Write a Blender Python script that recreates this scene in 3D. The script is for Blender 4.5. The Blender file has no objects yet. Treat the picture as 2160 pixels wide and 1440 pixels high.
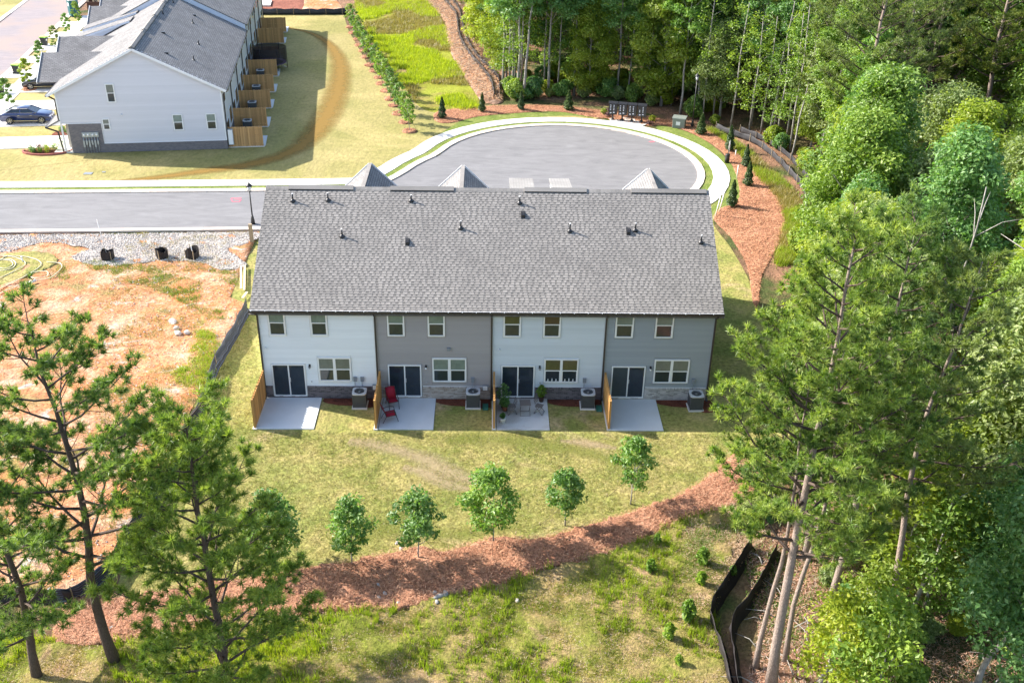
import bpy, bmesh, math, random
import numpy as np
from mathutils import Vector, Matrix
PI = math.pi; R = math.radians
sc = bpy.context.scene
C = sc.collection
# ---------------------------------------------------------------- camera
cam = bpy.data.cameras.new('camera'); camo = bpy.data.objects.new('camera', cam); C.objects.link(camo)
yaw, pitch, roll = 0.02782, 0.50985, 0.02042
fw = Vector((math.sin(yaw)*math.cos(pitch), math.cos(yaw)*math.cos(pitch), -math.sin(pitch)))
rt = Vector((math.cos(yaw), -math.sin(yaw), 0)); up = rt.cross(fw)
r2 = rt*math.cos(roll)+up*math.sin(roll); u2 = -rt*math.sin(roll)+up*math.cos(roll)
camo.matrix_world = Matrix(((r2.x,u2.x,-fw.x,12.057),(r2.y,u2.y,-fw.y,-48.098),(r2.z,u2.z,-fw.z,30.493),(0,0,0,1)))
cam.sensor_width = 36; cam.lens = 36.306; cam.clip_start = .5; cam.clip_end = 3000
sc.camera = camo
# ---------------------------------------------------------------- light: sun behind the houses, to the left
SUN = Vector((-1.40, .49, 1.0)).normalized()
elev = math.asin(SUN.z); azim = math.atan2(SUN.x, SUN.y)
w = bpy.data.worlds.new('World'); sc.world = w; w.use_nodes = True
nt = w.node_tree; bg = nt.nodes['Background']
sky = nt.nodes.new('ShaderNodeTexSky'); sky.sky_type = 'NISHITA'; sky.sun_disc = False
sky.sun_elevation = elev; sky.sun_rotation = azim; sky.air_density = 1.0; sky.dust_density = 1.5; sky.ozone_density = 1.0
nt.links.new(sky.outputs[0], bg.inputs[0]); bg.inputs[1].default_value = 0.15
sl = bpy.data.lights.new('sun', 'SUN'); sl.energy = 4.6; sl.angle = R(.5); sl.color = (1.0, .95, .88)
so = bpy.data.objects.new('sun', sl); C.objects.link(so); so.rotation_euler = (-SUN).to_track_quat('-Z', 'Y').to_euler(); so.location = (0, 0, 60)
sc.view_settings.view_transform = 'Standard'; sc.view_settings.look = 'None'; sc.view_settings.gamma = 1
sc.view_settings.use_curve_mapping = False; sc.view_settings.exposure = 1.5
# ---------------------------------------------------------------- object helpers
def put(o, parent=None):
    C.objects.link(o)
    if parent: o.parent = parent
    return o
def tag(o, label=None, cat=None, group=None, kind=None):
    if label: o['label'] = label
    if cat: o['category'] = cat
    if group: o['group'] = group
    if kind: o['kind'] = kind
    return o
def thing(name, label, cat, loc=(0,0,0), rz=0, group=None):
    o = bpy.data.objects.new(name, None); C.objects.link(o); o.empty_display_size = .3
    o.location = loc if len(loc) == 3 else (loc[0], loc[1], 0); o.rotation_euler = (0,0,rz)
    return tag(o, label, cat, group)
def copy_tree(o, parent=None):
    c = o.copy(); C.objects.link(c)
    if parent: c.parent = parent
    for ch in [k for k in o.children]: copy_tree(ch, c)
    return c
def place(first, proto, loc, rz=0, s=1, label=None, group=None):
    o = proto if first else copy_tree(proto)
    o.location = (loc[0], loc[1], loc[2] if len(loc) > 2 else 0); o.rotation_euler = (0,0,rz); o.scale = (s,s,s) if not isinstance(s, tuple) else s
    if label: o['label'] = label
    if group: o['group'] = group
    return o
def raw(name, V, F, mat, parent=None, rnd=None, smooth=False, uv=None):
    """fast mesh: V (N,3), F (M,k) all of one size, or list of arrays of different k"""
    V = np.asarray(V, dtype=np.float32); me = bpy.data.meshes.new(name)
    Fs = F if isinstance(F, list) and isinstance(F[0], np.ndarray) else [F]
    Fs = [np.asarray(f, dtype=np.int32) for f in Fs if len(f)]
    me.vertices.add(len(V)); me.vertices.foreach_set('co', V.ravel())
    idx = np.concatenate([f.ravel() for f in Fs]); tot = np.concatenate([np.full(len(f), f.shape[1], dtype=np.int32) for f in Fs])
    st = np.concatenate([[0], np.cumsum(tot)[:-1]]).astype(np.int32)
    me.loops.add(len(idx)); me.loops.foreach_set('vertex_index', idx)
    me.polygons.add(len(tot)); me.polygons.foreach_set('loop_start', st); me.polygons.foreach_set('loop_total', tot)
    me.polygons.foreach_set('use_smooth', np.full(len(tot), smooth, dtype=bool))
    if rnd is not None:
        a = me.attributes.new('rnd', 'FLOAT', 'FACE'); a.data.foreach_set('value', np.asarray(rnd, dtype=np.float32))
    me.update(); me.validate()
    if mat: me.materials.append(mat)
    return put(bpy.data.objects.new(name, me), parent)
class MB:
    """collects boxes, bars, tubes, prisms, then build() links them as one mesh"""
    def __init__(s): s.v = []; s.f = []; s.m = []; s.sm = []
    def add(s, vs, fs, mi=0, sm=False):
        n = len(s.v); s.v += [tuple(v) for v in vs]; s.f += [tuple(i+n for i in f) for f in fs]; s.m += [mi]*len(fs); s.sm += [sm]*len(fs); return s
    def box(s, a, b, mi=0):
        (x0,y0,z0),(x1,y1,z1) = a, b
        return s.add([(x0,y0,z0),(x1,y0,z0),(x1,y1,z0),(x0,y1,z0),(x0,y0,z1),(x1,y0,z1),(x1,y1,z1),(x0,y1,z1)],
            [(0,3,2,1),(4,5,6,7),(0,1,5,4),(1,2,6,5),(2,3,7,6),(3,0,4,7)], mi)
    def bar(s, a, b, w, h, mi=0, up=(0,0,1)):
        a = Vector(a); b = Vector(b); d = (b-a).normalized(); u = Vector(up)
        if abs(d.dot(u)) > .99: u = Vector((0,1,0))
        x = d.cross(u).normalized()*w/2; y = x.cross(d).normalized()*h/2
        P = [p+q for p in (a,b) for q in (-x-y, x-y, x+y, -x+y)]
        return s.add(P, [(0,1,2,3)[::-1],(4,5,6,7),(0,1,5,4),(1,2,6,5),(2,3,7,6),(3,0,4,7)], mi)
    def tube(s, pts, rad, n=8, mi=0, cap=True):
        pts = [Vector(p) for p in pts]; rr = rad if isinstance(rad, (list,tuple)) else [rad]*len(pts)
        P = []; k = len(pts)
        for i, p in enumerate(pts):
            d = (pts[min(i+1,k-1)]-pts[max(i-1,0)]).normalized(); u = Vector((0,0,1)) if abs(d.z) < .9 else Vector((1,0,0))
            x = d.cross(u).normalized(); y = x.cross(d)
            for j in range(n):
                t = 2*PI*j/n; P.append(p+(x*math.cos(t)+y*math.sin(t))*rr[i])
        F = [(i*n+j, i*n+(j+1)%n, (i+1)*n+(j+1)%n, (i+1)*n+j) for i in range(k-1) for j in range(n)]
        s.add(P, F, mi, True)
        if cap:
            m = len(s.v)-len(P); s.f += [tuple(m+j for j in range(n))[::-1], tuple(m+(k-1)*n+j for j in range(n))]; s.m += [mi]*2; s.sm += [False]*2
        return s
    def lathe(s, prof, c=(0,0,0), n=16, mi=0, sm=True):
        P = [(c[0]+r*math.cos(2*PI*j/n), c[1]+r*math.sin(2*PI*j/n), c[2]+z) for r, z in prof for j in range(n)]
        k = len(prof); F = [(i*n+j, i*n+(j+1)%n, (i+1)*n+(j+1)%n, (i+1)*n+j) for i in range(k-1) for j in range(n)]
        s.add(P, F, mi, sm); m = len(s.v)-len(P)
        s.f += [tuple(m+j for j in range(n))[::-1], tuple(m+(k-1)*n+j for j in range(n))]; s.m += [mi]*2; s.sm += [False]*2
        return s
    def prism(s, poly, z0, z1, mi=0):
        n = len(poly); P = [(x,y,z0) for x,y in poly]+[(x,y,z1) for x,y in poly]
        return s.add(P, [tuple(range(n))[::-1], tuple(range(n,2*n))]+[(i,(i+1)%n,n+(i+1)%n,n+i) for i in range(n)], mi)
    def extr(s, poly, ax, a0, a1, mi=0):
        """polygon in the plane across axis ax ('x' or 'y'), extruded from a0 to a1; poly is (other, z)"""
        mk = (lambda a,p: (a,p[0],p[1])) if ax == 'x' else (lambda a,p: (p[0],a,p[1]))
        n = len(poly); P = [mk(a0,p) for p in poly]+[mk(a1,p) for p in poly]
        return s.add(P, [tuple(range(n)), tuple(range(n,2*n))[::-1]]+[(i,n+i,n+(i+1)%n,(i+1)%n) for i in range(n)], mi)
    def build(s, name, mats, parent=None, bevel=0, fix=True):
        me = bpy.data.meshes.new(name); me.from_pydata(s.v, [], s.f)
        mats = mats if isinstance(mats, (list,tuple)) else [mats]
        for m in mats: me.materials.append(m)
        me.polygons.foreach_set('material_index', s.m); me.polygons.foreach_set('use_smooth', s.sm)
        if fix:
            bm = bmesh.new(); bm.from_mesh(me); bmesh.ops.recalc_face_normals(bm, faces=bm.faces); bm.to_mesh(me); bm.free()
        me.update()
        o = put(bpy.data.objects.new(name, me), parent)
        if bevel:
            b = o.modifiers.new('bevel', 'BEVEL'); b.width = bevel; b.segments = 2; b.limit_method = 'ANGLE'
        return o
def planar(name, pts, mat, parent=None, u=(1,0,0), thick=0):
    """one flat polygon with metric UVs (u axis given), optional thickness downwards"""
    pts = [Vector(p) for p in pts]; n = (pts[1]-pts[0]).cross(pts[2]-pts[0]).normalized()
    if n.z < 0: n = -n
    u = Vector(u).normalized(); v = n.cross(u)
    N = len(pts); V = list(pts); F = [tuple(range(N))]
    if thick:
        V += [p-n*thick for p in pts]; F += [tuple(range(2*N-1,N-1,-1))]+[(i,(i+1)%N,N+(i+1)%N,N+i) for i in range(N)]
    me = bpy.data.meshes.new(name); me.from_pydata([tuple(p) for p in V], [], F)
    uv = me.uv_layers.new(name='UVMap')
    for l in me.loops: uv.data[l.index].uv = (V[l.vertex_index].dot(u), V[l.vertex_index].dot(v))
    me.materials.append(mat)
    bm = bmesh.new(); bm.from_mesh(me); bmesh.ops.recalc_face_normals(bm, faces=bm.faces); bm.to_mesh(me); bm.free()
    return put(bpy.data.objects.new(name, me), parent)
# ---------------------------------------------------------------- materials
class NT:
    def __init__(s, name):
        s.m = bpy.data.materials.new(name); s.m.use_nodes = True; s.t = s.m.node_tree; s.b = s.t.nodes['Principled BSDF']; s.n = s.t.nodes; s.out = s.t.nodes['Material Output']
    def new(s, ty, **k):
        n = s.n.new(ty)
        for a, v in k.items(): setattr(n, a, v)
        return n
    def L(s, a, b): s.t.links.new(a, b)
    def coord(s, kind='Object'):
        return s.new('ShaderNodeTexCoord').outputs[kind]
    def mapped(s, co, sc):
        m = s.new('ShaderNodeMapping'); s.L(co, m.inputs[0]); m.inputs['Scale'].default_value = sc; return m.outputs[0]
    def noise(s, co, scale, detail=4, rough=.55, dist=0):
        n = s.new('ShaderNodeTexNoise'); s.L(co, n.inputs['Vector']); n.inputs['Scale'].default_value = scale; n.inputs['Detail'].default_value = detail; n.inputs['Roughness'].default_value = rough; n.inputs['Distortion'].default_value = dist
        return n.outputs['Fac']
    def ramp(s, f, stops, interp='LINEAR'):
        r = s.new('ShaderNodeValToRGB'); cr = r.color_ramp; cr.interpolation = interp
        while len(cr.elements) < len(stops): cr.elements.new(.5)
        for e, (p, c) in zip(cr.elements, stops): e.position = p; e.color = (*c, 1) if len(c) == 3 else c
        s.L(f, r.inputs[0]); return r.outputs[0]
    def gray(s, f, a, b):
        return s.ramp(f, [(a,(0,0,0)),(b,(1,1,1))])
    def mix(s, f, a, b, mode='MIX'):
        n = s.new('ShaderNodeMix', data_type='RGBA', blend_type=mode)
        if isinstance(f, (int,float)): n.inputs[0].default_value = f
        else: s.L(f, n.inputs[0])
        for v, i in ((a,6),(b,7)):
            if isinstance(v, tuple): n.inputs[i].default_value = (*v, 1)
            else: s.L(v, n.inputs[i])
        return n.outputs[2]
    def math(s, op, a, b=0.0):
        n = s.new('ShaderNodeMath', operation=op)
        for v, i in ((a,0),(b,1)):
            if isinstance(v, (int,float)): n.inputs[i].default_value = v
            else: s.L(v, n.inputs[i])
        return n.outputs[0]
    def bump(s, h, strength=.3, dist=.05, nrm=None):
        n = s.new('ShaderNodeBump'); n.inputs['Strength'].default_value = strength; n.inputs['Distance'].default_value = dist; s.L(h, n.inputs['Height'])
        if nrm is not None: s.L(nrm, n.inputs['Normal'])
        s.L(n.outputs[0], s.b.inputs['Normal']); return n.outputs[0]
    def fin(s, col, rough=.8, metal=0, spec=.3):
        if isinstance(col, tuple): s.b.inputs['Base Color'].default_value = (*col, 1)
        else: s.L(col, s.b.inputs['Base Color'])
        s.b.inputs['Roughness'].default_value = rough; s.b.inputs['Metallic'].default_value = metal; s.b.inputs['Specular IOR Level'].default_value = spec
        return s.m
    def rnd(s):
        """a random number per loose piece and per object"""
        g = s.new('ShaderNodeNewGeometry'); o = s.new('ShaderNodeObjectInfo')
        return s.math('FRACT', s.math('ADD', g.outputs['Random Per Island'], o.outputs['Random']))
def simple(name, c, rough=.7, metal=0, spec=.3, var=.12, scale=6, bump=0, coord='Object'):
    t = NT(name); co = t.coord(coord); n = t.noise(co, scale, 5, .6)
    col = t.mix(n, tuple(x*(1-var) for x in c), tuple(min(1,x*(1+var)) for x in c))
    if bump: t.bump(t.noise(co, scale*6, 4), bump, .01)
    return t.fin(col, rough, metal, spec)
def surface(name, stops, scale, fine=30, finec=.35, bump=.5, bdist=.05, rough=.95, patch=None, dist=.3, streak=(1,1,1)):
    """ground material: large noise through a ramp, fine mottling on top, bump; patch = (scale, lo, hi, colour)"""
    t = NT(name); co = t.coord(); co2 = t.mapped(co, streak)
    n = t.noise(co2, scale, 8, .62, dist); col = t.ramp(n, stops)
    if patch:
        for (ps, lo, hi, pc) in patch:
            col = t.mix(t.gray(t.noise(t.mapped(co, (1,1.3,1)), ps, 5, .6, .6), lo, hi), col, pc)
    f = t.noise(co2, fine, 6, .7); k = t.ramp(f, [(.30,(1-finec,)*3),(.5,(1,)*3),(.72,(1+finec,)*3)])
    col = t.mix(1.0, col, k, 'MULTIPLY')
    h = t.math('ADD', f, t.math('MULTIPLY', t.noise(co2, fine*.3, 4), 1.5)); t.bump(h, bump, bdist)
    return t.fin(col, rough, 0, .15)
M = {}
M['lawn'] = surface('lawn', [(.25,(.13,.16,.035)),(.42,(.205,.21,.055)),(.58,(.29,.25,.085)),(.75,(.37,.29,.13))], .45, 5, .5, .9, .10, patch=[(.16,.60,.72,(.40,.29,.165)),(.9,.62,.74,(.17,.185,.035))])
M['lawn_far'] = surface('lawn_far', [(.25,(.17,.165,.05)),(.45,(.235,.21,.07)),(.6,(.295,.245,.10)),(.8,(.35,.285,.14))], .10, 3.5, .26, .6, .08, patch=[(.05,.50,.62,(.36,.29,.12))], streak=(1,.5,1))
M['green_strip'] = surface('green_strip', [(.3,(.10,.14,.025)),(.5,(.15,.19,.04)),(.7,(.22,.23,.07))], .7, 10, .3, .8, .08)
M['wild'] = surface('wild_grass', [(.25,(.12,.11,.02)),(.42,(.20,.20,.02)),(.55,(.26,.28,.03)),(.75,(.25,.18,.06))], .14, 6, .35, .9, .12, patch=[(.09,.52,.62,(.25,.17,.07))])
M['meadow'] = surface('meadow', [(.25,(.11,.13,.02)),(.42,(.19,.20,.035)),(.55,(.28,.21,.08)),(.75,(.36,.24,.14))], .42, 8, .45, 1.0, .12, patch=[(.33,.58,.68,(.34,.21,.13))])
M['clay'] = surface('clay', [(.25,(.15,.145,.04)),(.38,(.30,.21,.085)),(.47,(.45,.19,.085)),(.57,(.50,.29,.17)),(.78,(.50,.40,.31))], .42, 6, .6, 1.0, .14, patch=[(.22,.54,.64,(.52,.20,.085)),(.45,.60,.68,(.47,.42,.36)),(.30,.60,.70,(.20,.18,.045))])
M['straw_mulch'] = surface('pine_straw', [(.25,(.17,.075,.042)),(.42,(.31,.14,.08)),(.6,(.43,.21,.125)),(.8,(.50,.29,.19))], .8, 7, .75, 1.0, .16)
M['dark_mulch'] = surface('dark_mulch', [(.3,(.09,.03,.018)),(.6,(.15,.05,.03))], 1.2, 14, .5, 1.0, .06)
M['forest'] = surface('forest_floor', [(.25,(.08,.06,.03)),(.42,(.17,.10,.06)),(.6,(.28,.15,.09)),(.8,(.33,.21,.13))], .25, 6, .5, 1.0, .15, patch=[(.12,.45,.60,(.07,.085,.025))])
M['berm'] = surface('brush_berm', [(.25,(.14,.08,.045)),(.5,(.29,.17,.11)),(.75,(.40,.29,.22))], .8, 4, .5, 1.0, .2)
M['gravel_bed'] = surface('gravel_bed', [(.3,(.42,.36,.30)),(.5,(.52,.47,.42)),(.7,(.48,.32,.22))], .5, 12, .4, 1.0, .06)
M['site_soil'] = surface('site_soil', [(.3,(.17,.06,.04)),(.6,(.26,.10,.065)),(.8,(.30,.15,.10))], .3, 4, .3, .7, .1)
def asphalt(name, a, b, warm=None):
    t = NT(name); co = t.coord(); n = t.noise(t.mapped(co, (1,3.2,1)), .35, 6, .6, 1.2); col = t.ramp(n, [(.3,a),(.7,b)])
    st = t.gray(t.noise(t.mapped(co, (.6,4,1)), .9, 5, .65, 1.5), .60, .80); col = t.mix(st, col, tuple(x*.62 for x in a))
    st = t.gray(t.noise(t.mapped(co, (.5,3,1)), .7, 6, .7, 2), .62, .75); col = t.mix(t.math('MULTIPLY', st, .7), col, tuple(x*1.25 for x in b))
    if warm: col = t.mix(t.gray(t.noise(co, .12, 3), .45, .6), col, warm)
    f = t.noise(co, 60, 3); col = t.mix(1.0, col, t.ramp(f, [(.3,(.85,)*3),(.7,(1.12,)*3)]), 'MULTIPLY'); t.bump(f, .3, .01)
    return t.fin(col, .9, 0, .25)
M['asphalt'] = asphalt('asphalt', (.150,.146,.147), (.208,.202,.202))
M['asphalt_warm'] = asphalt('asphalt_dusty', (.20,.175,.18), (.255,.215,.215), (.27,.21,.185))
def concrete(name, c, stain=(.5,.42,.34), amt=.4, lo=.5):
    t = NT(name); co = t.coord(); n = t.noise(co, 1.3, 6, .6); col = t.mix(n, tuple(x*.9 for x in c), tuple(min(.9,x*1.08) for x in c))
    s = t.math('MULTIPLY', t.gray(t.noise(co, .5, 5, .65, .5), lo, lo+.25), amt); col = t.mix(s, col, stain)
    f = t.noise(co, 45, 3); col = t.mix(1.0, col, t.ramp(f, [(.3,(.93,)*3),(.7,(1.05,)*3)]), 'MULTIPLY'); t.bump(f, .2, .008)
    k = t.rnd(); col = t.mix(1.0, col, t.ramp(k, [(0,(.95,)*3),(1,(1.04,)*3)]), 'MULTIPLY')
    return t.fin(col, .85, 0, .25)
M['concrete'] = concrete('concrete', (.62,.59,.54), (.55,.46,.36), .35)
M['curb'] = concrete('curb_concrete', (.62,.55,.47), (.58,.38,.25), .6, .42)
M['patio'] = concrete('patio_concrete', (.56,.57,.57), (.45,.43,.40), .3)
M['patio_old'] = concrete('patio_stained', (.58,.56,.53), (.34,.27,.21), .75, .42)
def shingle(name, light, dark):
    t = NT(name); co = t.coord(); k = t.rnd(); col = t.ramp(k, [(0,dark),(.35,tuple((a+b)/2 for a,b in zip(light,dark))),(1,light)])
    big = t.noise(co, .5, 4); col = t.mix(1.0, col, t.ramp(big, [(.3,(.86,)*3),(.7,(1.12,)*3)]), 'MULTIPLY')
    f = t.noise(co, 70, 3); col = t.mix(1.0, col, t.ramp(f, [(.3,(.86,)*3),(.7,(1.14,)*3)]), 'MULTIPLY'); t.bump(f, .3, .004)
    return t.fin(col, .92, 0, .2)
M['shingle'] = shingle('shingle', (.262,.240,.217), (.205,.189,.172))
M['shingle_base'] = simple('shingle_base', (.085,.083,.082), .95, var=.2, scale=20)
def shingle_far(name, a, b, mort):
    t = NT(name); uv = t.coord('UV'); br = t.new('ShaderNodeTexBrick'); t.L(uv, br.inputs['Vector'])
    br.inputs['Color1'].default_value = (*a,1); br.inputs['Color2'].default_value = (*b,1); br.inputs['Mortar'].default_value = (*mort,1)
    br.inputs['Scale'].default_value = 1; br.inputs['Mortar Size'].default_value = .022; br.inputs['Mortar Smooth'].default_value = .3; br.inputs['Brick Width'].default_value = .34; br.inputs['Row Height'].default_value = .16; br.inputs['Bias'].default_value = 0
    col = t.mix(1.0, br.outputs['Color'], t.ramp(t.noise(uv, .6, 5), [(.3,(.85,)*3),(.7,(1.15,)*3)]), 'MULTIPLY')
    t.bump(t.math('MULTIPLY', br.outputs['Fac'], -1), .6, .02)
    return t.fin(col, .92, 0, .2)
M['shingle_far'] = shingle_far('shingle_courses', (.24,.23,.225), (.175,.168,.165), (.115,.111,.108))
M['shingle_sunlit'] = shingle_far('shingle_sunlit', (.30,.285,.262), (.26,.246,.228), (.20,.19,.178))  # for the shed dormers: sunlight on the slope put into a lighter shingle colour
def brick(name, a, b, mort):
    t = NT(name); k = t.rnd(); co = t.coord(); col = t.ramp(k, [(0,a),(.5,b),(1,tuple(x*1.25 for x in b))]); f = t.noise(co, 30, 4)
    col = t.mix(1.0, col, t.ramp(f, [(.3,(.8,)*3),(.7,(1.2,)*3)]), 'MULTIPLY'); t.bump(f, .4, .008)
    return t.fin(col, .9, 0, .2), simple(name+'_mortar', mort, .95, var=.15, scale=12)
M['brick_dark'], M['mortar_dark'] = brick('brick_dark', (.085,.075,.08), (.16,.14,.145), (.24,.23,.23))
M['brick_light'], M['mortar_light'] = brick('brick_light', (.30,.24,.20), (.42,.37,.33), (.46,.42,.38))
M['brick_grey'], M['mortar_grey'] = brick('brick_grey', (.30,.29,.28), (.46,.44,.42), (.46,.44,.43))
def brick_far(name, a, b, mort):
    t = NT(name); co = t.coord(); mp = t.new('ShaderNodeMapping'); mp.inputs['Rotation'].default_value = (PI/2,0,0); t.L(co, mp.inputs[0])
    br = t.new('ShaderNodeTexBrick'); t.L(mp.outputs[0], br.inputs['Vector'])
    br.inputs['Color1'].default_value = (*a,1); br.inputs['Color2'].default_value = (*b,1); br.inputs['Mortar'].default_value = (*mort,1)
    br.inputs['Scale'].default_value = 1; br.inputs['Mortar Size'].default_value = .008; br.inputs['Brick Width'].default_value = .21; br.inputs['Row Height'].default_value = .075
    t.bump(t.math('MULTIPLY', br.outputs['Fac'], -1), .5, .01); return t.fin(br.outputs['Color'], .9, 0, .2)
M['brick_far'] = brick_far('brick_courses', (.12,.115,.125), (.19,.17,.175), (.20,.19,.19))
def siding(name, c):
    t = NT(name); co = t.coord(); n = t.noise(t.mapped(co, (.6,1,8)), 2, 5); k = t.rnd()
    col = t.mix(n, tuple(x*.95 for x in c), tuple(min(.85,x*1.05) for x in c)); col = t.mix(1.0, col, t.ramp(k, [(0,(.96,)*3),(1,(1.03,)*3)]), 'MULTIPLY')
    t.bump(t.noise(t.mapped(co, (3,1,40)), 4, 4), .15, .004); return t.fin(col, .65, 0, .3)
M['sid_white'] = siding('siding_white', (.74,.76,.77)); M['sid_taupe'] = siding('siding_taupe', (.33,.305,.295))
M['sid_pale'] = siding('siding_pale_blue', (.56,.595,.62)); M['sid_blue'] = siding('siding_blue_grey', (.30,.325,.345))
M['sid_h2'] = siding('siding_lilac_white', (.60,.59,.615)); M['sid_h2b'] = siding('siding_pale_rear', (.60,.61,.63))
M['trim'] = simple('white_trim', (.74,.74,.73), .45, var=.03); M['vinyl'] = simple('white_vinyl', (.76,.76,.75), .35, var=.02)
M['black'] = simple('black_metal', (.022,.021,.022), .4, spec=.5, var=.2); M['bronze'] = simple('dark_bronze', (.035,.03,.028), .45, spec=.5, var=.15)
def glass(name, c, rough=.06):
    t = NT(name); co = t.coord(); n = t.noise(t.mapped(co, (1,1,.7)), 2.2, 4, .6, .8); col = t.mix(n, tuple(x*.55 for x in c), tuple(x*1.35 for x in c))
    m = t.fin(col, rough, 0, .6); return m
M['pane_dark'] = glass('pane_dark', (.028,.040,.042)); M['pane_blind'] = glass('pane_blind', (.16,.215,.19), .15); M['pane_reflect_olive'] = glass('pane_reflect_olive', (.07,.075,.035)); M['pane_reflect_brown'] = glass('pane_reflect_brown', (.07,.045,.032))  # olive and brown panes: the reflection tint is painted into their colour
M['pane_navy'] = glass('pane_navy', (.02,.03,.042)); M['pane_tan'] = glass('pane_grey', (.15,.17,.15), .15)
M['screen'] = simple('insect_screen', (.045,.06,.068), .6, var=.15)
def wood(name, c, dark=.7):
    t = NT(name); co = t.coord(); k = t.rnd(); n = t.noise(t.mapped(co, (8,8,.8)), 2.5, 6, .65, .8)
    col = t.mix(n, tuple(x*dark for x in c), tuple(x*1.15 for x in c)); col = t.mix(1.0, col, t.ramp(k, [(0,(.78,.76,.74)),(1,(1.18,1.16,1.12))]), 'MULTIPLY')
    t.bump(n, .25, .006); return t.fin(col, .8, 0, .25)
M['cedar'] = wood('treated_pine', (.55,.31,.11)); M['cedar2'] = wood('treated_pine_brown', (.56,.34,.15)); M['stake'] = wood('stake_wood', (.42,.33,.22)); M['lumber'] = wood('lumber', (.62,.50,.34))
M['cap'] = wood('fence_cap', (.50,.25,.14))
M['silt'] = None
def silt_mat():
    t = NT('silt_fabric'); co = t.coord('UV'); w_ = t.new('ShaderNodeTexWave', wave_type='BANDS', bands_direction='Y'); t.L(co, w_.inputs['Vector']); w_.inputs['Scale'].default_value = 1.6; w_.inputs['Distortion'].default_value = .6
    col = t.mix(t.gray(w_.outputs['Fac'], .93, .995), (.014,.017,.028), (.10,.13,.20)); t.bump(t.noise(t.coord(), 3, 4), .5, .05); return t.fin(col, .55, 0, .4)
M['silt'] = silt_mat()
M['silt_plain'] = simple('geotextile_black', (.022,.018,.018), .7, var=.4, scale=3, bump=.4)
M['silt_grey'] = simple('geotextile_grey', (.04,.038,.04), .75, var=.4, scale=3, bump=.4)
M['rock'] = simple('rock', (.42,.37,.33), .9, var=.3, scale=5, bump=.6); M['rock_grey'] = simple('rock_grey', (.30,.285,.27), .9, var=.3, scale=5, bump=.6)
def gravel_mat():
    t = NT('gravel'); k = t.rnd(); return t.fin(t.ramp(k, [(0,(.30,.26,.23)),(.5,(.44,.40,.36)),(1,(.56,.52,.47))]), .9, 0, .2)
M['gravel'] = gravel_mat()
def leafmat(name, cols, trans=.42, rough=.45, hue=.0):
    """leaf colour from a per-leaf random value and a per-tree random value; part of the light comes through"""
    t = NT(name); a = t.new('ShaderNodeAttribute', attribute_name='rnd'); o = t.new('ShaderNodeObjectInfo')
    col = t.ramp(a.outputs['Fac'], [(i/(len(cols)-1), c) for i, c in enumerate(cols)])
    col = t.mix(1.0, col, t.ramp(o.outputs['Random'], [(0,(.80,.84,.90)),(.5,(1,1,1)),(1,(1.30,1.18,.85))]), 'MULTIPLY')
    t.fin(col, rough, 0, .4)
    tr = t.new('ShaderNodeBsdfTranslucent'); t.L(t.mix(1.0, col, (1.45,1.5,.6), 'MULTIPLY'), tr.inputs[0])
    mx = t.new('ShaderNodeMixShader'); mx.inputs[0].default_value = trans; t.L(t.b.outputs[0], mx.inputs[1]); t.L(tr.outputs[0], mx.inputs[2]); t.L(mx.outputs[0], t.out.inputs[0])
    return t.m
M['leaf'] = leafmat('leaves_green', [(0.080,0.151,0.024),(0.153,0.252,0.038),(0.253,0.345,0.082)])
M['leaf_yellow'] = leafmat('leaves_yellow_green', [(0.144,0.212,0.019),(0.240,0.310,0.033),(0.348,0.397,0.065)], .5)
M['leaf_dark'] = leafmat('leaves_deep_green', [(0.068,0.150,0.040),(0.121,0.247,0.064),(0.230,0.360,0.122)])
M['leaf_pale'] = leafmat('leaves_pale_green', [(0.138,0.193,0.050),(0.230,0.291,0.088),(0.356,0.400,0.165)])
M['maple'] = leafmat('leaves_maple', [(0.075,0.160,0.029),(0.138,0.253,0.053),(0.287,0.407,0.145)], .45)
M['needle'] = leafmat('pine_needles', [(0.060,0.127,0.026),(0.145,0.228,0.051),(0.314,0.392,0.119)], .38)
M['needle_olive'] = leafmat('pine_needles_olive', [(0.099,0.149,0.031),(0.171,0.224,0.055),(0.286,0.328,0.110)], .38)
M['juniper'] = leafmat('evergreen_scales', [(.03,.06,.02),(.06,.11,.03),(.10,.15,.05)], .15)
M['grass_blade'] = leafmat('grass_blades', [(0.126,0.168,0.020),(0.198,0.252,0.030),(0.270,0.263,0.080)], .4)
M['grass_lime'] = leafmat('grass_blades_lime', [(.15,.22,.016),(.25,.33,.024),(.37,.41,.06)], .45)
M['grass_dry'] = leafmat('grass_blades_dry', [(0.276,0.220,0.060),(0.331,0.260,0.100),(0.239,0.240,0.040)], .3)
M['weed'] = leafmat('weed_leaves', [(.09,.17,.02),(.15,.25,.03),(.22,.32,.05)], .45)
M['straw'] = leafmat('straw_strands', [(.20,.085,.05),(.42,.21,.125),(.62,.38,.26)], .05, .8)
M['litter'] = leafmat('litter_strands', [(.22,.13,.08),(.42,.28,.19),(.58,.46,.36)], .05, .8)
def bark(name, a, b, sc=17):
    t = NT(name); co = t.coord(); v = t.new('ShaderNodeTexVoronoi', feature='DISTANCE_TO_EDGE'); t.L(t.mapped(co, (1,1,.35)), v.inputs['Vector']); v.inputs['Scale'].default_value = sc
    n = t.noise(co, 3, 5); col = t.mix(n, a, b); col = t.mix(t.ramp(v.outputs['Distance'], [(0,(.6,)*3),(.10,(0,)*3)]), col, tuple(x*.6 for x in a)); t.bump(v.outputs['Distance'], .7, .03)
    return t.fin(col, .9, 0, .15)
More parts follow.
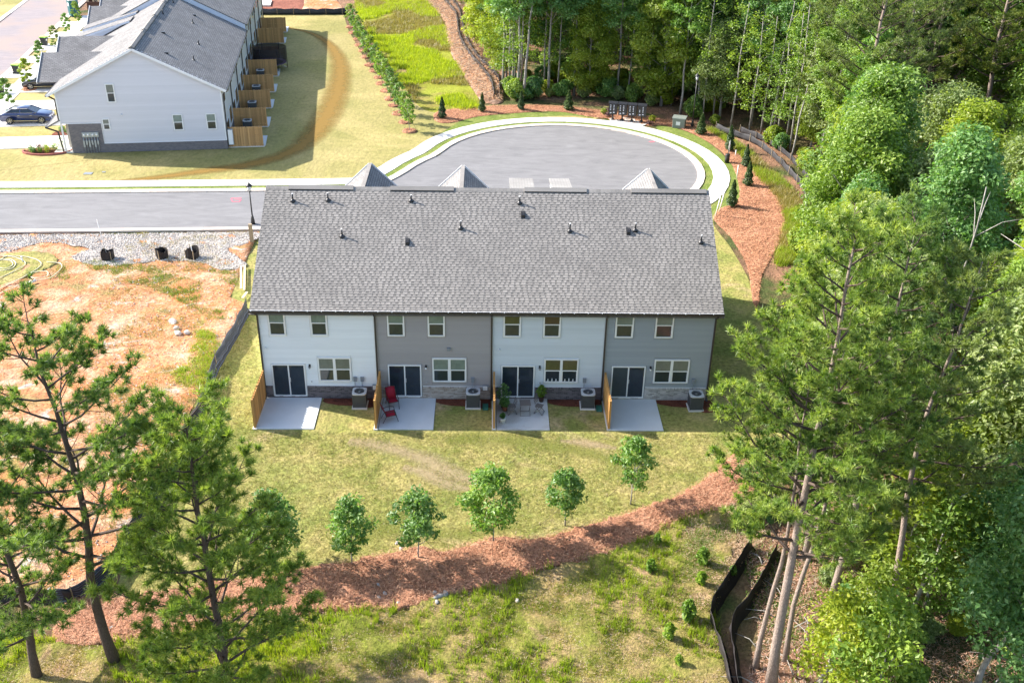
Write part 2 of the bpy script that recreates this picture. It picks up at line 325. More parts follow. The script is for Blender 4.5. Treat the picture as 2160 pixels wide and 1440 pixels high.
M['bark_pine'] = bark('bark_pine', (.18,.135,.11), (.36,.29,.245)); M['bark_dark'] = bark('bark_dark', (.07,.05,.04), (.14,.105,.085)); M['bark_grey'] = bark('bark_grey', (.22,.20,.175), (.36,.34,.30), 6)
M['paint_navy'] = None
def carpaint(name, c):
    t = NT(name); t.fin(c, .28, .3, .6); t.b.inputs['Coat Weight'].default_value = 1; t.b.inputs['Coat Roughness'].default_value = .05; return t.m
M['paint_navy'] = carpaint('car_paint_navy', (.012,.028,.11)); M['paint_black'] = carpaint('car_paint_black', (.02,.022,.03))
M['car_glass'] = glass('car_glass', (.02,.03,.045), .03); M['tyre'] = simple('rubber', (.02,.02,.02), .85); M['chrome'] = simple('chrome', (.7,.7,.72), .15, 1, var=.02); M['rim'] = simple('alloy', (.45,.45,.47), .3, .9, var=.05)
M['tail'] = simple('red_lens', (.45,.015,.03), .2, spec=.6); M['lens'] = simple('clear_lens', (.65,.68,.7), .15, spec=.6)
M['ac_body'] = simple('ac_grey', (.085,.09,.095), .5, .2); M['ac_top'] = simple('ac_top', (.46,.47,.47), .45, .1); M['ac_fan'] = simple('ac_fan', (.12,.18,.26), .4, .3)
M['grey_box'] = simple('grey_plastic', (.22,.24,.26), .5); M['white_plastic'] = simple('white_plastic', (.75,.75,.74), .4, var=.03); M['green_plastic'] = simple('green_plastic', (.03,.13,.09), .5)
M['red_fabric'] = simple('red_sling_fabric', (.32,.012,.03), .7, var=.15, scale=20); M['taupe_metal'] = simple('brown_grey_metal', (.17,.145,.13), .5, .2); M['red_paint'] = simple('red_marking', (.75,.12,.18), .9)
M['bin'] = simple('bin_black', (.025,.03,.03), .5); M['bin_lid'] = simple('bin_lid_lime', (.38,.72,.10), .45, var=.05); M['teal'] = simple('toilet_teal', (.012,.10,.11), .5, var=.1); M['terracotta'] = simple('terracotta', (.25,.10,.06), .8)
M['pot_dark'] = simple('pot_dark', (.06,.035,.03), .7); M['transformer'] = simple('transformer_green', (.19,.21,.18), .5, var=.08); M['pvc'] = simple('pvc_white', (.72,.70,.66), .5, var=.05); M['hose'] = simple('hose_cream', (.66,.60,.42), .6, var=.08)
M['purple'] = simple('purple_pad', (.22,.10,.33), .6); M['net'] = simple('net_dark', (.03,.028,.03), .8); M['flower_red'] = simple('flower_red', (.6,.03,.03), .6); M['stone_edge'] = simple('edging_red', (.33,.11,.09), .8, bump=.3)
M['meter'] = simple('meter_grey', (.36,.39,.40), .45, .3); M['door_tan'] = simple('door_tan', (.52,.49,.46), .5); M['brick_red_raw'] = simple('raw_brick_red', (.40,.10,.06), .9)
M['glow_red'] = simple('mail_sticker', (.62,.62,.66), .4)
M['step_wood'] = simple('parapet_white', (.62,.66,.74), .6, var=.05)

# ================================================================ THE SETTING
HA = R(7.2); HO = (-24.3, 39.72)
def H(x, y): return (HO[0]+x*math.cos(HA)-y*math.sin(HA), HO[1]+x*math.sin(HA)+y*math.cos(HA))
def spline(P, n=6, closed=True):
    out = []; k = len(P)
    for i in range(k if closed else k-1):
        p = [P[(i+j) % k] if closed else P[min(max(i+j,0),k-1)] for j in (-1,0,1,2)]
        for s in range(n):
            t = s/n; out.append(tuple(.5*((2*p[1][a])+(-p[0][a]+p[2][a])*t+(2*p[0][a]-5*p[1][a]+4*p[2][a]-p[3][a])*t*t+(-p[0][a]+3*p[1][a]-3*p[2][a]+p[3][a])*t**3) for a in range(2)))
    if not closed: out.append(tuple(P[-1][:2]))
    return out
rs = random.Random(5)
ZONES = {}
def zone(name, mat, P, z, relief=0, cell=.6, smooth=True, jit=0, n=6, kind='structure', parent=None, seed=0):
    """a sheet of ground; relief > 0 gives it real bumps that die out at its border"""
    P = spline(P, n) if smooth else P
    if jit: P = [(x+rs.uniform(-jit,jit), y+rs.uniform(-jit,jit)) for x, y in P]
    ZONES.setdefault(name, []).append(P)
    from mathutils.geometry import delaunay_2d_cdt
    cv, _, cf, _, _, _ = delaunay_2d_cdt([Vector(q[:2]) for q in P], [], [list(range(len(P)))], 1, 1e-4)
    bm = bmesh.new(); vs = [bm.verts.new((v.x,v.y,z)) for v in cv]
    for t in cf:
        f = bm.faces.new([vs[i] for i in t]); f.normal_update()
        if f.normal.z < 0: f.normal_flip()
    if relief:
        from mathutils import noise as mn
        xs = [p[0] for p in P]; ys = [p[1] for p in P]
        for ax, lo, hi in ((0,min(xs),max(xs)),(1,min(ys),max(ys))):
            t = math.ceil(lo/cell)*cell
            while t < hi:
                co = (t,0,0) if ax == 0 else (0,t,0); no = (1,0,0) if ax == 0 else (0,1,0)
                bmesh.ops.bisect_plane(bm, geom=bm.verts[:]+bm.edges[:]+bm.faces[:], plane_co=co, plane_no=no); t += cell
        bmesh.ops.triangulate(bm, faces=bm.faces[:])
        bd = {v for e in bm.edges if e.is_boundary for v in e.verts}
        for v in bm.verts:
            if v in bd: continue
            q = Vector((v.co.x*.9+seed, v.co.y*.9, seed)); v.co.z += relief*max(.12, .55+.9*mn.noise(q)+.45*mn.noise(q*2.7))
    for f in bm.faces: f.smooth = bool(relief)
    bm.normal_update()
    me = bpy.data.meshes.new(name); bm.to_mesh(me); bm.free(); me.materials.append(mat)
    return tag(put(bpy.data.objects.new(name, me), parent), kind=kind if parent is None else None)
def inside(p, poly):
    x, y = p; c = False; j = len(poly)-1
    for i in range(len(poly)):
        xi, yi = poly[i]; xj, yj = poly[j]
        if (yi > y) != (yj > y) and x < (xj-xi)*(y-yi)/(yj-yi)+xi: c = not c
        j = i
    return c
def scatter(poly, n, rng):
    xs = [p[0] for p in poly]; ys = [p[1] for p in poly]; x0, x1, y0, y1 = min(xs), max(xs), min(ys), max(ys); pa = np.array(poly); out = []
    while len(out) < n:
        c = np.c_[rng.uniform(x0,x1,4000), rng.uniform(y0,y1,4000)]
        ins = np.zeros(len(c), bool); j = len(pa)-1
        for i in range(len(pa)):
            xi, yi = pa[i]; xj, yj = pa[j]
            with np.errstate(divide='ignore', invalid='ignore'):
                hit = ((yi > c[:,1]) != (yj > c[:,1])) & (c[:,0] < (xj-xi)*(c[:,1]-yi)/(yj-yi)+xi)
            ins ^= hit; j = i
        out += [tuple(q) for q in c[ins]]
    return np.array(out[:n])
zone('ground', M['forest'], [(-600,-400),(900,-400),(900,900),(-600,900)], -.03, smooth=False)
# forest floor near the camera has real bumps
# upper lawn behind the left houses, and everything round the cul-de-sac
zone('lawn', M['lawn_far'], [(-75,31.2),(-40,31.2),(-20,31.2),(0,32),(14,40),(26,56),(14,56),(8,55),(-1,68),(-6,88),H(23.5,56.2),H(-9,56.2),H(-9,9),H(-40,9)], -.012, smooth=False)
zone('green_verge', M['green_strip'], [(4.59,32.51),(6.76,40.89),(10.04,46.44),(15.30,51.10),(20.07,52.55),(22.37,51.85),(22.05,53.59),(19.23,54.45),(15.37,53.80),(11.10,52.34),(8.84,49.32),(6.61,43.80),(4.98,39.18),(3.76,34.04)], -.003)
zone('green_verge', M['green_strip'], [(28.55,49.49),(30.36,48.66),(32.15,45.84),(33.16,41.80),(33.52,37.65),(32.92,32.46),(31.88,28.25),(30.31,25.30),(29.76,25.29),(29.75,28.19),(31.53,32.42),(32.47,38.23),(31.90,42.01),(30.39,46.05),(28.52,48.00)], -.003)
zone('side_lawn', M['lawn'], [(24.2,2),(24.2,22),(30.5,30),(29.39,25.28),(29.77,20.83),(29.94,16.02),(29.79,11.72),(29.5,8),(28.5,-4),(25,-6)], -.009)
W = [(-9.96,131.52),(0.02,132.40),(3.21,108.94),(5.93,93.28),(7.41,77.78),(9.10,67.03),(10.93,58.67),(11.07,54.76),(9.89,54.06),(7.31,52.98),(5.07,55.00),(2.81,62.84),(-1.10,77.30),(-6.57,101.55)]
zone('wild_grass', M['wild'], W, .004)
WILD2 = [(33.14,48.77),(34.47,46.20),(35.99,40.85),(36.93,34.25),(37.40,29.93),(36.28,24.98),(34.24,19.26),(32.47,17.62),(34.06,22.66),(35.22,25.43),(35.59,30.40),(35.29,35.92),(34.96,42.12),(34.02,46.19)]
zone('wild_grass', M['wild'], WILD2, .004, .08)
BERM = [(2.43,124.01),(5.82,124.30),(9.03,96.43),(10.20,82.79),(12.00,69.21),(13.35,63.34),(13.50,56.88),(11.54,56.79),(10.40,61.34),(8.45,71.13),(6.99,81.36),(6.24,93.31),(2.96,107.19),(0.55,123.86)]
zone('brush_berm', M['berm'], BERM, .008, .22, .6)
MUL1 = [(6.70,51.06),(7.06,53.45),(10.59,55.07),(15.43,55.95),(20.27,55.65),(23.19,54.61),(25.89,53.75),(28.56,52.26),(31.12,50.50),(33.06,48.32),(34.19,44.79),(34.77,40.81),(35.43,36.52),(35.85,31.46),(35.43,26.38),(33.27,20.91),(31.03,16.05),(29.79,11.72),(29.47,11.71),(30.28,17.57),(30.12,22.57),(29.54,26.04),(30.51,28.21),(32.20,29.78),(33.08,33.57),(33.52,38.26),(33.27,42.33),(32.15,45.84),(30.41,48.96),(28.78,49.80),(27.94,49.46),(26.62,50.02),(24.19,51.15),(23.78,51.75),(21.94,52.31),(19.19,53.79),(15.36,53.31),(11.10,51.87),(8.82,49.92),(7.46,49.57)]
zone('mulch_bed', M['straw_mulch'], MUL1, .006, .07, .5, jit=.04)
# rear lawn
REAR = [(-2.93,10.18),(-2.61,11.17),(0,0),(24.3,0),(28.5,0),(27.38,1.14),(26.26,-2.69),(24.85,-5.28),(23.46,-6.70),(21.50,-8.61),(18.82,-10.06),(16.74,-11.00),(14.53,-11.93),(12.39,-11.94),(10.50,-12.74),(9.98,-12.77),(9.03,-12.59),(7.40,-13.06),(6.30,-13.47),(5.00,-13.71),(2.66,-14.28),(0.55,-14.73),(-1.68,-15.30),(-3.36,-15.59),(-3.51,-14.15),(-3.54,-11.67),(-3.65,-7.45),(-3.65,-2.05),(-3.41,2.85),(-3.16,7.36)]
zone('rear_lawn', M['lawn'], REAR, -.006, smooth=False)
MULCH = [(24.92,-4.95),(25.92,-5.27),(26.41,-7.27),(24.67,-8.78),(22.60,-10.04),(21.18,-10.57),(18.56,-12.24),(16.98,-13.19),(15.28,-13.66),(13.81,-14.41),(12.39,-15.00),(10.79,-15.43),(9.63,-15.85),(8.87,-16.27),(7.71,-16.40),(6.16,-16.40),(4.65,-16.67),(3.16,-16.94),(1.00,-17.47),(-1.11,-17.98),(-2.71,-18.23),(-4.74,-18.23),(-5.20,-16.41),(-4.53,-15.59),(-3.34,-15.64),(-1.50,-15.25),(0.54,-14.67),(2.65,-14.23),(4.99,-13.62),(6.29,-13.37),(7.39,-12.97),(9.02,-12.49),(9.98,-12.71),(10.50,-12.65),(12.39,-11.81),(14.53,-11.83),(16.75,-10.89),(18.83,-9.96),(21.52,-8.50),(23.49,-6.58)]
zone('mulch_bank', M['straw_mulch'], MULCH, .03, .24, .35, jit=.04, n=4, seed=3)
MEADOW = [(-10.85,-17.72),(-4.83,-17.98),(-1.15,-17.85),(3.14,-16.81),(6.14,-16.27),(8.86,-16.18),(9.62,-15.74),(12.39,-14.88),(15.29,-13.51),(18.58,-12.08),(21.21,-10.40),(23.34,-9.69),(23.69,-11.24),(22.73,-13.79),(21.51,-16.39),(21.50,-17.98),(21.61,-21.10),(21.52,-24.60),(11.73,-25.49),(-0.87,-25.43),(-8.66,-25.39)]
zone('meadow', M['meadow'], MEADOW, .0, .20, .45, jit=.05, n=4, seed=9)
# left building lot
LOT = [(-31.96,21.38),(-23.23,21.50),(-14.19,21.97),(-4.82,22.45),(-4.6,12),(-3.37,11.16),(-3.29,7.97),(-3.53,3.38),(-3.77,-1.59),(-3.76,-7.07),(-3.65,-11.67),(-3.76,-14.30),(-4.93,-15.53),(-8.00,-15.65),(-11.87,-15.65),(-22.75,-7.18)]
zone('bare_lot', M['clay'], LOT, .0, .16, .6, smooth=False, seed=20)
GRAVEL = [(-29.92,21.34),(-23.19,21.41),(-14.16,21.88),(-4.97,22.36),(-4.72,21.07),(-5.53,20.04),(-6.35,19.20),(-4.54,16.87),(-5.95,15.92),(-7.84,17.11),(-10.77,17.12),(-12.26,16.71),(-14.77,16.50),(-16.83,17.78),(-15.98,19.16),(-17.53,19.78),(-19.66,20.14),(-20.90,19.05),(-21.98,18.46),(-25.22,18.39)]
zone('gravel_strip', M['gravel_bed'], GRAVEL, .10, .05, .6, jit=.08, seed=30)
zone('grass_patch', M['lawn'], [(-24.87,17.61),(-21.82,18.07),(-20.10,18.66),(-18.26,18.14),(-17.38,16.60),(-18.57,14.71),(-19.85,13.26),(-22.43,12.18)], .115, .08, .6, jit=.08)
# building site beyond the far silt fence
zone('building_site', M['site_soil'], [H(9.8,57),H(17.6,57),H(18.0,62),H(17.2,90),H(9,90)], .0, .12, 1.0, smooth=False)
zone('bare_ground', M['clay'], [H(17.6,57),H(24,56.4),H(22.5,66),H(21,90),H(17.2,90),H(18,62)], .0, .1, 1.0, smooth=False)
# swale worn through the upper lawn: a brown band of its own
def band(name, mat, path, half, z, kind='structure', n=6):
    Q = spline(path, n, False); L_ = []; Rr = []
    hs = half if isinstance(half, (list,tuple)) else [half]*len(path)
    for i, p in enumerate(Q):
        a = Q[max(i-1,0)]; b = Q[min(i+1,len(Q)-1)]; d = Vector((b[0]-a[0], b[1]-a[1])).normalized(); f = i/(len(Q)-1)*(len(hs)-1); h = hs[int(f)]*(1-f % 1)+hs[min(int(f)+1,len(hs)-1)]*(f % 1)
        L_.append((p[0]-d.y*h, p[1]+d.x*h)); Rr.append((p[0]+d.y*h, p[1]-d.x*h))
    V = [(x,y,z) for x, y in L_]+[(x,y,z) for x, y in Rr]; k = len(L_)
    me = bpy.data.meshes.new(name); me.from_pydata(V, [], [(i+1,i,k+i,k+i+1) for i in range(k-1)])
    uv = me.uv_layers.new(name='UVMap'); run = [0]
    for i in range(1,k): run.append(run[-1]+math.dist(Q[i],Q[i-1]))
    for l in me.loops: vi = l.vertex_index; uv.data[l.index].uv = (run[vi % k], 0 if vi < k else 1)
    me.materials.append(mat); return tag(put(bpy.data.objects.new(name, me)), kind=kind)
def swale_mat(name='worn_grass', c1=(.19,.115,.03), c2=(.30,.185,.05), top=.85):
    t = NT(name); uv = t.coord('UV'); sx = t.new('ShaderNodeSeparateXYZ'); t.L(uv, sx.inputs[0]); co = t.coord()
    v = t.math('ABSOLUTE', t.math('SUBTRACT', sx.outputs[1], .5)); n = t.noise(co, 1.1, 8, .75)
    a = t.math('SUBTRACT', 1.15, t.math('MULTIPLY', v, 2.3)); a = t.math('MULTIPLY', a, t.math('ADD', n, .35)); al = t.gray(a, .25, .85)
    al = t.math('MULTIPLY', al, top)
    f = t.noise(co, 9, 5, .7); t.fin(t.mix(f, c1, c2), .95, 0, .1); t.L(al, t.b.inputs['Alpha']); t.bump(f, .5, .05); return t.m
M['swale'] = swale_mat(); M['tan_patch'] = swale_mat('dry_patch', (.30,.22,.12), (.46,.36,.23), .6); M['lush_patch'] = swale_mat('lush_patch', (.13,.15,.03), (.24,.25,.06), .5)
band('worn_swale', M['swale'], [(-21.73,31.73),(-16.50,33.42),(-12.31,35.37),(-8.70,37.14),(-5.62,40.47),(-4.27,45.48),(-3.78,52.20),(-3.95,60.68),(-4.88,70.44),(-7.04,79.33),(-10.36,86.19),(-14.63,89.98)], [.5,.9,1.3,1.6,1.8,2.2,2.4,2.2,1.9,1.4,.9,.3], .000)
# ---- roads
NP = [(-90,29.55),(-60,29.65),(-26.5,29.75),(-6.4,30.85),(-1,31.2)]+spline([(1.11,31.33),(3.12,32.46),(4.79,34.98),(6.07,37.74),(7.72,40.28)],5,False)[1:-1]
CX, CY, CR = 18.85, 37.75, 11.35
a0 = math.atan2((7.72,40.28)[1]-CY, (7.72,40.28)[0]-CX); a1 = R(-52)
NP += [(CX+CR*math.cos(a0+(a1-a0)*i/44), CY+CR*math.sin(a0+(a1-a0)*i/44)) for i in range(45)]
SY = lambda x: 22.9+.052*(x+14)
tail = [(26.5,27.2),(27.3,SY(27)+.4)]
zone('road', M['asphalt'], NP+tail+[(27.3,SY(27)),(-20,SY(-20)),(-90,SY(-90))], .004, smooth=False)
def offset(P, d):
    out = []
    for i, p in enumerate(P):
        a = P[max(i-1,0)]; b = P[min(i+1,len(P)-1)]; v = Vector((b[0]-a[0], b[1]-a[1])).normalized(); out.append((p[0]-v.y*d, p[1]+v.x*d))
    return out
def resample(P, step):
    out = [P[0]]; acc = 0; prev = P[0]
    for q in P[1:]:
        q = tuple(q); L_ = math.dist(prev, q)
        while acc+L_ >= step:
            t = (step-acc)/L_; prev = (prev[0]+(q[0]-prev[0])*t, prev[1]+(q[1]-prev[1])*t); out.append(prev); L_ = math.dist(prev, q); acc = 0
        acc += L_; prev = q
    return out
def slabs(bed, piece, path, d0, d1, z, th, step, mat, gap=.012, bmat=None, xr=(-52,60)):
    """a strip of single slabs beside a path; each slab is an object of its own under the bed"""
    Q = resample(path, step); A = offset(Q, d0); B = offset(Q, d1); mid = offset(Q, (d0+d1)/2)
    bp = A+B[::-1]; o = zone(bed, bmat or M['mortar_grey'], bp, z-th*.4, smooth=False)
    for i in range(len(Q)-1):
        if not xr[0] < Q[i][0] < xr[1]: continue
        c = ((mid[i][0]+mid[i+1][0])/2, (mid[i][1]+mid[i+1][1])/2); g = gap/step
        L2 = lambda p, q, t: (p[0]+(q[0]-p[0])*t-c[0], p[1]+(q[1]-p[1])*t-c[1])
        mb = MB(); mb.prism([L2(A[i],A[i+1],g), L2(A[i],A[i+1],1-g), L2(B[i],B[i+1],1-g), L2(B[i],B[i+1],g)], -th, 0)
        s = mb.build(piece, mat, o); s.location = (c[0], c[1], z+rs.uniform(-.003,.003))
    return o
NPv = [p for p in NP if p[0] > -62]
slabs('curb', 'curb_section', NPv, 0, .62, .09, .12, 1.5, M['curb'])
zone('grass_strip', M['green_strip'], offset(NPv,.62)+offset(NPv,1.32)[::-1], .012, smooth=False)
slabs('sidewalk', 'sidewalk_slab', NPv, 1.32, 2.72, .05, .10, 1.5, M['concrete'])
SP = [(x, SY(x)) for x in (24,0,-20,-45,-62)]
slabs('curb', 'curb_section', SP, 0, .45, .13, .14, 3.0, M['curb'])
# concrete pad for the mailboxes
PAD = [(23.98,51.45),(24.60,52.42),(27.05,51.57),(27.05,50.80),(27.70,50.06),(26.83,49.12),(24.53,49.93)]
pd = MB(); pc = (sum(p[0] for p in PAD)/7, sum(p[1] for p in PAD)/7); pd.prism([(p[0]-pc[0],p[1]-pc[1]) for p in PAD], -.05, .052)
o = pd.build('mailbox_pad', M['concrete']); o.location = (*pc, 0); tag(o, kind='structure')
# ---- street on the left, in the frame of the left houses
zone('side_street', M['asphalt_warm'], [H(-20.6,-6),H(-20.6,110),H(-13.1,110),H(-13.1,-6)], .008, smooth=False)
zone('frontage', M['lawn_far'], [H(-12.5,-6),H(-12.5,57),H(2,57),H(2,-2)], .000, smooth=False)
zone('far_verge', M['lawn_far'], [H(-32,-6),H(-32,110),H(-21,110),H(-21,-6)], .000, smooth=False)
slabs('curb', 'curb_section', [H(-13.1,y) for y in (0,20,40,60,80)], -.62, 0, .10, .12, 3.0, M['curb'])
slabs('curb', 'curb_section', [H(-20.6,y) for y in (20,40,60,80)], 0, .6, .10, .12, 3.0, M['curb'])
slabs('sidewalk', 'sidewalk_slab', [H(-9.5,y) for y in (0,20,40,57)], 0, 1.45, .05, .08, 1.5, M['concrete'])
slabs('sidewalk', 'sidewalk_slab', [H(-24.4,y) for y in (20,40,60,80)], 0, 1.6, .05, .08, 1.5, M['concrete'])
DRV = [(1.6,4.9),(8.1,11.0),(13.3,16.6),(19.7,23.0),(25.6,28.9),(31.8,35.0),(37.7,41.0),(44.0,47.2),(50.0,53.2)]
for i, (a, b) in enumerate(DRV):
    for (x0, x1) in ((-12.45,-10.98),(-9.47,-5.0),(-4.97,-.3)):
        mb = MB(); mb.box((x0,a,-.05),(x1,b,.054 if x0 > -9.6 else .06)); o = mb.build('driveway_slab', M['concrete']); o.location = (*HO,0); o.rotation_euler = (0,0,HA); tag(o, kind='structure')
# driveways of the front row (behind the main house)
for x in (1.6, 8.6, 13.2, 19.6):
    mb = MB(); mb.box((x,13.6,-.05),(x+3.2,SY(x)-.45,.05)); tag(mb.build('driveway_slab', M['concrete']), kind='structure')
zone('front_lawn', M['lawn'], [(-4.8,-1),(-4.8,SY(-4.8)-.5),(28,SY(28)-.5),(28,-1)], -.016, smooth=False)
# ---- mulch under the walls, patios
for i, (x, w_) in enumerate(((3.15,2.95),(9.3,3.0),(15.4,2.95),(21.4,3.1))):
    P = [(x,-.1),(x+w_,-.1),(x+w_,-1.25 if i == 3 else -.95),(x+w_*.8,-1.05-.35*(i == 3)),(x+w_*.55,-.85),(x+w_*.3,-.80),(x+w_*.1,-.62),(x,-.45)]
    zone('mulch_bed', M['dark_mulch'], P, .012, .05, .25, smooth=False, jit=.02, seed=i)

# ================================================================ MAIN TOWNHOUSE ROW
XU = [0, 6.154, 12.312, 18.362, 24.201]
EZ, RZ, RY = 5.515, 9.62, 6.62; SLP = (RZ-EZ)/RY; DEP = 13.2
house = thing('townhouse_row', 'two-storey townhouse row in four colours of siding under one wide grey shingle roof', 'house')
SID = ['sid_white','sid_taupe','sid_pale','sid_blue']
BR = [('brick_dark','mortar_dark'),('brick_light','mortar_light'),('brick_dark','mortar_dark'),('brick_grey','mortar_grey')]
LAB = ['white siding wall','taupe siding wall','pale blue siding wall','blue-grey siding wall']
WIN = [[(.55,.90),(2.75,.90)],[(6.79,.91),(8.92,.91)],[(12.92,.93),(15.03,.93)],[(18.86,.97),(20.98,.97)]]
DBL = [(2.97,1.78),(9.12,1.84),(15.16,1.86),(21.13,1.92)]; DOOR = [(.47,1.80),(6.72,1.80),(12.84,1.82),(18.84,1.84)]
def window(parent, x, z, w_, h, y, top, bot, lab=None, dbl=False, face=-1, stuff=None):
    """white vinyl double-hung window standing proud of a wall that faces -y; built in wall coordinates"""
    fr = MB(); t = .075
    fr.box((x,y-.055,z),(x+t,y+.02,z+h)); fr.box((x+w_-t,y-.055,z),(x+w_,y+.02,z+h)); fr.box((x+t,y-.055,z+h-t),(x+w_-t,y+.02,z+h)); fr.box((x+t,y-.065,z),(x+w_-t,y+.02,z+t*.9))
    if dbl: fr.box((x+w_/2-.07,y-.055,z+t*.9),(x+w_/2+.07,y+.02,z+h-t))
    f = fr.build('window', M['vinyl'], parent); 
    if lab: f['label'] = lab
    cells = [(x+t, x+w_/2-.07),(x+w_/2+.07, x+w_-t)] if dbl else [(x+t, x+w_-t)]
    for a, b in cells:
        zm = z+h/2
        m = MB(); m.box((a,y-.045,zm-.025),(b,y-.012,zm+.03)); m.build('meeting_rail', M['vinyl'], f)
        s = .022
        m = MB(); m.box((a,y-.028,zm+.03),(b,y-.018,z+h-t)); m.build('pane', M[top], f)
        m = MB(); m.box((a,y-.014,z+t*.9),(b,y-.006,zm-.025)); m.build('pane', M[bot], f)
        for (p, q, r_, u_) in ((a,a+s,z+t*.9,zm-.025),(b-s,b,z+t*.9,zm-.025)):
            m = MB(); m.box((p,y-.024,r_),(q,y-.0145,u_)); m.build('sash', M['vinyl'], f)
        if stuff:
            m = MB()
            for k in range(3):
                cx = a+(b-a)*(.2+.28*k); m.lathe([(.03,0),(.035,.05),(.02,.12),(.022,.16+.03*(k % 2))], (cx,y-.05,z+t*.9+.005), 8)
            m.build('candle', M['white_plastic'], f)
    return f
siding_pitch = .176
for u in range(4):
    x0, x1 = XU[u], XU[u+1]
    wl = MB(); wl.box((x0+.004,0,0),(x1-.004,.12,EZ)); wall = wl.build('wall', M[SID[u]], house); wall['label'] = LAB[u]
    ops = [(a-.03, a+w_+.03, 3.87, 5.42) for a, w_ in WIN[u]]+[(DBL[u][0]-.03, DBL[u][0]+DBL[u][1]+.03, 1.05, 2.60),(DOOR[u][0]-.03, DOOR[u][0]+DOOR[u][1]+.03, 0, 2.17)]
    z = .775; sides = (x0+.10, x1-.10)
    while z < EZ-.04:
        zt = min(z+siding_pitch, EZ-.01); cuts = [(a,b) for a, b, c_, d in ops if c_ < zt-.02 and d > z+.02]; segs = []; cur = sides[0]
        for a, b in sorted(cuts):
            if a > cur: segs.append((cur,a))
            cur = max(cur,b)
        if cur < sides[1]: segs.append((cur,sides[1]))
        for a, b in segs:
            if b-a < .05: continue
            m = MB(); m.extr([(-.052,z-.012),(-.006,zt),(-.002,zt),(-.002,z-.010)], 'x', a, b); m.build('siding_board', M[SID[u]], wall)
        z += siding_pitch
    for xx in (x0+.004, x1-.10):
        m = MB(); m.box((xx,-.058,.78),(xx+.094,-.003,EZ-.01)); m.build('corner_board', M[SID[u]], wall)
    # brick water table: bed and single bricks (joined: each is about 2 by 8 pixels)
    bm_, mm = BR[u]; m = MB(); m.box((x0+.006,-.085,0),(DOOR[u][0]-.04,-.002,.70)); m.box((DOOR[u][0]+DOOR[u][1]+.04,-.085,0),(x1-.006,-.002,.70)); m.box((DOOR[u][0]-.04,-.085,0),(DOOR[u][0]+DOOR[u][1]+.04,-.002,.11))
    bed = m.build('brick_base', M[mm], house); bb = MB(); rr = random.Random(u)
    for row in range(10):
        zz = .008+row*.071; off = .11*(row % 2); xx = x0+.008
        xx -= off
        while xx < x1-.02:
            a, b = max(xx,x0+.008), min(xx+.205,x1-.008); xx += .215
            if b-a < .03: continue
            da, db = DOOR[u][0]-.04, DOOR[u][0]+DOOR[u][1]+.04
            if zz > .08:
                if a < db and b > da:
                    if a < da-.03: b = da
                    elif b > db+.03: a = db
                    else: continue
            yy = -.096-rr.uniform(0,.006); bb.box((a,yy,zz),(b,-.086,zz+.060))
    tag(bb.build('brickwork', M[bm_], bed), kind='stuff')
    cp = MB(); n = 0; xx = x0+.01
    while xx < x1-.05:
        if not (DOOR[u][0]-.10 < xx < DOOR[u][0]+DOOR[u][1]+.02): cp.box((xx,-.125,.705),(xx+.062,-.004,.770))
        xx += .072
    tag(cp.build('brick_sill_course', M[bm_], bed), kind='stuff')
    m = MB(); m.box((DOOR[u][0]+DOOR[u][1]+.06,-.05,.772),(x1-.11,-.036,.80)); m.build('starter_trim', M['vinyl'], wall)
    # windows
    TP = [('pane_blind','pane_dark'),('pane_blind','pane_dark'),('pane_reflect_olive','pane_dark'),('pane_blind','pane_dark')][u]
    for k, (a, w_) in enumerate(WIN[u]):
        tp = 'pane_reflect_brown' if (u == 2 and k == 1) else TP[0]
        window(house, a, 3.90, w_, 1.49, -.03, tp, TP[1], 'upper window, %s pair of the %s' % (('left','right')[k], LAB[u]))
    window(house, DBL[u][0], 1.08, DBL[u][1], 1.48, -.03, ('pane_tan','pane_blind','pane_reflect_olive','pane_tan')[u], ('pane_dark','pane_dark','pane_navy','pane_dark')[u], 'double ground-floor window in the '+LAB[u], True, stuff=(u == 2))
    # sliding patio door
    dx, dw = DOOR[u]; m = MB(); t = .07; zb, zt = .13, 2.13
    m.box((dx,-.10,zb-.015),(dx+dw,.01,zb+.06)); m.box((dx,-.08,zb+.06),(dx+t,.01,zt)); m.box((dx+dw-t,-.08,zb+.06),(dx+dw,.01,zt)); m.box((dx+t,-.08,zt-t),(dx+dw-t,.01,zt))
    d = m.build('sliding_door', M['vinyl'], house); d['label'] = 'white sliding glass door in the '+LAB[u]
    mid = dx+dw/2
    m = MB(); m.box((mid-.035,-.065,zb+.06),(mid+.035,-.02,zt-t)); m.build('stile', M['vinyl'], d)
    m = MB(); m.box((dx+t,-.035,zb+.06),(mid-.035,-.025,zt-t)); m.build('pane', M['pane_navy' if u < 3 else 'screen'], d)
    m = MB(); m.box((mid+.035,-.050,zb+.06),(dx+dw-t,-.040,zt-t)); m.build('pane', M['pane_navy' if u != 0 else 'pane_navy'], d)
    m = MB(); m.box((mid+.05,-.062,zb+.9),(mid+.07,-.051,zb+1.15)); m.build('handle', M['vinyl'], d)
    # wall lantern
    lx = dx+dw+.26; m = MB(); m.box((lx-.05,-.06,1.95),(lx+.05,-.035,2.12)); m.bar((lx,-.06,2.08),(lx,-.13,2.10),.02,.02); l = m.build('wall_lantern', M['black'], house)
    m = MB(); m.lathe([(.025,.19),(.055,.17),(.07,.14),(.06,.135)], (lx,-.14,1.9), 8); m.build('lantern_cap', M['black'], l)
    m = MB(); m.lathe([(.03,0),(.055,.03),(.06,.13)], (lx,-.14,1.9), 8); m.build('lantern_glass', M['lens'] if u in (1,3) else M['grey_box'], l)
